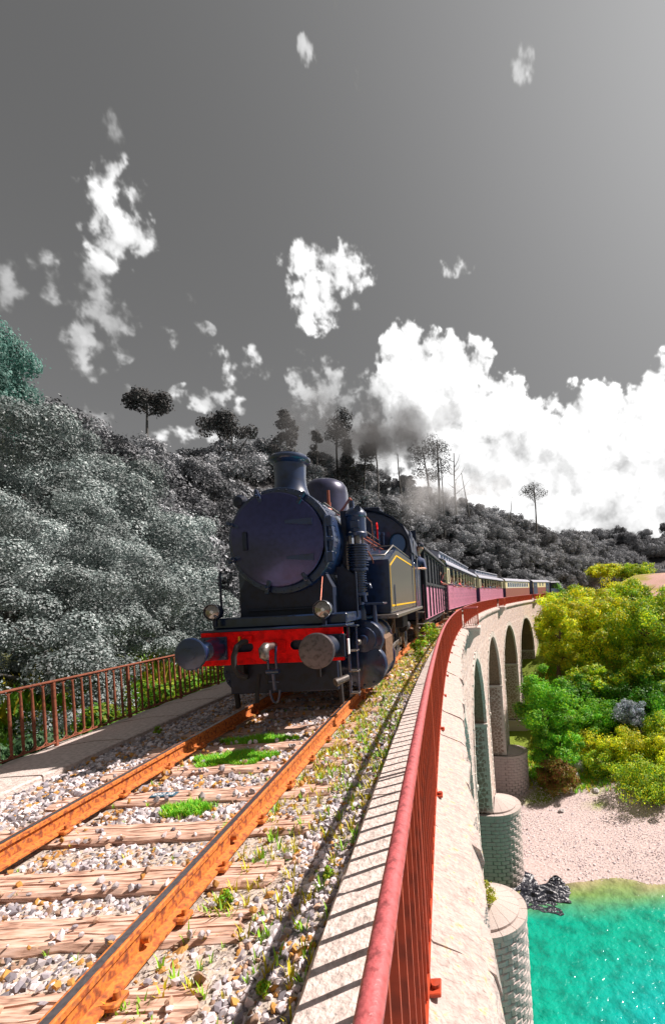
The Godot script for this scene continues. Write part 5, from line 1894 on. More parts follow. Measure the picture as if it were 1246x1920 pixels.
	for sx in [-1, 1]:
		b = MB.new()
		b.box(Vector3(0.86 * sx, 0.4, -4.85), Vector3(0.05, 0.1, 3.2), 0.012)
		for z in [-3.35, -4.85, -6.35]:
			b.lathe([Vector2(0, -0.06), Vector2(0.1, -0.05), Vector2(0.1, 0.05), Vector2(0, 0.06)], 14, Transform3D(Basis(Vector3(0, -1, 0), Vector3(1, 0, 0), Vector3(0, 0, 1)), Vector3(0.87 * sx, 0.4, z)))
		part("coupling_rod", b, M.steel_worn, e)
		b = MB.new()
		b.box_x(Transform3D(Basis(Vector3.RIGHT, 0.02), Vector3(0.96 * sx, 0.44, -4.1)), Vector3(0.05, 0.09, 1.6), 0.012)
		part("main_rod", b, M.steel_worn, e)
		b = MB.new()
		b.box(Vector3(0.94 * sx, 0.62, -3.1), Vector3(0.1, 0.05, 0.9), 0.008)
		b.box(Vector3(0.94 * sx, 0.33, -3.1), Vector3(0.1, 0.05, 0.9), 0.008)
		b.box(Vector3(1.0 * sx, 0.95, -3.0), Vector3(0.22, 0.1, 0.1), 0.01)
		b.box(Vector3(0.96 * sx, 0.75, -3.45), Vector3(0.09, 0.75, 0.06), 0.01)
		part("slide_bar", b, M.dirty_brown, e)
		b = MB.new()
		b.box(Vector3(0.95 * sx, 0.475, -3.2), Vector3(0.12, 0.22, 0.26), 0.02)
		b.tube([Vector3(0.94 * sx, 0.475, -2.7), Vector3(0.94 * sx, 0.475, -3.3)], 0.035, 8)
		part("crosshead", b, M.dirty_brown, e)
		b = MB.new()
		b.tube([Vector3(1.0 * sx, 0.9, -3.1), Vector3(1.02 * sx, 0.7, -3.5), Vector3(1.0 * sx, 0.85, -4.2), Vector3(1.0 * sx, 1.0, -4.5)], 0.028, 6)
		b.tube([Vector3(1.02 * sx, 0.5, -3.2), Vector3(1.04 * sx, 0.2, -3.25), Vector3(1.04 * sx, 0.25, -3.6)], 0.028, 6)
		b.box(Vector3(1.02 * sx, 0.95, -4.5), Vector3(0.06, 0.42, 0.1), 0.01)
		part("valve_gear", b, M.dirty_brown, e)
		b = MB.new()
		b.box(Vector3(0.98 * sx, 0.13, -2.9), Vector3(0.3, 0.05, 0.26), 0.01)
		b.box(Vector3(0.86 * sx, 0.32, -2.9), Vector3(0.04, 0.4, 0.1), 0.008)
		part("sand_pipe", b, M.yellow_line if false else M.dirty_brown, e)
		b = MB.new()
		b.box(Vector3(0.95 * sx, 0.98, -5.6), Vector3(0.4, 0.34, 0.9), 0.02)
		b.tube([Vector3(0.9 * sx, 0.7, -6.9), Vector3(0.9 * sx, 0.7, -7.9)], 0.13, 12)
		part("under_gear", b, M.under_black, e)


# ---------------------------------------------------------------- coaches and van
# own axes: x to the right as one faces the train, y up from the rail top, +z towards the camera; the middle of the vehicle is z = 0

func vehicle_at(s0: float, s1: float) -> Transform3D:
	var a := tp(s0, 0, 0)
	var b := tp(s1, 0, 0)
	var d := (b - a).normalized()
	return Transform3D(Basis(d.cross(Vector3.UP).normalized(), Vector3.UP, -d), (a + b) * 0.5)

func roof_profile(hw: float, eave: float, crown: float, m := 12) -> Array:
	var p := []
	for i in m + 1:
		var t := -1.0 + 2.0 * i / m
		p.append(Vector2(hw * sin(t * PI / 2), eave + (crown - eave) * pow(maxf(0.0, cos(t * PI / 2)), 0.8)))
	return p

func add_roof(t: Node3D, hl: float, hw: float, eave: float, crown: float, mt: Material, over := 0.5) -> MeshInstance3D:
	var b := MB.new()
	var pf := roof_profile(hw, eave, crown)
	for lay in 2:
		var rows := []
		for z in [-hl - over, 0.0, hl + over]:
			var line := []
			for q in pf: line.append(Vector3(q.x, q.y - 0.05 * lay, z))
			rows.append(line)
		b.strip(rows, true, Vector3.UP if lay == 0 else Vector3.DOWN)
	for sz in [-1.0, 1.0]:
		for i in pf.size() - 1:
			b.quad(Vector3(pf[i].x, pf[i].y, sz * (hl + over)), Vector3(pf[i + 1].x, pf[i + 1].y, sz * (hl + over)), Vector3(pf[i + 1].x, pf[i + 1].y - 0.05, sz * (hl + over)), Vector3(pf[i].x, pf[i].y - 0.05, sz * (hl + over)), Vector3(0, 0, sz))
		b.box(Vector3(sz * hw, eave - 0.03, 0), Vector3(0.05, 0.07, 2 * (hl + over)), 0.01)
	return part("roof", b, mt, t)

func add_bogies(t: Node3D, hl: float, big := true) -> void:
	var b := MB.new()
	b.box(Vector3(0, 0.62, 0), Vector3(2.3, 0.1, 2 * hl - 0.2), 0.0)
	for sx in [-1, 1]:
		b.box(Vector3(1.2 * sx, 0.6, 0), Vector3(0.06, 0.2, 2 * hl - 0.1), 0.01)
	part("underframe", b, M.under_black, t)
	for zc in [-hl + 2.4, hl - 2.4]:
		var bg := MB.new()
		for sx in [-1, 1]:
			bg.box(Vector3(1.0 * sx, 0.5, zc), Vector3(0.1, 0.16, 2.7), 0.02)
			for dz in [-1.0, 1.0]:
				bg.box(Vector3(1.05 * sx, 0.45, zc + dz), Vector3(0.2, 0.24, 0.26), 0.03)
		part("bogie_frame", bg, M.under_black, t)
		for dz in [-1.0, 1.0]:
			for sx in [-1, 1]:
				var w := MB.new()
				w.lathe([Vector2(0, -0.06), Vector2(0.36, -0.06), Vector2(0.42, -0.05), Vector2(0.42, 0.06), Vector2(0.36, 0.065), Vector2(0.3, 0.03), Vector2(0, 0.05)], 20, Transform3D(Basis(Vector3(0, -1, 0), Vector3(1, 0, 0), Vector3(0, 0, 1)), Vector3(0.75 * sx, 0.42, zc + dz)))
				part("wheel", w, M.steel_worn, t)
	for sz in [-1, 1]:
		for sx in [-1, 1]:
			var f := MB.new()
			f.lathe([Vector2(0.09, 0.0), Vector2(0.08, 0.3), Vector2(0.2, 0.32), Vector2(0.2, 0.36), Vector2(0, 0.37)], 14, Transform3D(Basis(Vector3(1, 0, 0), Vector3(0, 0, sz), Vector3(0, -sz, 0)), Vector3(0.85 * sx, 0.95, sz * hl)))
			part("buffer", f, M.under_black, t)
	for sz in [-1, 1]:
		var st := MB.new()
		for y in [0.25, 0.55]:
			st.box(Vector3(1.28, y, sz * (hl - 0.35)), Vector3(0.3, 0.03, 0.9), 0.006)
		st.box(Vector3(1.2, 0.45, sz * (hl - 0.05)), Vector3(0.04, 0.7, 0.04))
		st.box(Vector3(1.2, 0.45, sz * (hl - 0.7)), Vector3(0.04, 0.7, 0.04))
		part("footboard", st, M.dirty_brown, t)

func add_lantern(t: Node3D, hl: float) -> void:
	# the raised clerestory on the roof with its row of small lights
	var b := MB.new()
	var hw := 0.78
	var pf := roof_profile(hw + 0.08, 4.12, 4.28, 8)
	var rows := []
	for z in [-hl, hl]:
		var line := []
		for q in pf: line.append(Vector3(q.x, q.y, z))
		rows.append(line)
	b.strip(rows, true, Vector3.UP)
	for sz in [-1.0, 1.0]:
		b.quad(Vector3(-hw, 3.55, sz * hl * 0.995), Vector3(hw, 3.55, sz * hl * 0.995), Vector3(hw, 4.14, sz * hl * 0.995), Vector3(-hw, 4.14, sz * hl * 0.995), Vector3(0, 0, sz))
		var mid := MB.new()
		b.quad(Vector3(-hw, 4.14, sz * hl * 0.995), Vector3(hw, 4.14, sz * hl * 0.995), Vector3(hw * 0.4, 4.27, sz * hl * 0.995), Vector3(-hw * 0.4, 4.27, sz * hl * 0.995), Vector3(0, 0, sz))
		b.quad(Vector3(sz * hw, 3.5, -hl), Vector3(sz * hw, 3.5, hl), Vector3(sz * hw, 4.14, hl), Vector3(sz * hw, 4.14, -hl), Vector3(sz, 0, 0))
		b.box(Vector3(sz * (hw + 0.05), 4.12, 0), Vector3(0.08, 0.05, 2 * hl))
		b.box(Vector3(sz * (hw + 0.03), 3.72, 0), Vector3(0.05, 0.05, 2 * hl))
		mid = null
	var l := part("clerestory", b, M.roof_grey, t)
	var n := 14
	for sz in [-1.0, 1.0]:
		for i in n:
			var z := lerpf(-hl + 0.5, hl - 0.5, (i + 0.5) / n)
			var w := MB.new()
			w.box(Vector3(sz * (hw + 0.006), 3.95, z), Vector3(0.02, 0.22, 2 * hl / n * 0.55))
			part("roof_light", w, M.window_sky, l)

func open_coach(label: String, s0: float, s1: float, nwin: int) -> Node3D:
	var t := thing("passenger_coach", label, "railway coach", vehicle_at(s0, s1), "coaches of the train")
	var hl := (tp(s0, 0, 0) - tp(s1, 0, 0)).length() * 0.5
	var hw := 1.4
	var eave := 3.26
	add_bogies(t, hl)
	add_roof(t, hl, hw + 0.1, eave, 3.72, M.roof_grey, 0.75)
	add_lantern(t, hl - 1.2)
	var fl := MB.new()
	fl.box(Vector3(0, 0.95, 0), Vector3(2 * hw - 0.1, 0.08, 2 * hl - 0.1))
	part("floor", fl, M.interior, t)
	var sill := 2.12
	for sx in [-1.0, 1.0]:
		var b := MB.new()
		b.box(Vector3(sx * (hw - 0.03), (0.66 + sill) * 0.5, 0), Vector3(0.06, sill - 0.66, 2 * hl), 0.008)
		var sd := part("side_panel", b, M.coach_maroon, t)
		var strips := int(2 * hl / 0.42)
		for i in strips:
			var z := lerpf(-hl + 0.1, hl - 0.1, i / float(strips - 1))
			var q := MB.new()
			q.box(Vector3(sx * (hw + 0.008), (0.7 + sill) * 0.5, z), Vector3(0.02, sill - 0.74, 0.045))
			part("batten", q, M.coach_maroon, sd)
		b = MB.new()
		b.box(Vector3(sx * (hw + 0.01), sill + 0.02, 0), Vector3(0.1, 0.05, 2 * hl), 0.01)
		part("sill_rail", b, M.coach_violet, sd)
		b = MB.new()
		b.box(Vector3(sx * (hw - 0.03), 3.18, 0), Vector3(0.07, 0.16, 2 * hl), 0.0)
		part("window_head", b, M.coach_violet, sd)
		var z0 := -hl + 1.0
		var z1 := hl - 1.0
		for i in nwin + 1:
			var z := lerpf(z0, z1, i / float(nwin))
			var q := MB.new()
			q.box(Vector3(sx * (hw - 0.03), (sill + 3.12) * 0.5, z), Vector3(0.07, 3.12 - sill, 0.11), 0.006)
			part("window_post", q, M.coach_cream if sx > 0 else M.interior, sd)
		for e in [-1.0, 1.0]:
			var q := MB.new()
			q.box(Vector3(sx * (hw - 0.03), (sill + 3.12) * 0.5, e * (hl - 0.48)), Vector3(0.065, 3.12 - sill, 0.95), 0.006)
			part("end_panel", q, M.coach_cream, sd)
			q = MB.new()
			q.box(Vector3(sx * (hw + 0.004), 2.6, e * (hl - 0.48)), Vector3(0.03, 0.72, 0.42), 0.01)
			part("end_window", q, M.interior, sd)
	for e in [-1.0, 1.0]:
		var b := MB.new()
		b.box(Vector3(0, (0.66 + sill) * 0.5, e * (hl - 0.03)), Vector3(2 * hw - 0.12, sill - 0.66, 0.06))
		part("end_wall", b, M.coach_violet, t)
		b = MB.new()
		b.box(Vector3(-0.9, 2.72, e * (hl - 0.03)), Vector3(0.85, 1.2, 0.06))
		b.box(Vector3(0.9, 2.72, e * (hl - 0.03)), Vector3(0.85, 1.2, 0.06))
		b.box(Vector3(0, 3.35, e * (hl - 0.03)), Vector3(2 * hw - 0.2, 0.3, 0.06))
		part("end_panel", b, M.coach_cream, t)
		b = MB.new()
		b.box(Vector3(0.9, 2.7, e * hl), Vector3(0.36, 0.8, 0.03), 0.01)
		part("end_window", b, M.interior, t)
		b = MB.new()
		b.box(Vector3(0, 2.0, e * (hl - 0.02)), Vector3(0.9, 2.2, 0.04))
		part("end_door", b, M.coach_violet, t)
	# bench backs inside
	for i in 6:
		var z := lerpf(-hl + 2.0, hl - 2.0, i / 5.0)
		var q := MB.new()
		q.box(Vector3(0, 1.5, z), Vector3(2.3, 0.9, 0.08), 0.02)
		part("bench", q, M.dirty_brown, t)
	return t

func closed_coach(label: String, s0: float, s1: float) -> void:
	var t := thing("passenger_coach", label, "railway coach", vehicle_at(s0, s1), "coaches of the train")
	var hl := (tp(s0, 0, 0) - tp(s1, 0, 0)).length() * 0.5
	var hw := 1.4
	add_bogies(t, hl)
	add_roof(t, hl, hw + 0.1, 3.26, 3.82, M.roof_grey, 0.4)
	for sx in [-1.0, 1.0]:
		var b := MB.new()
		b.box(Vector3(sx * (hw - 0.03), 1.38, 0), Vector3(0.06, 1.44, 2 * hl), 0.008)
		part("lower_side", b, M.coach_brown, t)
		b = MB.new()
		b.box(Vector3(sx * (hw - 0.035), 2.18, 0), Vector3(0.06, 0.16, 2 * hl))
		b.box(Vector3(sx * (hw - 0.035), 3.13, 0), Vector3(0.06, 0.26, 2 * hl))
		b.box(Vector3(sx * (hw - 0.035), 2.63, hl - 0.7), Vector3(0.06, 0.78, 1.4))
		b.box(Vector3(sx * (hw - 0.035), 2.63, -hl + 0.7), Vector3(0.06, 0.78, 1.4))
		var n := 12
		for i in n:
			var z := lerpf(-hl + 1.4, hl - 1.4, i / float(n - 1))
			b.box(Vector3(sx * (hw - 0.036), 2.63, z), Vector3(0.06, 0.78, 0.45))
		part("cream_band", b, M.coach_cream, t)
		for i in n - 1:
			var z := lerpf(-hl + 1.4, hl - 1.4, (i + 0.5) / float(n - 1))
			var q := MB.new()
			var dz := (2 * hl - 2.8) / (n - 1) * 0.5 - 0.2
			for e in [-1, 1]:
				q.box(Vector3(sx * (hw - 0.005), 2.63, z + e * dz), Vector3(0.04, 0.86, 0.1))
				q.box(Vector3(sx * (hw - 0.005), 2.63 + e * 0.4, z), Vector3(0.04, 0.08, 2 * dz))
			var wf := part("window_frame", q, M.letter_white, t)
			q = MB.new()
			q.box(Vector3(sx * (hw - 0.03), 2.63, z), Vector3(0.012, 0.76, 2 * dz - 0.06))
			part("pane", q, M.window_sky, wf)
	for e in [-1.0, 1.0]:
		var b := MB.new()
		b.box(Vector3(0, 1.38, e * (hl - 0.03)), Vector3(2 * hw - 0.13, 1.44, 0.06))
		part("end_wall", b, M.coach_violet, t)
		b = MB.new()
		b.box(Vector3(0, 2.8, e * (hl - 0.03)), Vector3(2 * hw - 0.13, 1.4, 0.06))
		part("end_panel", b, M.coach_cream, t)

func blue_coach(label: String, s0: float, s1: float) -> void:
	var t := thing("passenger_coach", label, "railway coach", vehicle_at(s0, s1), "coaches of the train")
	var hl := (tp(s0, 0, 0) - tp(s1, 0, 0)).length() * 0.5
	var hw := 1.4
	add_bogies(t, hl)
	add_roof(t, hl, hw + 0.1, 3.26, 3.8, M.roof_grey, 0.3)
	for sx in [-1.0, 1.0]:
		var b := MB.new()
		b.box(Vector3(sx * (hw - 0.03), 1.38, 0), Vector3(0.06, 1.44, 2 * hl))
		part("lower_side", b, M.coach_brown, t)
		b = MB.new()
		b.box(Vector3(sx * (hw - 0.034), 2.68, 0), Vector3(0.06, 1.18, 2 * hl - 0.1))
		part("cream_band", b, M.coach_cream, t)
		for z in [-hl * 0.14, hl * 0.2]:
			var q := MB.new()
			q.box(Vector3(sx * hw, 2.75, z), Vector3(0.03, 0.7, 0.8), 0.01)
			part("window", q, M.window_sky, t)
		for z in [hl - 1.9, -hl + 1.9]:
			var q := MB.new()
			q.box(Vector3(sx * (hw + 0.0), 1.97, z), Vector3(0.07, 2.55, 3.2), 0.01)
			var dr := part("luggage_door", q, M.coach_blue, t)
			q = MB.new()
			q.box(Vector3(sx * (hw + 0.03), 2.7, z), Vector3(0.03, 0.6, 1.3), 0.01)
			part("pane", q, M.window_sky, dr)
	for e in [-1.0, 1.0]:
		var b := MB.new()
		b.box(Vector3(0, 2.05, e * (hl - 0.03)), Vector3(2 * hw - 0.13, 2.7, 0.06))
		part("end_wall", b, M.coach_blue, t)

func open_wagon(label: String, s0: float, s1: float) -> void:
	var t := thing("open_wagon", label, "railway wagon", vehicle_at(s0, s1))
	var hl := (tp(s0, 0, 0) - tp(s1, 0, 0)).length() * 0.5
	add_bogies(t, hl)
	add_roof(t, hl, 1.45, 3.2, 3.45, M.roof_grey, 0.2)
	for sx in [-1.0, 1.0]:
		var b := MB.new()
		b.box(Vector3(sx * 1.35, 1.2, 0), Vector3(0.06, 1.0, 2 * hl))
		part("low_side", b, M.coach_blue, t)
		for i in 7:
			var q := MB.new()
			q.box(Vector3(sx * 1.35, 2.45, lerpf(-hl + 0.1, hl - 0.1, i / 6.0)), Vector3(0.08, 1.5, 0.1))
			part("post", q, M.under_black, t)
	for e in [-1.0, 1.0]:
		var b := MB.new()
		b.box(Vector3(0, 1.9, e * hl), Vector3(2.6, 2.4, 0.06))
		part("end_wall", b, M.coach_blue, t)

func front_van() -> void:
	var s0 := 15.4
	var s1 := 24.2
	var t := thing("goods_van", "dark roofed van with maroon plank sides and an open balcony behind the engine", "railway wagon", vehicle_at(s0, s1))
	var hl := (tp(s0, 0, 0) - tp(s1, 0, 0)).length() * 0.5
	add_bogies(t, hl)
	add_roof(t, hl, 1.42, 3.1, 3.4, M.roof_dark, 0.35)
	var fl := MB.new()
	fl.box(Vector3(0, 0.95, 0), Vector3(2.5, 0.1, 2 * hl))
	part("floor", fl, M.interior, t)
	for sx in [-1.0, 1.0]:
		# lower planks with dark uprights
		var n := 20
		for i in n:
			var z := lerpf(-hl + 0.2, hl - 0.2, i / float(n - 1))
			var q := MB.new()
			q.box(Vector3(sx * 1.3, 1.3, z), Vector3(0.05, 1.2, 2 * hl / n - 0.03), 0.006)
			part("plank", q, M.coach_maroon, t)
		for i in 8:
			var z := lerpf(-hl + 0.06, hl - 0.06, i / 7.0)
			var q := MB.new()
			q.box(Vector3(sx * 1.335, 1.95, z), Vector3(0.09, 2.4, 0.14), 0.01)
			part("upright", q, M.roof_dark, t)
		var b := MB.new()
		b.box(Vector3(sx * 1.33, 1.92, 0), Vector3(0.1, 0.1, 2 * hl), 0.01)
		b.box(Vector3(sx * 1.32, 3.05, 0), Vector3(0.1, 0.16, 2 * hl), 0.01)
		part("side_rail", b, M.roof_dark, t)
		b = MB.new()
		b.box(Vector3(sx * 1.29, 2.5, 1.4), Vector3(0.05, 1.1, 2 * hl - 2.9))
		part("upper_side", b, M.roof_dark, t)
	for e in [-1.0, 1.0]:
		var b := MB.new()
		b.box(Vector3(0, 1.9, e * (hl - 0.05)), Vector3(2.5, 2.3, 0.06))
		part("end_wall", b, M.roof_dark, t)
	var ld := MB.new()
	for z in [-hl - 0.05, -hl + 0.42]:
		ld.box(Vector3(1.42, 1.35, z), Vector3(0.04, 1.9, 0.05))
	var lad := part("ladder", ld, M.roof_dark, t)
	for i in 7:
		var q := MB.new()
		q.box(Vector3(1.42, 0.55 + i * 0.27, -hl + 0.19), Vector3(0.03, 0.03, 0.42))
		part("rung", q, M.steel_worn, lad)


# ---------------------------------------------------------------- people
# a body is one skin round a skeleton of tapered bones: the distance field is meshed by surface nets
static func cap_d(p: Vector3, a: Vector3, b: Vector3, ra: float, rb: float) -> float:
	var pa := p - a
	var ba := b - a
	var h := clampf(pa.dot(ba) / maxf(ba.length_squared(), 1e-9), 0.0, 1.0)
	return (pa - ba * h).length() - lerpf(ra, rb, h)

func nets(b: MB, bones: Array, cell: float, blend: float, paint: Callable) -> void:
	var lo := Vector3(1e9, 1e9, 1e9)
	var hi := -lo
	for q in bones:
		for e in 2:
			var r: float = q[2 + e] + cell * 2.0
			lo = lo.min(q[e] - Vector3(r, r, r))
			hi = hi.max(q[e] + Vector3(r, r, r))
	var nx := int((hi.x - lo.x) / cell) + 2
	var ny := int((hi.y - lo.y) / cell) + 2
	var nz := int((hi.z - lo.z) / cell) + 2
	var f := PackedFloat32Array()
	f.resize(nx * ny * nz)
	f.fill(1.0)
	for q in bones:
		var rr: float = maxf(q[2], q[3]) + cell * 3.0 + blend
		var l := (q[0] as Vector3).min(q[1]) - Vector3(rr, rr, rr)
		var h := (q[0] as Vector3).max(q[1]) + Vector3(rr, rr, rr)
		var k: float = q[4] if q.size() > 4 else blend
		for z in range(maxi(0, int((l.z - lo.z) / cell)), mini(nz, int((h.z - lo.z) / cell) + 1)):
			for y in range(maxi(0, int((l.y - lo.y) / cell)), mini(ny, int((h.y - lo.y) / cell) + 1)):
				for x in range(maxi(0, int((l.x - lo.x) / cell)), mini(nx, int((h.x - lo.x) / cell) + 1)):
					var i := (z * ny + y) * nx + x
					var d := cap_d(lo + Vector3(x, y, z) * cell, q[0], q[1], q[2], q[3])
					var o := f[i]
					var hh := maxf(k - absf(d - o), 0.0) / k
					f[i] = minf(d, o) - hh * hh * k * 0.25
	var at := {}
	var vp := []
	var vn := []
	for z in nz - 1:
		for y in ny - 1:
			for x in nx - 1:
				var i := (z * ny + y) * nx + x
				var v := [f[i], f[i + 1], f[i + nx], f[i + nx + 1], f[i + nx * ny], f[i + nx * ny + 1], f[i + nx * ny + nx], f[i + nx * ny + nx + 1]]
				var neg := 0
				for q in 8: if v[q] < 0.0: neg += 1
				if neg == 0 or neg == 8: continue
				var sum := Vector3()
				var cnt := 0
				for e in [[0, 1], [2, 3], [4, 5], [6, 7], [0, 2], [1, 3], [4, 6], [5, 7], [0, 4], [1, 5], [2, 6], [3, 7]]:
					var a: float = v[e[0]]
					var c: float = v[e[1]]
					if (a < 0.0) == (c < 0.0): continue
					var t := a / (a - c)
					var pa := Vector3(e[0] & 1, (e[0] >> 1) & 1, e[0] >> 2)
					var pb := Vector3(e[1] & 1, (e[1] >> 1) & 1, e[1] >> 2)
					sum += pa.lerp(pb, t)
					cnt += 1
				at[i] = vp.size()
				vp.append(lo + (Vector3(x, y, z) + sum / cnt) * cell)
				vn.append(Vector3(v[1] + v[3] + v[5] + v[7] - v[0] - v[2] - v[4] - v[6], v[2] + v[3] + v[6] + v[7] - v[0] - v[1] - v[4] - v[5], v[4] + v[5] + v[6] + v[7] - v[0] - v[1] - v[2] - v[3]).normalized())
	var dx := [1, nx, nx * ny]
	for i in at:
		for ax in 3:
			var j: int = i + dx[ax]
			if j >= f.size() or (f[i] < 0.0) == (f[j] < 0.0): continue
			var u: int = dx[(ax + 1) % 3]
			var w: int = dx[(ax + 2) % 3]
			if not (at.has(i - u) and at.has(i - w) and at.has(i - u - w)): continue
			var q := [at[i], at[i - u], at[i - u - w], at[i - w]]
			var c0 := b.c.size()
			b.quad_n(vp[q[0]], vp[q[1]], vp[q[2]], vp[q[3]], vn[q[0]], vn[q[1]], vn[q[2]], vn[q[3]])
			for k in range(c0, b.c.size()): b.c[k] = paint.call(b.v[k])

const SKIN := Color(0.56, 0.3, 0.2)

func hand_bones(wrist: Vector3, fwd: Vector3, side: Vector3, down: Vector3, sz := 1.0) -> Array:
	# palm, four bent fingers and a thumb that leaves the side of the palm
	var o := []
	var palm := wrist + fwd * 0.075 * sz
	for i in 4:
		var k := (i - 1.5) * 0.021 * sz
		var l: float = [0.066, 0.078, 0.074, 0.058][i] * sz
		var p0 := palm + side * k + fwd * 0.02 * sz
		o.append([wrist + side * k * 0.6, p0, 0.016 * sz, 0.0125 * sz, 0.012])
		var p1 := p0 + (fwd * 0.85 + down * 0.5).normalized() * l * 0.55
		o.append([p0, p1, 0.0105 * sz, 0.0095 * sz, 0.003])
		o.append([p1, p1 + (fwd * 0.35 + down).normalized() * l * 0.55, 0.0095 * sz, 0.008 * sz, 0.003])
	var t0 := wrist + fwd * 0.03 * sz - side * 0.036 * sz
	var t1 := t0 + (fwd * 0.8 - side * 0.75).normalized() * 0.038 * sz
	o.append([wrist, t0, 0.016 * sz, 0.014 * sz, 0.01])
	o.append([t0, t1, 0.0125 * sz, 0.0105 * sz, 0.004])
	o.append([t1, t1 + (fwd + down * 0.4).normalized() * 0.03 * sz, 0.0105 * sz, 0.0085 * sz, 0.003])
	return o

func make_person(called: String, label: String, shirt: Color, hair: Color, pose: int, cap := Color(0, 0, 0, 0), group := "") -> Node3D:
	# these people stand at an opening and lean out; +x is out of the opening, the origin is at the hips
	var t := thing(called, label, "person", Transform3D(), group)
	var hip := Vector3(-0.06, 0.1, 0)
	var chest := Vector3(0.06 if pose == 1 else 0.0, 0.42, 0)
	var neck := Vector3(0.1 if pose == 1 else 0.02, 0.6, 0)
	var head := neck + Vector3(0.05, 0.17, 0.02)
	var face := Vector3(0.75, -0.05, 0.65).normalized() if pose != 2 else Vector3(0.5, -0.1, 0.85).normalized()
	var bones := [[hip + Vector3(0, 0, -0.08), hip + Vector3(0, 0, 0.08), 0.13, 0.13, 0.06], [hip, chest, 0.14, 0.15, 0.08], [chest + Vector3(0, 0.05, -0.13), chest + Vector3(0, 0.05, 0.13), 0.085, 0.085, 0.08], [chest + Vector3(0, 0.08, 0), neck, 0.1, 0.055, 0.05], [neck, head - Vector3(0, 0.06, 0), 0.052, 0.05, 0.03]]
	# legs of a standing body
	for sz in [-1.0, 1.0]:
		bones.append([hip + Vector3(0, -0.02, 0.09 * sz), Vector3(-0.05, -0.33, 0.1 * sz), 0.085, 0.06, 0.05])
		bones.append([Vector3(-0.05, -0.33, 0.1 * sz), Vector3(-0.08, -0.7, 0.1 * sz), 0.058, 0.04, 0.03])
		bones.append([Vector3(-0.08, -0.71, 0.1 * sz), Vector3(0.07, -0.74, 0.12 * sz), 0.042, 0.035, 0.02])
	var hands := []
	for sz in [-1.0, 1.0]:
		var sh := chest + Vector3(0, 0.08, 0.19 * sz)
		var el := sh + (Vector3(0.2, -0.2, 0.06 * sz) if pose != 2 or sz < 0 else Vector3(0.22, 0.02, 0.12))
		var wr := Vector3(0.4, 0.27, (0.08 if sz < 0 else 0.2) * 1.0 * (1 if sz > 0 else -1)) if pose != 2 or sz < 0 else el + Vector3(0.12, 0.22, 0.02)
		bones.append([sh, el, 0.056, 0.043, 0.04])
		bones.append([el, wr, 0.043, 0.03, 0.02])
		hands.append([wr, (wr - el).normalized(), sz])
	var b := MB.new()
	var top := neck.y - 0.01
	nets(b, bones, 0.022, 0.05, func(p: Vector3) -> Color: return SKIN if p.y > top and absf(p.z) < 0.09 else (Color(0.05, 0.06, 0.1) if p.y < 0.06 and p.x > -0.15 else (SKIN if p.x > 0.3 and p.y > 0.1 else shirt)))
	# head with brow, nose, jaw, ears
	var up := Vector3.UP
	var sd := face.cross(up).normalized()
	var hb := [[head + up * 0.03 - face * 0.015, head + up * 0.03 + face * 0.01, 0.088, 0.084, 0.03], [head - up * 0.03, head - up * 0.07 + face * 0.04, 0.066, 0.042, 0.03], [head + face * 0.088 + up * 0.012, head + face * 0.107 - up * 0.018, 0.009, 0.014, 0.012],
		[head + face * 0.085 - up * 0.052 - sd * 0.018, head + face * 0.085 - up * 0.052 + sd * 0.018, 0.01, 0.01, 0.008]]
	for sz in [-1.0, 1.0]:
		hb.append([head + sd * 0.083 * sz + up * 0.015, head + sd * 0.088 * sz - up * 0.025, 0.014, 0.01, 0.006])
		hb.append([head + face * 0.078 + sd * 0.032 * sz + up * 0.036, head + face * 0.074 + sd * 0.045 * sz + up * 0.034, 0.012, 0.01, 0.01])
	hb.append([neck + Vector3(0, 0.02, 0), head - up * 0.06, 0.05, 0.05, 0.03])
	var eye := head + face * 0.083 + up * 0.018
	nets(b, hb, 0.011, 0.02, func(p: Vector3) -> Color:
		var q := p - eye
		if absf(q.dot(up)) < 0.009 and absf(absf(q.dot(sd)) - 0.033) < 0.012 and q.dot(face) > -0.03: return Color(0.04, 0.03, 0.03)
		if absf((p - head).dot(up) + 0.052) < 0.006 and absf((p - head).dot(sd)) < 0.024 and (p - head).dot(face) > 0.07: return Color(0.4, 0.12, 0.1)
		return SKIN)
	for h in hands:
		nets(b, hand_bones(h[0], h[1], Vector3(0, 0, 1) * h[2], Vector3(0.1, -1, 0).normalized()), 0.008, 0.01, func(_p: Vector3) -> Color: return SKIN)
	part("body", b, M.person, t)
	# hair, or a cap
	var hr := MB.new()
	var hbn := [[head + up * 0.055 - face * 0.03, head + up * 0.05 + face * 0.012, 0.086, 0.08, 0.03], [head - face * 0.045 + up * 0.02, head - face * 0.05 - up * (0.05 if pose != 1 else 0.12), 0.07, 0.05, 0.04]]
	nets(hr, hbn, 0.016, 0.03, func(_p: Vector3) -> Color: return hair)
	part("hair", hr, M.person, t)
	if cap.a > 0.0:
		var cb := MB.new()
		nets(cb, [[head + up * 0.095 - face * 0.01, head + up * 0.1 + face * 0.01, 0.085, 0.085, 0.02], [head + up * 0.075 + face * 0.09, head + up * 0.07 + face * 0.12, 0.03, 0.02, 0.03]], 0.014, 0.02, func(_p: Vector3) -> Color: return cap)
		part("cap", cb, M.person, t)
	return t

func seat(o: Node3D, veh: Transform3D, x: float, y: float, z: float, turn := 0.0, sc := 1.0) -> void:
	o.transform = veh * Transform3D(Basis(Vector3.UP, turn) * Basis.from_scale(Vector3(sc, sc, sc)), Vector3(x, y, z))

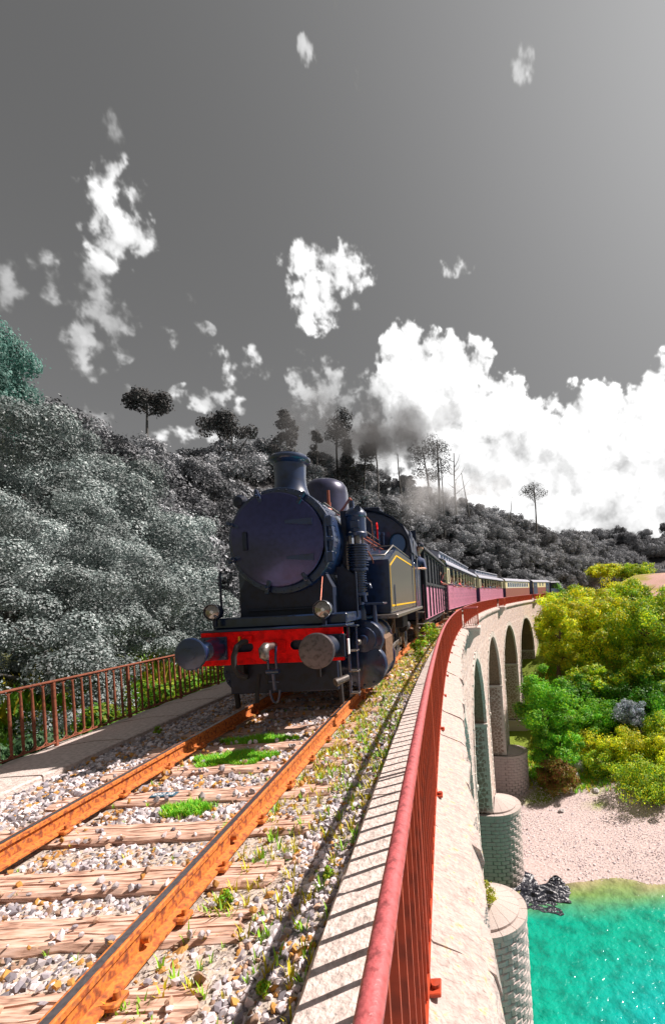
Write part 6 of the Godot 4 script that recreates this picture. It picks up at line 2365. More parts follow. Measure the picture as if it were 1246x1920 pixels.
func build_train() -> void:
	front_van()
	open_coach("pink maroon open window coach with raised roof, nearest of its kind to the engine", 26.0, 46.6, 9)
	open_coach("second pink maroon open window coach with raised roof, behind the first", 50.0, 70.2, 9)
	closed_coach("cream and brown coach with a row of white framed windows", 73.0, 94.6)
	blue_coach("coach with dark blue luggage doors, cream middle and two windows", 98.2, 113.0)
	open_wagon("dark open sided wagon at the very end of the train", 114.6, 122.5)
	# the driver leans out behind the cab
	var eng := Transform3D(Basis(Vector3.UP, -0.038), tp(5.3, 0, 0))
	var d := make_person("person", "person in dark blue work clothes and cap leaning out of the engine cab", Color(0.03, 0.05, 0.12), Color(0.04, 0.03, 0.02), 1, Color(0.03, 0.03, 0.05))
	d.transform = eng * Transform3D(Basis(Vector3(0, 0, 1), -0.34) * Basis(Vector3.UP, -1.15) * Basis.from_scale(Vector3(1.08, 1.08, 1.08)), Vector3(1.1, 2.1, -8.0))
	var van := vehicle_at(15.4, 24.2)
	var p0 := make_person("person", "person in a red and white top at the van balcony opening", Color(0.6, 0.05, 0.05), Color(0.1, 0.06, 0.03), 1, Color(0, 0, 0, 0), "passengers looking out")
	seat(p0, van, 1.12, 1.8, -2.6)
	var p1 := make_person("person", "person in a pink top behind the one in red at the van balcony", Color(0.65, 0.3, 0.3), Color(0.05, 0.03, 0.02), 2, Color(0, 0, 0, 0), "passengers looking out")
	seat(p1, van, 1.12, 1.78, -3.4)
	var base := [p0, p1,
		make_person("person", "person in a white shirt at an open window of the first maroon coach", Color(0.75, 0.75, 0.78), Color(0.3, 0.18, 0.08), 2, Color(0, 0, 0, 0), "passengers looking out"),
		make_person("person", "person in a blue shirt near the far end of the first maroon coach", Color(0.06, 0.16, 0.5), Color(0.06, 0.04, 0.03), 1, Color(0, 0, 0, 0), "passengers looking out")]
	var c1 := vehicle_at(26.0, 46.6)
	var c2 := vehicle_at(50.0, 70.2)
	seat(base[2], c1, 1.18, 1.72, 6.4)
	seat(base[3], c1, 1.18, 1.72, -7.4)
	var more := [[1, c1, 8.3, "person in pink in the window nearest the front of the first maroon coach"], [0, c1, 3.6, "person in red arm raised at the fourth window of the first maroon coach"], [2, c1, 1.6, "person in white in the middle of the first maroon coach"],
		[1, c1, -1.4, "person in pink just past the middle of the first maroon coach"], [0, c1, -3.9, "person in red in the rear half of the first maroon coach"], [2, c1, -6.1, "person in white beside the one in blue at the rear of the first maroon coach"],
		[0, c2, 7.3, "person in a long red top in the front window of the second maroon coach"], [1, c2, 4.2, "person in pink near the front of the second maroon coach"], [3, c2, 1.5, "person in blue in the middle of the second maroon coach"],
		[2, c2, -1.5, "person in white in the middle of the second maroon coach"], [0, c2, -4.6, "person in red in the rear half of the second maroon coach"], [1, c2, -7.2, "person in pink in the last window of the second maroon coach"]]
	for q in more:
		var src: Node3D = base[q[0]]
		var o: Node3D = src.duplicate()
		o.name = numbered("person")
		add_child(o)
		tag(o, q[3], "person", "passengers looking out")
		seat(o, q[1], 1.16 + rng.randf_range(-0.06, 0.08), 1.72 + rng.randf_range(-0.05, 0.05), q[2], rng.randf_range(-0.3, 0.3))


# ---------------------------------------------------------------- plants
func leaves(sd: int, clumps: Array, n: int, leaf: float, cols: Array, stray := 0.12, thin := 0.55) -> ArrayMesh:
	# clumps: [centre, radius, tone]; every leaf is a small pointed face of its own
	var r := RandomNumberGenerator.new()
	r.seed = sd
	var V := PackedVector3Array(); V.resize(n * 4)
	var N := PackedVector3Array(); N.resize(n * 4)
	var C := PackedColorArray(); C.resize(n * 4)
	var I := PackedInt32Array(); I.resize(n * 6)
	var m := clumps.size()
	for i in n:
		var q: Array = clumps[i % m]
		var d := Vector3(r.randfn(), r.randfn(), r.randfn()).normalized()
		var rad: float = q[1] * (0.62 + 0.38 * sqrt(r.randf()))
		if r.randf() < stray: rad *= r.randf_range(1.0, 1.7)
		var p: Vector3 = q[0] + d * rad * Vector3(1, 0.8, 1)
		var nn := (d * 1.15 + Vector3(r.randfn(), r.randfn() + 0.5, r.randfn()) * 0.5).normalized()
		var u := nn.cross(Vector3(r.randfn(), r.randfn(), r.randfn())).normalized()
		var w := nn.cross(u)
		var L := leaf * r.randf_range(0.6, 1.35)
		var k := i * 4
		V[k] = p - u * L; V[k + 1] = p + w * L * thin; V[k + 2] = p + u * L; V[k + 3] = p - w * L * thin
		var c: Color = cols[r.randi() % cols.size()] * (q[2] * r.randf_range(0.8, 1.2))
		c.a = 1.0
		for t in 4:
			N[k + t] = nn
			C[k + t] = c
		# clockwise seen from the side nn points to
		var e := i * 6
		if (V[k + 2] - V[k]).cross(V[k + 1] - V[k]).dot(nn) > 0.0:
			I[e] = k; I[e + 1] = k + 1; I[e + 2] = k + 2; I[e + 3] = k; I[e + 4] = k + 2; I[e + 5] = k + 3
		else:
			I[e] = k; I[e + 1] = k + 2; I[e + 2] = k + 1; I[e + 3] = k; I[e + 4] = k + 3; I[e + 5] = k + 2
	var a := []
	a.resize(Mesh.ARRAY_MAX)
	a[Mesh.ARRAY_VERTEX] = V
	a[Mesh.ARRAY_NORMAL] = N
	a[Mesh.ARRAY_COLOR] = C
	a[Mesh.ARRAY_INDEX] = I
	var mm := ArrayMesh.new()
	mm.add_surface_from_arrays(Mesh.PRIMITIVE_TRIANGLES, a)
	return mm

func round_clumps(sd: int, rx: float, ry: float, n: int, cr: float, low := -0.55) -> Array:
	var r := RandomNumberGenerator.new()
	r.seed = sd
	var o := []
	while o.size() < n:
		var d := Vector3(r.randfn(), r.randfn(), r.randfn()).normalized()
		if d.y < low: continue
		var k := 0.5 + 0.5 * pow(r.randf(), 0.5)
		k *= 0.86 + 0.22 * sin(d.x * 5.0 + sd) * cos(d.z * 4.0 + sd * 2)
		o.append([Vector3(d.x * rx * k, ry + d.y * ry * k, d.z * rx * k), rx * cr * r.randf_range(0.7, 1.35), r.randf_range(0.55, 1.35)])
	return o

func trunk_mesh(sd: int, h: float, rad: float, limbs: int, reach: float, lean := 0.0) -> ArrayMesh:
	var r := RandomNumberGenerator.new()
	r.seed = sd
	var b := MB.new()
	var pts := []
	var rr := []
	for i in 6:
		var t := i / 5.0
		pts.append(Vector3(lean * t * t + r.randf_range(-0.02, 0.02) * h, h * t - 0.25 * (1.0 - t), r.randf_range(-0.02, 0.02) * h))
		rr.append(rad * (1.0 - 0.7 * t) + (rad * 0.4 if i == 0 else 0.0))
	b.tube(pts, rr, 8)
	for k in limbs:
		var t := 0.35 + 0.6 * (k + r.randf() * 0.6) / limbs
		var p: Vector3 = pts[int(t * 4.99)].lerp(pts[int(t * 4.99) + 1], fmod(t * 4.99, 1.0))
		var a := k * 2.4 + r.randf()
		var d := Vector3(cos(a), r.randf_range(0.35, 0.9), sin(a)) * reach * r.randf_range(0.6, 1.0)
		b.tube([p, p + d * 0.5 + Vector3(0, 0.04 * h, 0), p + d], [rad * 0.4, rad * 0.26, rad * 0.07], 6)
	return b.mesh()

func tree(called: String, label: String, cat: String, grp: String, tm: Mesh, bark: Material, cm: Mesh, leafm: Material, crown_y: float) -> Node3D:
	var t := thing(called, label, cat, Transform3D(), grp)
	inst("trunk", tm, bark, t)
	inst("crown", cm, leafm, t, Transform3D(Basis(), Vector3(0, crown_y, 0)))
	return t

func at_ground(o: Node3D, s: float, w: float, turn: float, sc: float, dy := 0.0, sy := 1.0) -> void:
	var p := tp(s, w, ground(s, w) + dy)
	o.transform = Transform3D(Basis(Vector3.UP, turn) * Basis.from_scale(Vector3(sc, sc * sy, sc)), p)

func copy_of(src: Node3D, label := "") -> Node3D:
	var o: Node3D = src.duplicate()
	o.name = numbered(str(src.name).rstrip("0123456789").rstrip("_"))
	add_child(o)
	if label: o.set_meta("label", label)
	return o

func build_hill_trees() -> void:
	var greys := [Color(0.31, 0.325, 0.345), Color(0.4, 0.415, 0.44), Color(0.5, 0.52, 0.55), Color(0.2, 0.21, 0.22)]
	var darks := [Color(0.13, 0.135, 0.145), Color(0.19, 0.2, 0.21), Color(0.28, 0.29, 0.31)]
	var kinds := []
	for k in 9:
		var rx := 2.7 + 0.35 * (k % 4)
		var ry := 2.4 + 0.3 * (k % 3)
		var cl := round_clumps(40 + k, rx, ry, 46, 0.25, -0.8)
		var cm := leaves(60 + k, cl, 12000, 0.125, greys if k % 3 != 2 else darks)
		kinds.append(tree("oak_tree", "", "tree", "grey trees covering the hillside", trunk_mesh(80 + k, 3.4, 0.2, 5, 1.8), M.bark_grey, cm, M.leaf_grey, -0.4))
	var lbl := ["pale grey bushy tree among many alike on the wooded hillside", "dark grey bushy tree among many alike on the wooded hillside"]
	var used := {}
	var r := RandomNumberGenerator.new()
	r.seed = 5
	var placed := 0
	var spots := []
	# the slope behind the train
	var s := 8.0
	while s < 222.0:
		var step := 4.5 + s * 0.008
		var a := 6.5
		while a < 35.5:
			spots.append([s + r.randf_range(-1.6, 1.6), -a - r.randf_range(-1.3, 1.3), r.randf_range(0.85, 1.3) * (1.0 + s * 0.0012)])
			a += step * (1.0 if s < 100.0 else 1.25)
		s += step
	# the ridge beyond the bend
	for i in 76:
		var az := deg_to_rad(r.randf_range(15.0, 33.0))
		var d := r.randf_range(165.0, 285.0)
		var sw := to_sw(d * tan(az), -d)
		spots.append([sw.x, sw.y, r.randf_range(1.25, 1.9)])
	for q in spots:
		var p := tp(q[0], q[1], 0)
		var az := rad_to_deg(atan2(p.x, -p.z))
		if -p.z < 4.0 or az < -52.0 or az > 34.0: continue
		if q[1] > -5.0 and -p.z < 160.0: continue
		if Vector2(p.x, p.z).length() < (27.0 if az > -34.0 else 38.0): continue
		placed += 1
		if placed > 292: break
		var k := r.randi() % 9
		var dark: bool = k % 3 == 2
		var o: Node3D = kinds[k] if not used.has(k) else copy_of(kinds[k])
		used[k] = true
		var where := "left of the engine" if az < -20.0 else ("behind the chimney and dome" if az < -8.0 else ("above the cab and van" if az < 1.0 else ("above the first maroon coach" if az < 8.0 else ("above the second maroon coach" if az < 13.0 else ("above the last coaches" if az < 18.0 else "on the ridge past the end of the train")))))
		var band := "low on the slope" if q[1] > -13.0 else ("halfway up the slope" if q[1] > -24.0 else "near the skyline")
		if -p.z > 165.0 and az > 14.0: band = "far off"
		tag(o, ("dark" if dark else "pale") + " grey tree " + band + " " + where, "tree", "grey trees covering the hillside")
		at_ground(o, q[0], q[1], r.randf() * TAU, q[2], -0.5)
	for k in 9:
		if not used.has(k): kinds[k].free()

	# grey scrub between the trees
	var scrub := leaves(131, round_clumps(132, 1.1, 0.8, 14, 0.38, -0.7), 700, 0.13, greys, 0.3)
	var xs := []
	var cs := []
	for k in 2600:
		var ss := r.randf_range(22.0, 210.0)
		var ww := -6.0 - 29.0 * r.randf()
		var pp := tp(ss, ww, ground(ss, ww) - 0.2)
		if Vector2(pp.x, pp.z).length() < 30.0: continue
		var sc := r.randf_range(0.7, 1.7)
		xs.append(Transform3D(Basis(Vector3.UP, r.randf() * TAU) * Basis.from_scale(Vector3(sc, sc, sc)), pp))
		var L := r.randf_range(0.45, 1.0)
		cs.append(Color(L, L, L))
	tag(multi("undergrowth", scrub, M.leaf_grey, xs, cs), "dark grey scrub filling the gaps between the trees on the hillside", "undergrowth")

	# big soft trees close by on the left
	var soft := [Color(0.251, 0.304, 0.299), Color(0.336, 0.388, 0.383), Color(0.440, 0.482, 0.482), Color(0.157, 0.199, 0.193)]
	var deep := [Color(0.068, 0.176, 0.149), Color(0.108, 0.270, 0.230), Color(0.176, 0.324, 0.284)]
	# [label, x, depth, height of the top above the rails]
	var big := [["tall grey green tree at the left edge of the picture", -15.4, 17.1, 10.0],
		["grey green tree right of the tall one at the left edge", -16.8, 21.1, 9.5],
		["grey green tree low behind the left end of the old railing", -9.3, 10.5, 3.2],
		["pale grey green tree behind the middle of the old railing", -10.0, 13.8, 3.9],
		["grey tree under the flat crowned pine", -18.7, 27.2, 11.2],
		["broad grey green tree halfway up the left edge", -12.6, 15.5, 5.7],
		["broad grey tree in the middle of the left slope", -13.8, 20.8, 6.8],
		["grey green tree half cut off by the left edge", -11.7, 12.3, 5.1],
		["dark grey tree on the skyline at the left", -21.1, 28.0, 13.0],
		]
	var src := []
	for k in 2:
		var cl := round_clumps(140 + k, 4.0, 5.0, 48, 0.2, -0.75)
		src.append(tree("oak_tree", "", "tree", "large trees on the near left slope", trunk_mesh(150 + k, 6.0, 0.35, 7, 3.2), M.bark_grey, leaves(160 + k, cl, 70000, 0.058, soft), M.leaf_grey, 0.6))
	var seen := {}
	var i := 0
	for q in big:
		var k := i % 2
		var o: Node3D = src[k] if not seen.has(k) else copy_of(src[k])
		seen[k] = true
		tag(o, q[0], "tree", "large trees on the near left slope")
		var sw := to_sw(q[1], -q[2])
		var g := ground(sw.x, sw.y)
		var sc := clampf((q[3] - g + 0.4) / 10.4, 0.55, 1.25)
		o.transform = Transform3D(Basis(Vector3.UP, r.randf() * TAU) * Basis.from_scale(Vector3(sc, sc, sc)), Vector3(q[1], q[3] - 10.4 * sc, -q[2]))
		i += 1
	var cl := round_clumps(171, 2.6, 3.2, 40, 0.26)
	var tg := tree("oak_tree", "dark teal green treetop sticking up at the left edge of the picture", "tree", "large trees on the near left slope", trunk_mesh(172, 8.0, 0.25, 5, 1.6), M.bark_grey, leaves(173, cl, 26000, 0.07, deep), M.leaf_green, 5.6)
	tg.transform = Transform3D(Basis(Vector3.UP, 0.6) * Basis.from_scale(Vector3(0.72, 1.05, 0.72)), Vector3(-18.5, 14.0 - 12.4, -18.9))

func build_ridge_trees() -> void:
	var dark := [Color(0.06, 0.06, 0.06), Color(0.09, 0.09, 0.09), Color(0.13, 0.13, 0.13)]
	# [s, w, height of the top, kind, label]
	var list := [[42.0, -31.6, 25.0, "umbrella", "tall pine with a flat rounded crown on a bare trunk, left of the engine chimney"],
		[54.4, -30.1, 26.3, "leaning", "spreading dark pine with a leaning forked trunk, left of the chimney"],
		[62.6, -29.0, 31.1, "layered", "dark pine with layered boughs just left of the smoke, above the chimney"],
		[69.8, -29.3, 31.4, "thin", "thin pale pine half hidden in the smoke above the dome"],
		[76.2, -29.0, 35.9, "slender", "slender pine with a small top tuft right of the chimney"],
		[75.3, -26.6, 30.9, "cone", "pointed dark conifer above the steam dome"],
		[86.1, -27.6, 35.3, "stick", "tall bare broken trunk on the ridge above the cab"],
		[84.0, -29.0, 33.0, "slender", "small pine beside the tall bare trunk on the ridge"],
		[97.6, -26.9, 34.7, "stick", "short leaning bare stick on the skyline above the cab"],
		[105.6, -24.9, 39.3, "slender", "leaning pine with a one sided tuft, left of the pair above the steam"],
		[108.0, -24.0, 41.1, "pair", "tall pine with two trunks above the white steam"],
		[117.1, -23.9, 39.9, "dead", "bare dead tree with spreading branches above the steam"],
		[123.6, -23.0, 36.3, "stick", "thin bare trunk right of the dead tree"],
		[157.9, -19.7, 39.5, "umbrella", "lone pine with a tall bare trunk on the ridge at the right, against the cloud"],
		[144.5, -22.0, 32.3, "stick", "small leaning stick beside the lone pine on the right"]]
	var i := 0
	for q in list:
		var g := ground(q[0], q[1])
		var h: float = q[2] - g
		var nm: String = "dead_tree" if q[3] in ["stick", "dead"] else "pine_tree"
		var t := thing(nm, q[4], "tree", Transform3D(Basis(Vector3.UP, i * 1.3), tp(q[0], q[1], g)), "trees along the skyline")
		var r := RandomNumberGenerator.new()
		r.seed = 300 + i
		var b := MB.new()
		var lean: float = {"umbrella": 0.05, "leaning": 0.3, "layered": 0.02, "thin": 0.04, "slender": 0.1, "cone": 0.0, "stick": 0.12, "pair": 0.02, "dead": 0.05}[q[3]] * h * (1 if i % 2 == 0 else -1)
		var pts := []
		var rr := []
		for k in 6:
			var u := k / 5.0
			pts.append(Vector3(lean * u, h * u, lean * 0.3 * sin(u * 3.0)))
			rr.append((0.03 * h * 0.5 + 0.06) * (1.0 - 0.72 * u))
		b.tube(pts, rr, 7)
		var cl := []
		var top: Vector3 = pts[5]
		if q[3] == "umbrella":
			for k in 16:
				var a := r.randf() * TAU
				var rad := h * 0.2 * sqrt(r.randf())
				cl.append([top + Vector3(cos(a) * rad, -h * 0.16 + h * 0.14 * r.randf() - rad * 0.3, sin(a) * rad), h * 0.08, r.randf_range(0.8, 1.2)])
				if k % 3 == 0: b.tube([top - Vector3(0, h * 0.3, 0), cl[-1][0]], [0.06, 0.03], 5)
		elif q[3] == "leaning":
			for k in 26:
				var a := r.randf() * TAU
				var rad := h * 0.36 * sqrt(r.randf())
				cl.append([top + Vector3(cos(a) * rad, -h * 0.2 + h * 0.18 * r.randf() - rad * 0.2, sin(a) * rad), h * 0.1, r.randf_range(0.8, 1.2)])
				if k % 3 == 0: b.tube([pts[2], cl[-1][0]], [0.12, 0.04], 5)
		elif q[3] in ["layered", "cone", "thin"]:
			var n := 34 if q[3] != "thin" else 14
			for k in n:
				var u := r.randf_range(0.35, 1.0)
				var a := r.randf() * TAU
				var rad := h * (0.26 if q[3] == "layered" else 0.18) * (1.05 - u) * 1.6 * sqrt(r.randf())
				cl.append([Vector3(lean * u + cos(a) * rad, h * u, sin(a) * rad), h * 0.055, r.randf_range(0.8, 1.2)])
				if k % 3 == 0: b.tube([Vector3(lean * u, h * (u - 0.04), 0), cl[-1][0]], [0.05, 0.02], 5)
		elif q[3] in ["slender", "pair"]:
			for k in 18:
				var u := r.randf_range(0.64, 1.0)
				var a := r.randf() * TAU
				cl.append([Vector3(lean * u + cos(a) * h * 0.09, h * u, sin(a) * h * 0.09), h * 0.075, r.randf_range(0.8, 1.2)])
			if q[3] == "pair":
				b.tube([pts[0] + Vector3(1.0, 0, 0.4), pts[2] + Vector3(0.9, 0, 0.3), pts[4] + Vector3(0.7, 0, 0.2)], [0.22, 0.16, 0.08], 6)
		elif q[3] == "dead":
			for k in 9:
				var u := 0.4 + 0.06 * k
				var a := k * 2.2
				var d := Vector3(cos(a), 0.6, sin(a)) * h * 0.22 * (1.2 - u * 0.6)
				b.tube([Vector3(lean * u, h * u, 0), Vector3(lean * u, h * u, 0) + d * 0.6, Vector3(lean * u, h * u, 0) + d + Vector3(0, h * 0.03, 0)], [0.1, 0.06, 0.02], 5)
		part("trunk", b, M.bark_grey, t)
		if cl.size() > 0:
			inst("crown", leaves(330 + i, cl, cl.size() * 150, 0.17, dark), M.leaf_grey, t)
		i += 1

func build_valley_plants() -> void:
	var yellow := [Color(0.922, 0.794, 0.026), Color(0.704, 0.742, 0.026), Color(0.461, 0.640, 0.026), Color(0.950, 0.794, 0.026), Color(0.307, 0.512, 0.038)]
	var olive := [Color(0.384, 0.589, 0.026), Color(0.563, 0.691, 0.026), Color(0.218, 0.461, 0.032), Color(0.768, 0.717, 0.026), Color(0.154, 0.333, 0.038)]
	var green := [Color(0.16, 0.5, 0.03), Color(0.24, 0.58, 0.03), Color(0.1, 0.38, 0.03), Color(0.36, 0.6, 0.02)]
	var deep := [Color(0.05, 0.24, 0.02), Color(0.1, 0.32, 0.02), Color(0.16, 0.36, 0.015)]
	var pale := [Color(0.4, 0.45, 0.55), Color(0.5, 0.52, 0.6), Color(0.2, 0.3, 0.25)]
	var rusty := [Color(0.36, 0.13, 0.05), Color(0.28, 0.2, 0.03), Color(0.2, 0.24, 0.03)]
	# [x, depth, top, rx, half height, leaves, size, colours, label]
	var list := [
		[20.5, 82.0, 0.6, 3.4, 7.6, 16000, 0.2, yellow, "yellow green tree leaning against the end of the red railing"],
		[29.5, 88.0, 1.2, 7.2, 9.0, 26000, 0.24, yellow, "large golden green tree right of the bridge, its top level with the track"],
		[37.0, 82.0, 0.8, 7.6, 9.5, 26000, 0.24, olive, "large dark olive tree filling the right edge above the meadow"],
		[42.0, 98.0, 2.2, 8.0, 8.5, 22000, 0.26, olive, "olive tree behind the dark one at the right edge"],
		[33.0, 104.0, 1.4, 7.0, 7.0, 20000, 0.26, yellow, "golden tree farther back below the pink path"],
		[26.0, 100.0, 1.4, 5.0, 7.0, 16000, 0.24, olive, "olive green tree behind the yellow one by the railing"],
		[12.6, 59.5, -8.2, 3.5, 7.4, 24000, 0.15, green, "bright green leaning tree in front of the last arches"],
		[14.6, 60.5, -13.5, 2.6, 4.6, 12000, 0.15, green, "lower bright green bush right of the leaning green tree"],
		[13.4, 57.0, -19.6, 2.4, 2.3, 9000, 0.12, rusty, "rust brown and green shrub at the foot of the bright green tree"],
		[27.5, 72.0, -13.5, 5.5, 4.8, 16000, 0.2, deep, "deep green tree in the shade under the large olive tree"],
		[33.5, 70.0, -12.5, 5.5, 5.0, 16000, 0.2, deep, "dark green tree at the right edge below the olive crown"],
		[26.0, 65.5, -15.2, 2.0, 1.9, 8000, 0.13, pale, "pale bluish white bush in the middle of the meadow"],
		[23.5, 61.5, -18.0, 3.0, 2.3, 9000, 0.14, yellow, "yellow bush above the gravel bank"],
		[27.8, 58.0, -17.6, 3.0, 2.4, 9000, 0.14, yellow, "yellow green bush at the right edge above the beach"],
		[24.0, 54.5, -19.4, 3.6, 2.6, 12000, 0.13, olive, "olive brown bush on the beach at the right edge"],
		[19.6, 60.0, -20.2, 2.2, 1.6, 7000, 0.13, olive, "low olive bush beside the pale rocks"],
		[30.5, 64.0, -16.0, 2.6, 2.2, 8000, 0.14, green, "fresh green bush at the right edge beside the pale one"],
		[20.5, 67.0, -16.4, 2.6, 2.0, 8000, 0.15, green, "fresh green bush in the meadow behind the leaning tree"],
		[46.0, 118.0, 2.6, 6.0, 4.0, 14000, 0.26, yellow, "golden bush just below the pink path at the right"],
		[36.0, 122.0, 2.2, 5.5, 4.0, 14000, 0.26, olive, "olive bush just below the pink path"],
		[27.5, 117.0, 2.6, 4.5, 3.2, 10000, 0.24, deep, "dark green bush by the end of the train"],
		[18.4, 64.5, -18.6, 3.0, 2.0, 10000, 0.14, yellow, "low golden bush between the leaning green tree and the pale bush"],
		[22.8, 68.5, -16.0, 3.2, 2.2, 10000, 0.15, green, "broad fresh green bush behind the golden ones in the meadow"],
		[29.5, 61.5, -16.6, 3.0, 2.2, 10000, 0.14, olive, "olive bush at the right edge between the yellow and the green one"],
		[16.8, 68.0, -17.2, 2.4, 2.2, 9000, 0.15, olive, "olive bush under the yellow tree behind the leaning one"],
		[24.8, 76.0, -11.5, 4.2, 3.6, 14000, 0.2, olive, "olive bush climbing the bank under the golden trees"],
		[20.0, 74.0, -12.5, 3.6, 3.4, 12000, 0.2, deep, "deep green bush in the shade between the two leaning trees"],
		[34.5, 76.0, -9.0, 5.2, 4.0, 14000, 0.22, olive, "olive bush at the right edge above the dark green tree"],
		[55.0, 152.0, 9.0, 5.0, 2.4, 10000, 0.26, yellow, "yellow bush above the pink path"],
		[64.0, 150.0, 8.2, 5.0, 2.6, 10000, 0.26, olive, "olive bush at the right edge above the pink path"]]
	var i := 0
	var r0 := RandomNumberGenerator.new()
	r0.seed = 21
	for q in list:
		var sw := to_sw(q[0], -q[1])
		var g := ground(sw.x, sw.y)
		var ry: float = q[4]
		var base: float = q[2] - 2.0 * ry
		var cl := round_clumps(400 + i, q[3], ry, 70 if q[3] < 4.0 else 130, 0.2 if q[3] < 4.0 else 0.15, -0.85)
		for q2 in cl:
			q2[0] += Vector3(r0.randfn() * q[3] * 0.2, r0.randfn() * ry * 0.1, r0.randfn() * q[3] * 0.2)
			q2[1] *= r0.randf_range(0.7, 1.5)
		var nm := "riverside_tree" if ry > 4.0 else "bush"
		var t := thing(nm, q[8], "tree" if ry > 4.0 else "bush", Transform3D(Basis(Vector3.UP, i * 0.7), Vector3(q[0], g, -q[1])), "yellow and green trees of the valley" if ry > 4.0 else "bushes of the valley")
		var th: float = maxf(1.0, base - g + ry * 1.2)
		inst("trunk", trunk_mesh(430 + i, th, 0.05 * ry + 0.05, 6, q[3] * 0.6, q[3] * 0.2), M.bark_brown, t)
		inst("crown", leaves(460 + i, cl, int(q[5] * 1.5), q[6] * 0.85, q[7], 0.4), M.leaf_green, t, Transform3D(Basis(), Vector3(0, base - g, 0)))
		i += 1

	# rough grass on the bank
	var r := RandomNumberGenerator.new()
	r.seed = 12
	var tuft := _tuft_mesh(9, 0.5, 0.05)
	var xs := []
	var cs := []
	for k in 26000:
		var s := 57.0 + 55.0 * pow(r.randf(), 1.5)
		var w := r.randf_range(4.0, 40.0)
		var y := ground(s, w)
		if y < -23.9 + r.randf() * 0.9: continue
		var sc := r.randf_range(0.6, 1.6)
		xs.append(Transform3D(Basis(Vector3.UP, r.randf() * TAU) * Basis.from_scale(Vector3(sc, sc, sc)), tp(s, w, y - 0.03)))
		cs.append((Color(0.24, 0.6, 0.02) if r.randf() < 0.6 else Color(0.62, 0.55, 0.02)) * r.randf_range(0.6, 1.1))
	tag(multi("meadow_grass", tuft, M.grass_blade, xs, cs), "rough green and yellow grass on the bank behind the beach", "grass")

	# green growth below the old railing
	xs = []
	cs = []
	for k in 5200:
		var s := r.randf_range(1.5, 20.0)
		var w := -3.5 - 4.2 * pow(r.randf(), 1.3)
		var sc := r.randf_range(0.7, 1.9)
		xs.append(Transform3D(Basis(Vector3.UP, r.randf() * TAU) * Basis.from_scale(Vector3(sc, sc, sc)), tp(s, w, ground(s, w) + 0.02)))
		var lush := smoothstep(5.0, 8.0, s + w * 0.2)
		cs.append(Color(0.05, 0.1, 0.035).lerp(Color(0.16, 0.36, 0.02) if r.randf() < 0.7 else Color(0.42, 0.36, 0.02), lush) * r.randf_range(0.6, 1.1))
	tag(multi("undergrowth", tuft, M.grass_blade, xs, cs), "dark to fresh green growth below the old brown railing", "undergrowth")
	var lush_cols := [Color(0.16, 0.36, 0.02), Color(0.08, 0.24, 0.02), Color(0.3, 0.34, 0.02)]
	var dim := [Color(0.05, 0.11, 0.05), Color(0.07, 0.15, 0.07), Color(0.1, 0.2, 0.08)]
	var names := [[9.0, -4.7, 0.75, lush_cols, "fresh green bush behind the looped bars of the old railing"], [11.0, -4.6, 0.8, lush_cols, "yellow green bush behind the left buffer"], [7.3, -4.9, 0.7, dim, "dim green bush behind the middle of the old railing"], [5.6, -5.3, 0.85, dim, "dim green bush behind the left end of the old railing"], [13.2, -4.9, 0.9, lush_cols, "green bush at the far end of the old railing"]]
	for q in names:
		var t := thing("bush", q[4], "bush", Transform3D(Basis(Vector3.UP, q[0]), tp(q[0], q[1], ground(q[0], q[1]))), "bushes below the old railing")
		inst("stem", trunk_mesh(500 + int(q[0]), 0.7, 0.03, 6, 0.5), M.bark_brown, t)
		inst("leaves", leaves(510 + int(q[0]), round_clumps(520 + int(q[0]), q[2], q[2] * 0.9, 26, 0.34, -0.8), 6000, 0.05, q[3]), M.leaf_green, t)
		i += 1

func _tuft_mesh(n: int, h: float, wd: float) -> ArrayMesh:
	var r := RandomNumberGenerator.new()
	r.seed = 8
	var b := MB.new()
	for i in n:
		var a := r.randf() * TAU
		var d := Vector3(cos(a), 0, sin(a))
		var p := d * h * 0.25 * r.randf()
		var side := Vector3(-d.z, 0, d.x) * wd * 0.5
		var hh := h * r.randf_range(0.5, 1.0)
		var m := p + d * hh * 0.15 + Vector3(0, hh * 0.6, 0)
		var t := p + d * hh * 0.45 + Vector3(0, hh, 0)
		var nn := (d * -1.0 + Vector3(0, 0.8, 0)).normalized()
		b.quad_n(p - side, p + side, m + side * 0.8, m - side * 0.8, nn, nn, nn, nn)
		b.tri(m - side * 0.8, m + side * 0.8, t, nn, nn, nn)
	return b.mesh()

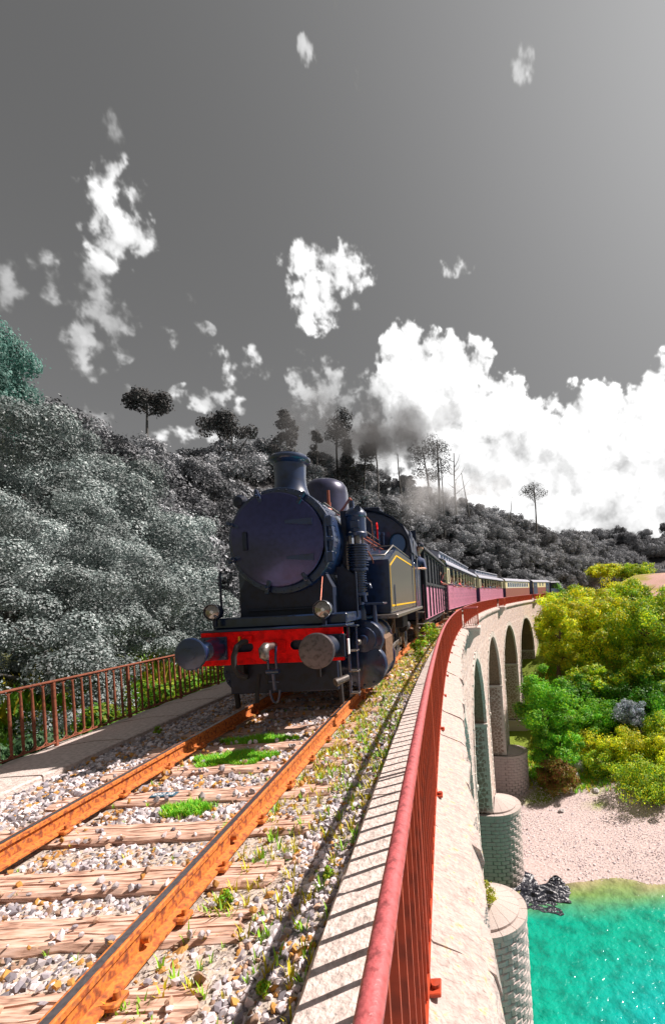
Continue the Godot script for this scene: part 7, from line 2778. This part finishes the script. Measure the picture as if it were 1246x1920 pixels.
func build_track_plants() -> void:
	var r := RandomNumberGenerator.new()
	r.seed = 66
	# two mats of fresh grass between the rails
	var blade := _tuft_mesh(8, 0.07, 0.006)
	var mats := [["bright green mat of grass between the rails, the larger one in front of the engine", 4.98, -0.12, 0.26, 0.5, 2600], ["second patch of green grass between the rails, half in the engine shadow", 5.62, -0.12, 0.2, 0.52, 1500], ["small green patch of grass between the rails nearer the camera", 3.8, 0.05, 0.14, 0.24, 500], ["small tuft of grass at the rail foot near the bottom", 3.4, 0.62, 0.1, 0.07, 60]]
	for q in mats:
		var xs := []
		var cs := []
		for k in q[5]:
			var a := r.randf() * TAU
			var rad := sqrt(r.randf()) * (0.8 + 0.2 * sin(a * 5.0))
			var sc := r.randf_range(0.5, 1.15)
			xs.append(Transform3D(Basis(Vector3.UP, r.randf() * TAU) * Basis.from_scale(Vector3(sc, sc, sc)), tp(q[1] + sin(a) * rad * q[3], q[2] + cos(a) * rad * q[4], -0.2)))
			cs.append((Color(0.2, 0.62, 0.02) if r.randf() < 0.75 else Color(0.46, 0.6, 0.02)) * r.randf_range(0.7, 1.15))
		tag(multi("grass", blade, M.grass_blade, xs, cs), q[0], "grass", "grass between the rails")
	# scattered small weeds in the ballast
	var xs := []
	var cs := []
	var weed := _tuft_mesh(7, 0.09, 0.01)
	for k in 6500:
		var s := r.randf_range(0.6, 24.0)
		var w := r.randf_range(0.82, 1.6) if r.randf() < 0.72 else r.randf_range(-0.68, 0.68)
		if s < 4.0 and r.randf() < 0.5: continue
		if w < 0.7 and r.randf() < 0.6: continue
		var sc := r.randf_range(0.35, 1.2) * (1.0 if w > 0.8 else 0.6)
		xs.append(Transform3D(Basis(Vector3.UP, r.randf() * TAU) * Basis.from_scale(Vector3(sc, sc, sc)), tp(s, w, -0.2)))
		cs.append((Color(0.6, 0.52, 0.015) if r.randf() < 0.6 else Color(0.28, 0.56, 0.02)) * r.randf_range(0.6, 1.1))
	tag(multi("weeds", weed, M.grass_blade, xs, cs), "small yellow green weeds scattered in the gravel beside the right rail", "weeds")
	# leafy weeds that stand out
	var cols := [Color(0.16, 0.45, 0.02), Color(0.3, 0.46, 0.02), Color(0.42, 0.4, 0.02)]
	var list := [[13.2, 1.28, 0.3, "tall bright green weed by the rail beside the tank"], [15.2, 1.35, 0.36, "taller bright green weed farther along beside the train"], [17.6, 1.3, 0.3, "green weed farthest along the gravel beside the train"], [11.6, 1.4, 0.16, "low yellow green weed beside the cylinders"],
		[2.55, 0.98, 0.045, "small leafy weed at the foot of the right rail, near the second sleeper"], [3.3, 0.62, 0.045, "small yellow weed leaning on the right rail"], [1.95, 1.42, 0.042, "leafy weed in the shadow of the handrail near the bottom"], [6.2, -1.75, 0.06, "single yellow flower stalk beside the left kerb"], [2.75, 1.5, 0.042, "leafy weed along the right kerb"]]
	var i := 0
	for q in list:
		var t := thing("weed_plant", q[3], "weed", Transform3D(Basis(Vector3.UP, i), tp(q[0], q[1], -0.21)), "leafy weeds in the ballast")
		var R: float = q[2]
		inst("stem", trunk_mesh(600 + i, R * 1.6, R * 0.05, 7, R * 0.8), M.leaf_green if false else M.bark_brown, t)
		inst("leaves", leaves(620 + i, round_clumps(640 + i, R * 0.8, R * 1.1, 16, 0.4, -0.9), 500, R * 0.11 + 0.004, cols), M.leaf_green, t)
		i += 1
	# the yellow plant rooted on the first pier cap
	var pf := tframe(26.0, 0, 0)
	var t := thing("weed_plant", "yellow green plant growing on the rounded cap of the nearest pier", "weed", pf * Transform3D(Basis(), Vector3(2.55, -15.75, 0.6)), "leafy weeds in the ballast")
	inst("stem", trunk_mesh(690, 0.7, 0.03, 6, 0.5), M.bark_brown, t)
	inst("leaves", leaves(691, round_clumps(692, 0.5, 0.6, 18, 0.4, -0.8), 900, 0.06, [Color(0.45, 0.42, 0.03), Color(0.3, 0.4, 0.03)]), M.leaf_green, t)


# ---------------------------------------------------------------- things on the river bank, smoke
func build_bank_things() -> void:
	var r := RandomNumberGenerator.new()
	r.seed = 90
	# black plastic sheets, crumpled, half in the water
	var sheets := [["crumpled black plastic sheet lying against the foot of the second pier", 4.6, 41.4, 4.0, 2.8, 0.2], ["crumpled black plastic sheet at the water's edge, folded back on itself", 7.5, 39.5, 4.2, 2.1, -0.12], ["torn end of black sheet on the beach right of the others", 8.6, 40.6, 1.3, 0.9, 0.5], ["part of the black sheet sunk under the shallow water", 6.8, 38.2, 3.0, 1.6, -0.25]]
	var nz := FastNoiseLite.new()
	nz.frequency = 0.22
	nz.fractal_octaves = 2
	var k := 0
	for q in sheets:
		nz.seed = 70 + k
		var sw := to_sw(q[1], -q[2])
		var base := maxf(ground(sw.x, sw.y), RIVER - 0.12) if k != 3 else RIVER - 0.2
		var b := MB.new()
		var rows := []
		var n := 26
		for i in n:
			var line := []
			for j in n:
				var u := i / (n - 1.0) - 0.5
				var v := j / (n - 1.0) - 0.5
				var edge := 1.0 - pow(2.0 * maxf(absf(u), absf(v)), 3.0)
				var fold := absf(nz.get_noise_2d(u * 9.0, v * 16.0 + k * 20.0)) * 0.9 + pow(absf(sin((u * 1.6 + v * 3.2) * 2.2 + k + nz.get_noise_2d(u * 5.0, v * 5.0))), 3.0) * 0.5
				var lx: float = u * q[3] + nz.get_noise_2d(v * 9.0, k * 9.0) * 0.6
				var lz: float = v * q[4] + nz.get_noise_2d(u * 9.0, 50 + k * 9.0) * 0.6
				var wp := Vector3(q[1], 0, -q[2]) + Basis(Vector3.UP, q[5]) * Vector3(lx, 0, lz)
				var gw := to_sw(wp.x, wp.z)
				var under: float = maxf(ground(gw.x, gw.y) + 0.14, RIVER + 0.03) if k != 3 else RIVER + 0.02 - 0.05 * edge
				line.append(Vector3(lx, under - base + fold * (0.3 + 0.7 * edge) * (0.42 if k != 3 else 0.1), lz))
			rows.append(line)
		b.strip(rows, true, Vector3.UP)
		tag(part("plastic_sheet", b, M.tarp, null, Transform3D(Basis(Vector3.UP, q[5]), Vector3(q[1], base, -q[2]))), q[0], "plastic sheet", "black plastic sheets by the river")
		k += 1
	# driftwood
	var logs := [["bleached dead tree trunk lying on the bank, thickest of the driftwood", 26.2, 66.0, 0.9, 5.0, 0.42, 0.55], ["second bleached log lying against the thick one", 25.6, 65.2, 0.6, 4.2, 0.24, 0.75], ["thin dead branch on the gravel below the logs", 22.6, 61.5, 1.9, 3.0, 0.1, 0.2], ["pale driftwood pole near the olive bush on the beach", 20.6, 58.5, 1.5, 2.6, 0.12, 0.25]]
	for q in logs:
		var sw := to_sw(q[1], -q[2])
		var g := ground(sw.x, sw.y)
		var b := MB.new()
		var d: Vector3 = Vector3(cos(q[3]), 0, sin(q[3])) * q[4]
		var pts := []
		for i in 6:
			var t := i / 5.0
			pts.append(d * (t - 0.5) + Vector3(0, q[5] + q[6] * t * 2.4 + r.randf_range(-0.08, 0.08), r.randf_range(-0.1, 0.1)))
		b.tube(pts, [q[5], q[5] * 0.95, q[5] * 0.85, q[5] * 0.75, q[5] * 0.6, q[5] * 0.2], 9)
		for i in 3:
			var p: Vector3 = pts[2 + i]
			b.tube([p, p + Vector3(r.randf_range(-0.6, 0.6), r.randf_range(0.5, 1.0), r.randf_range(-0.6, 0.6))], [q[5] * 0.4, 0.03], 6)
		tag(part("driftwood", b, M.dead_wood, null, Transform3D(Basis(), Vector3(q[1], g, -q[2]))), q[0], "log", "driftwood on the bank")
	# rocks
	var rocks := [["large pale rock beside the third pier", 15.6, 62.0, 1.5], ["pale rock leaning on the large one by the third pier", 17.4, 61.4, 1.1], ["squat pale rock in front of the large one", 14.6, 60.0, 0.8], ["small pale rock at the edge of the gravel by the shrub", 16.4, 59.4, 0.6], ["pale boulder half under the rust brown shrub", 12.6, 60.8, 1.0], ["grey rock beside the driftwood", 22.0, 60.4, 0.7], ["flat pale stone by the black sheets", 5.6, 43.0, 0.6], ["pale stone at the foot of the second pier", 4.9, 43.8, 0.7], ["small dark stone on the open beach", 12.4, 52.5, 0.4], ["dark stone at the shaded edge of the beach", 17.6, 56.0, 0.5]]
	for q in rocks:
		var sw := to_sw(q[1], -q[2])
		var m := _stone_mesh(r, 0.28)
		tag(inst("rock", m, M.pale_rock, null, Transform3D(Basis.from_euler(Vector3(r.randf() * 6, r.randf() * 6, r.randf() * 6)) * Basis.from_scale(Vector3(q[3], q[3] * 0.75, q[3] * 0.9)), Vector3(q[1], ground(sw.x, sw.y) + q[3] * 0.25, -q[2]))), q[0], "rock", "pale rocks on the bank")
	# pebbles of the gravel bank
	var xs := []
	var cs := []
	for i in 16000:
		var s := r.randf_range(40.0, 66.0)
		var w := r.randf_range(2.0, 26.0)
		var y := ground(s, w)
		if y < RIVER - 0.25: continue
		if s < 45.0 and w < 9.5 and r.randf() < 0.8: continue
		var sc := r.randf_range(0.03, 0.085) * (2.2 if r.randf() < 0.03 else 1.0)
		xs.append(Transform3D(Basis.from_euler(Vector3(r.randf() * 6, r.randf() * 6, 0)) * Basis.from_scale(Vector3(sc, sc * 0.7, sc)), tp(s, w, y)))
		var L := r.randf_range(0.45, 0.78)
		cs.append(Color(L, L * 0.86, L * 0.88))
	tag(multi("beach_pebbles", _stone_mesh(r, 0.2), M.gravel_stone, xs, cs), "pale pinkish pebbles of the gravel beach", "pebbles")

func build_smoke() -> void:
	var grey := FogMaterial.new()
	grey.resource_name = "smoke_grey"
	grey.albedo = Color(0.5, 0.5, 0.5)
	grey.density = 0.055
	var white := FogMaterial.new()
	white.resource_name = "steam_white"
	white.albedo = Color(1, 1, 1)
	white.density = 0.04
	var thin := FogMaterial.new()
	thin.resource_name = "steam_thin"
	thin.albedo = Color(0.6, 0.6, 0.6)
	thin.density = 0.13
	var r := RandomNumberGenerator.new()
	r.seed = 44
	# [name, label, material, puffs, from, to, spread, size]
	var plumes := [["steam", "thin white steam drifting over the ridge above the train", white, 46, Vector3(-6, 22, -92), Vector3(13, 27, -112), 4.2, 2.4],
		["smoke", "grey smoke drifting up above the ridge behind the dome", grey, 52, Vector3(-15, 28, -80), Vector3(-2, 35, -92), 5.0, 3.0],
		["smoke", "thin grey smoke rising from the engine chimney", thin, 14, Vector3(-2.2, 4.1, -7.0), Vector3(-1.9, 5.1, -8.2), 0.22, 0.3]]
	for p in plumes:
		var t := thing(p[0], p[1], p[0])
		for k in p[3]:
			var f := FogVolume.new()
			f.name = "puff"
			f.shape = RenderingServer.FOG_VOLUME_SHAPE_ELLIPSOID
			var u := r.randf()
			var sz: float = p[7] * r.randf_range(0.5, 1.35)
			f.size = Vector3(2.0, 1.5, 2.0) * sz
			f.position = (p[4] as Vector3).lerp(p[5], u) + Vector3(r.randfn(), r.randfn() * 0.7, r.randfn()) * p[6] * 0.6
			f.rotation = Vector3(r.randf(), r.randf(), r.randf()) * 3.0
			f.material = p[2]
			t.add_child(f, true)
		tag(t, "", "", "", "stuff")


func _ready() -> void:
	rng.seed = 1
	setup_view()
	make_materials()
	build_ground()
	build_viaduct()
	build_railings()
	build_track()
	build_engine()
	build_train()
	build_track_plants()
	build_valley_plants()
	build_bank_things()
	build_hill_trees()
	build_ridge_trees()
	build_smoke()
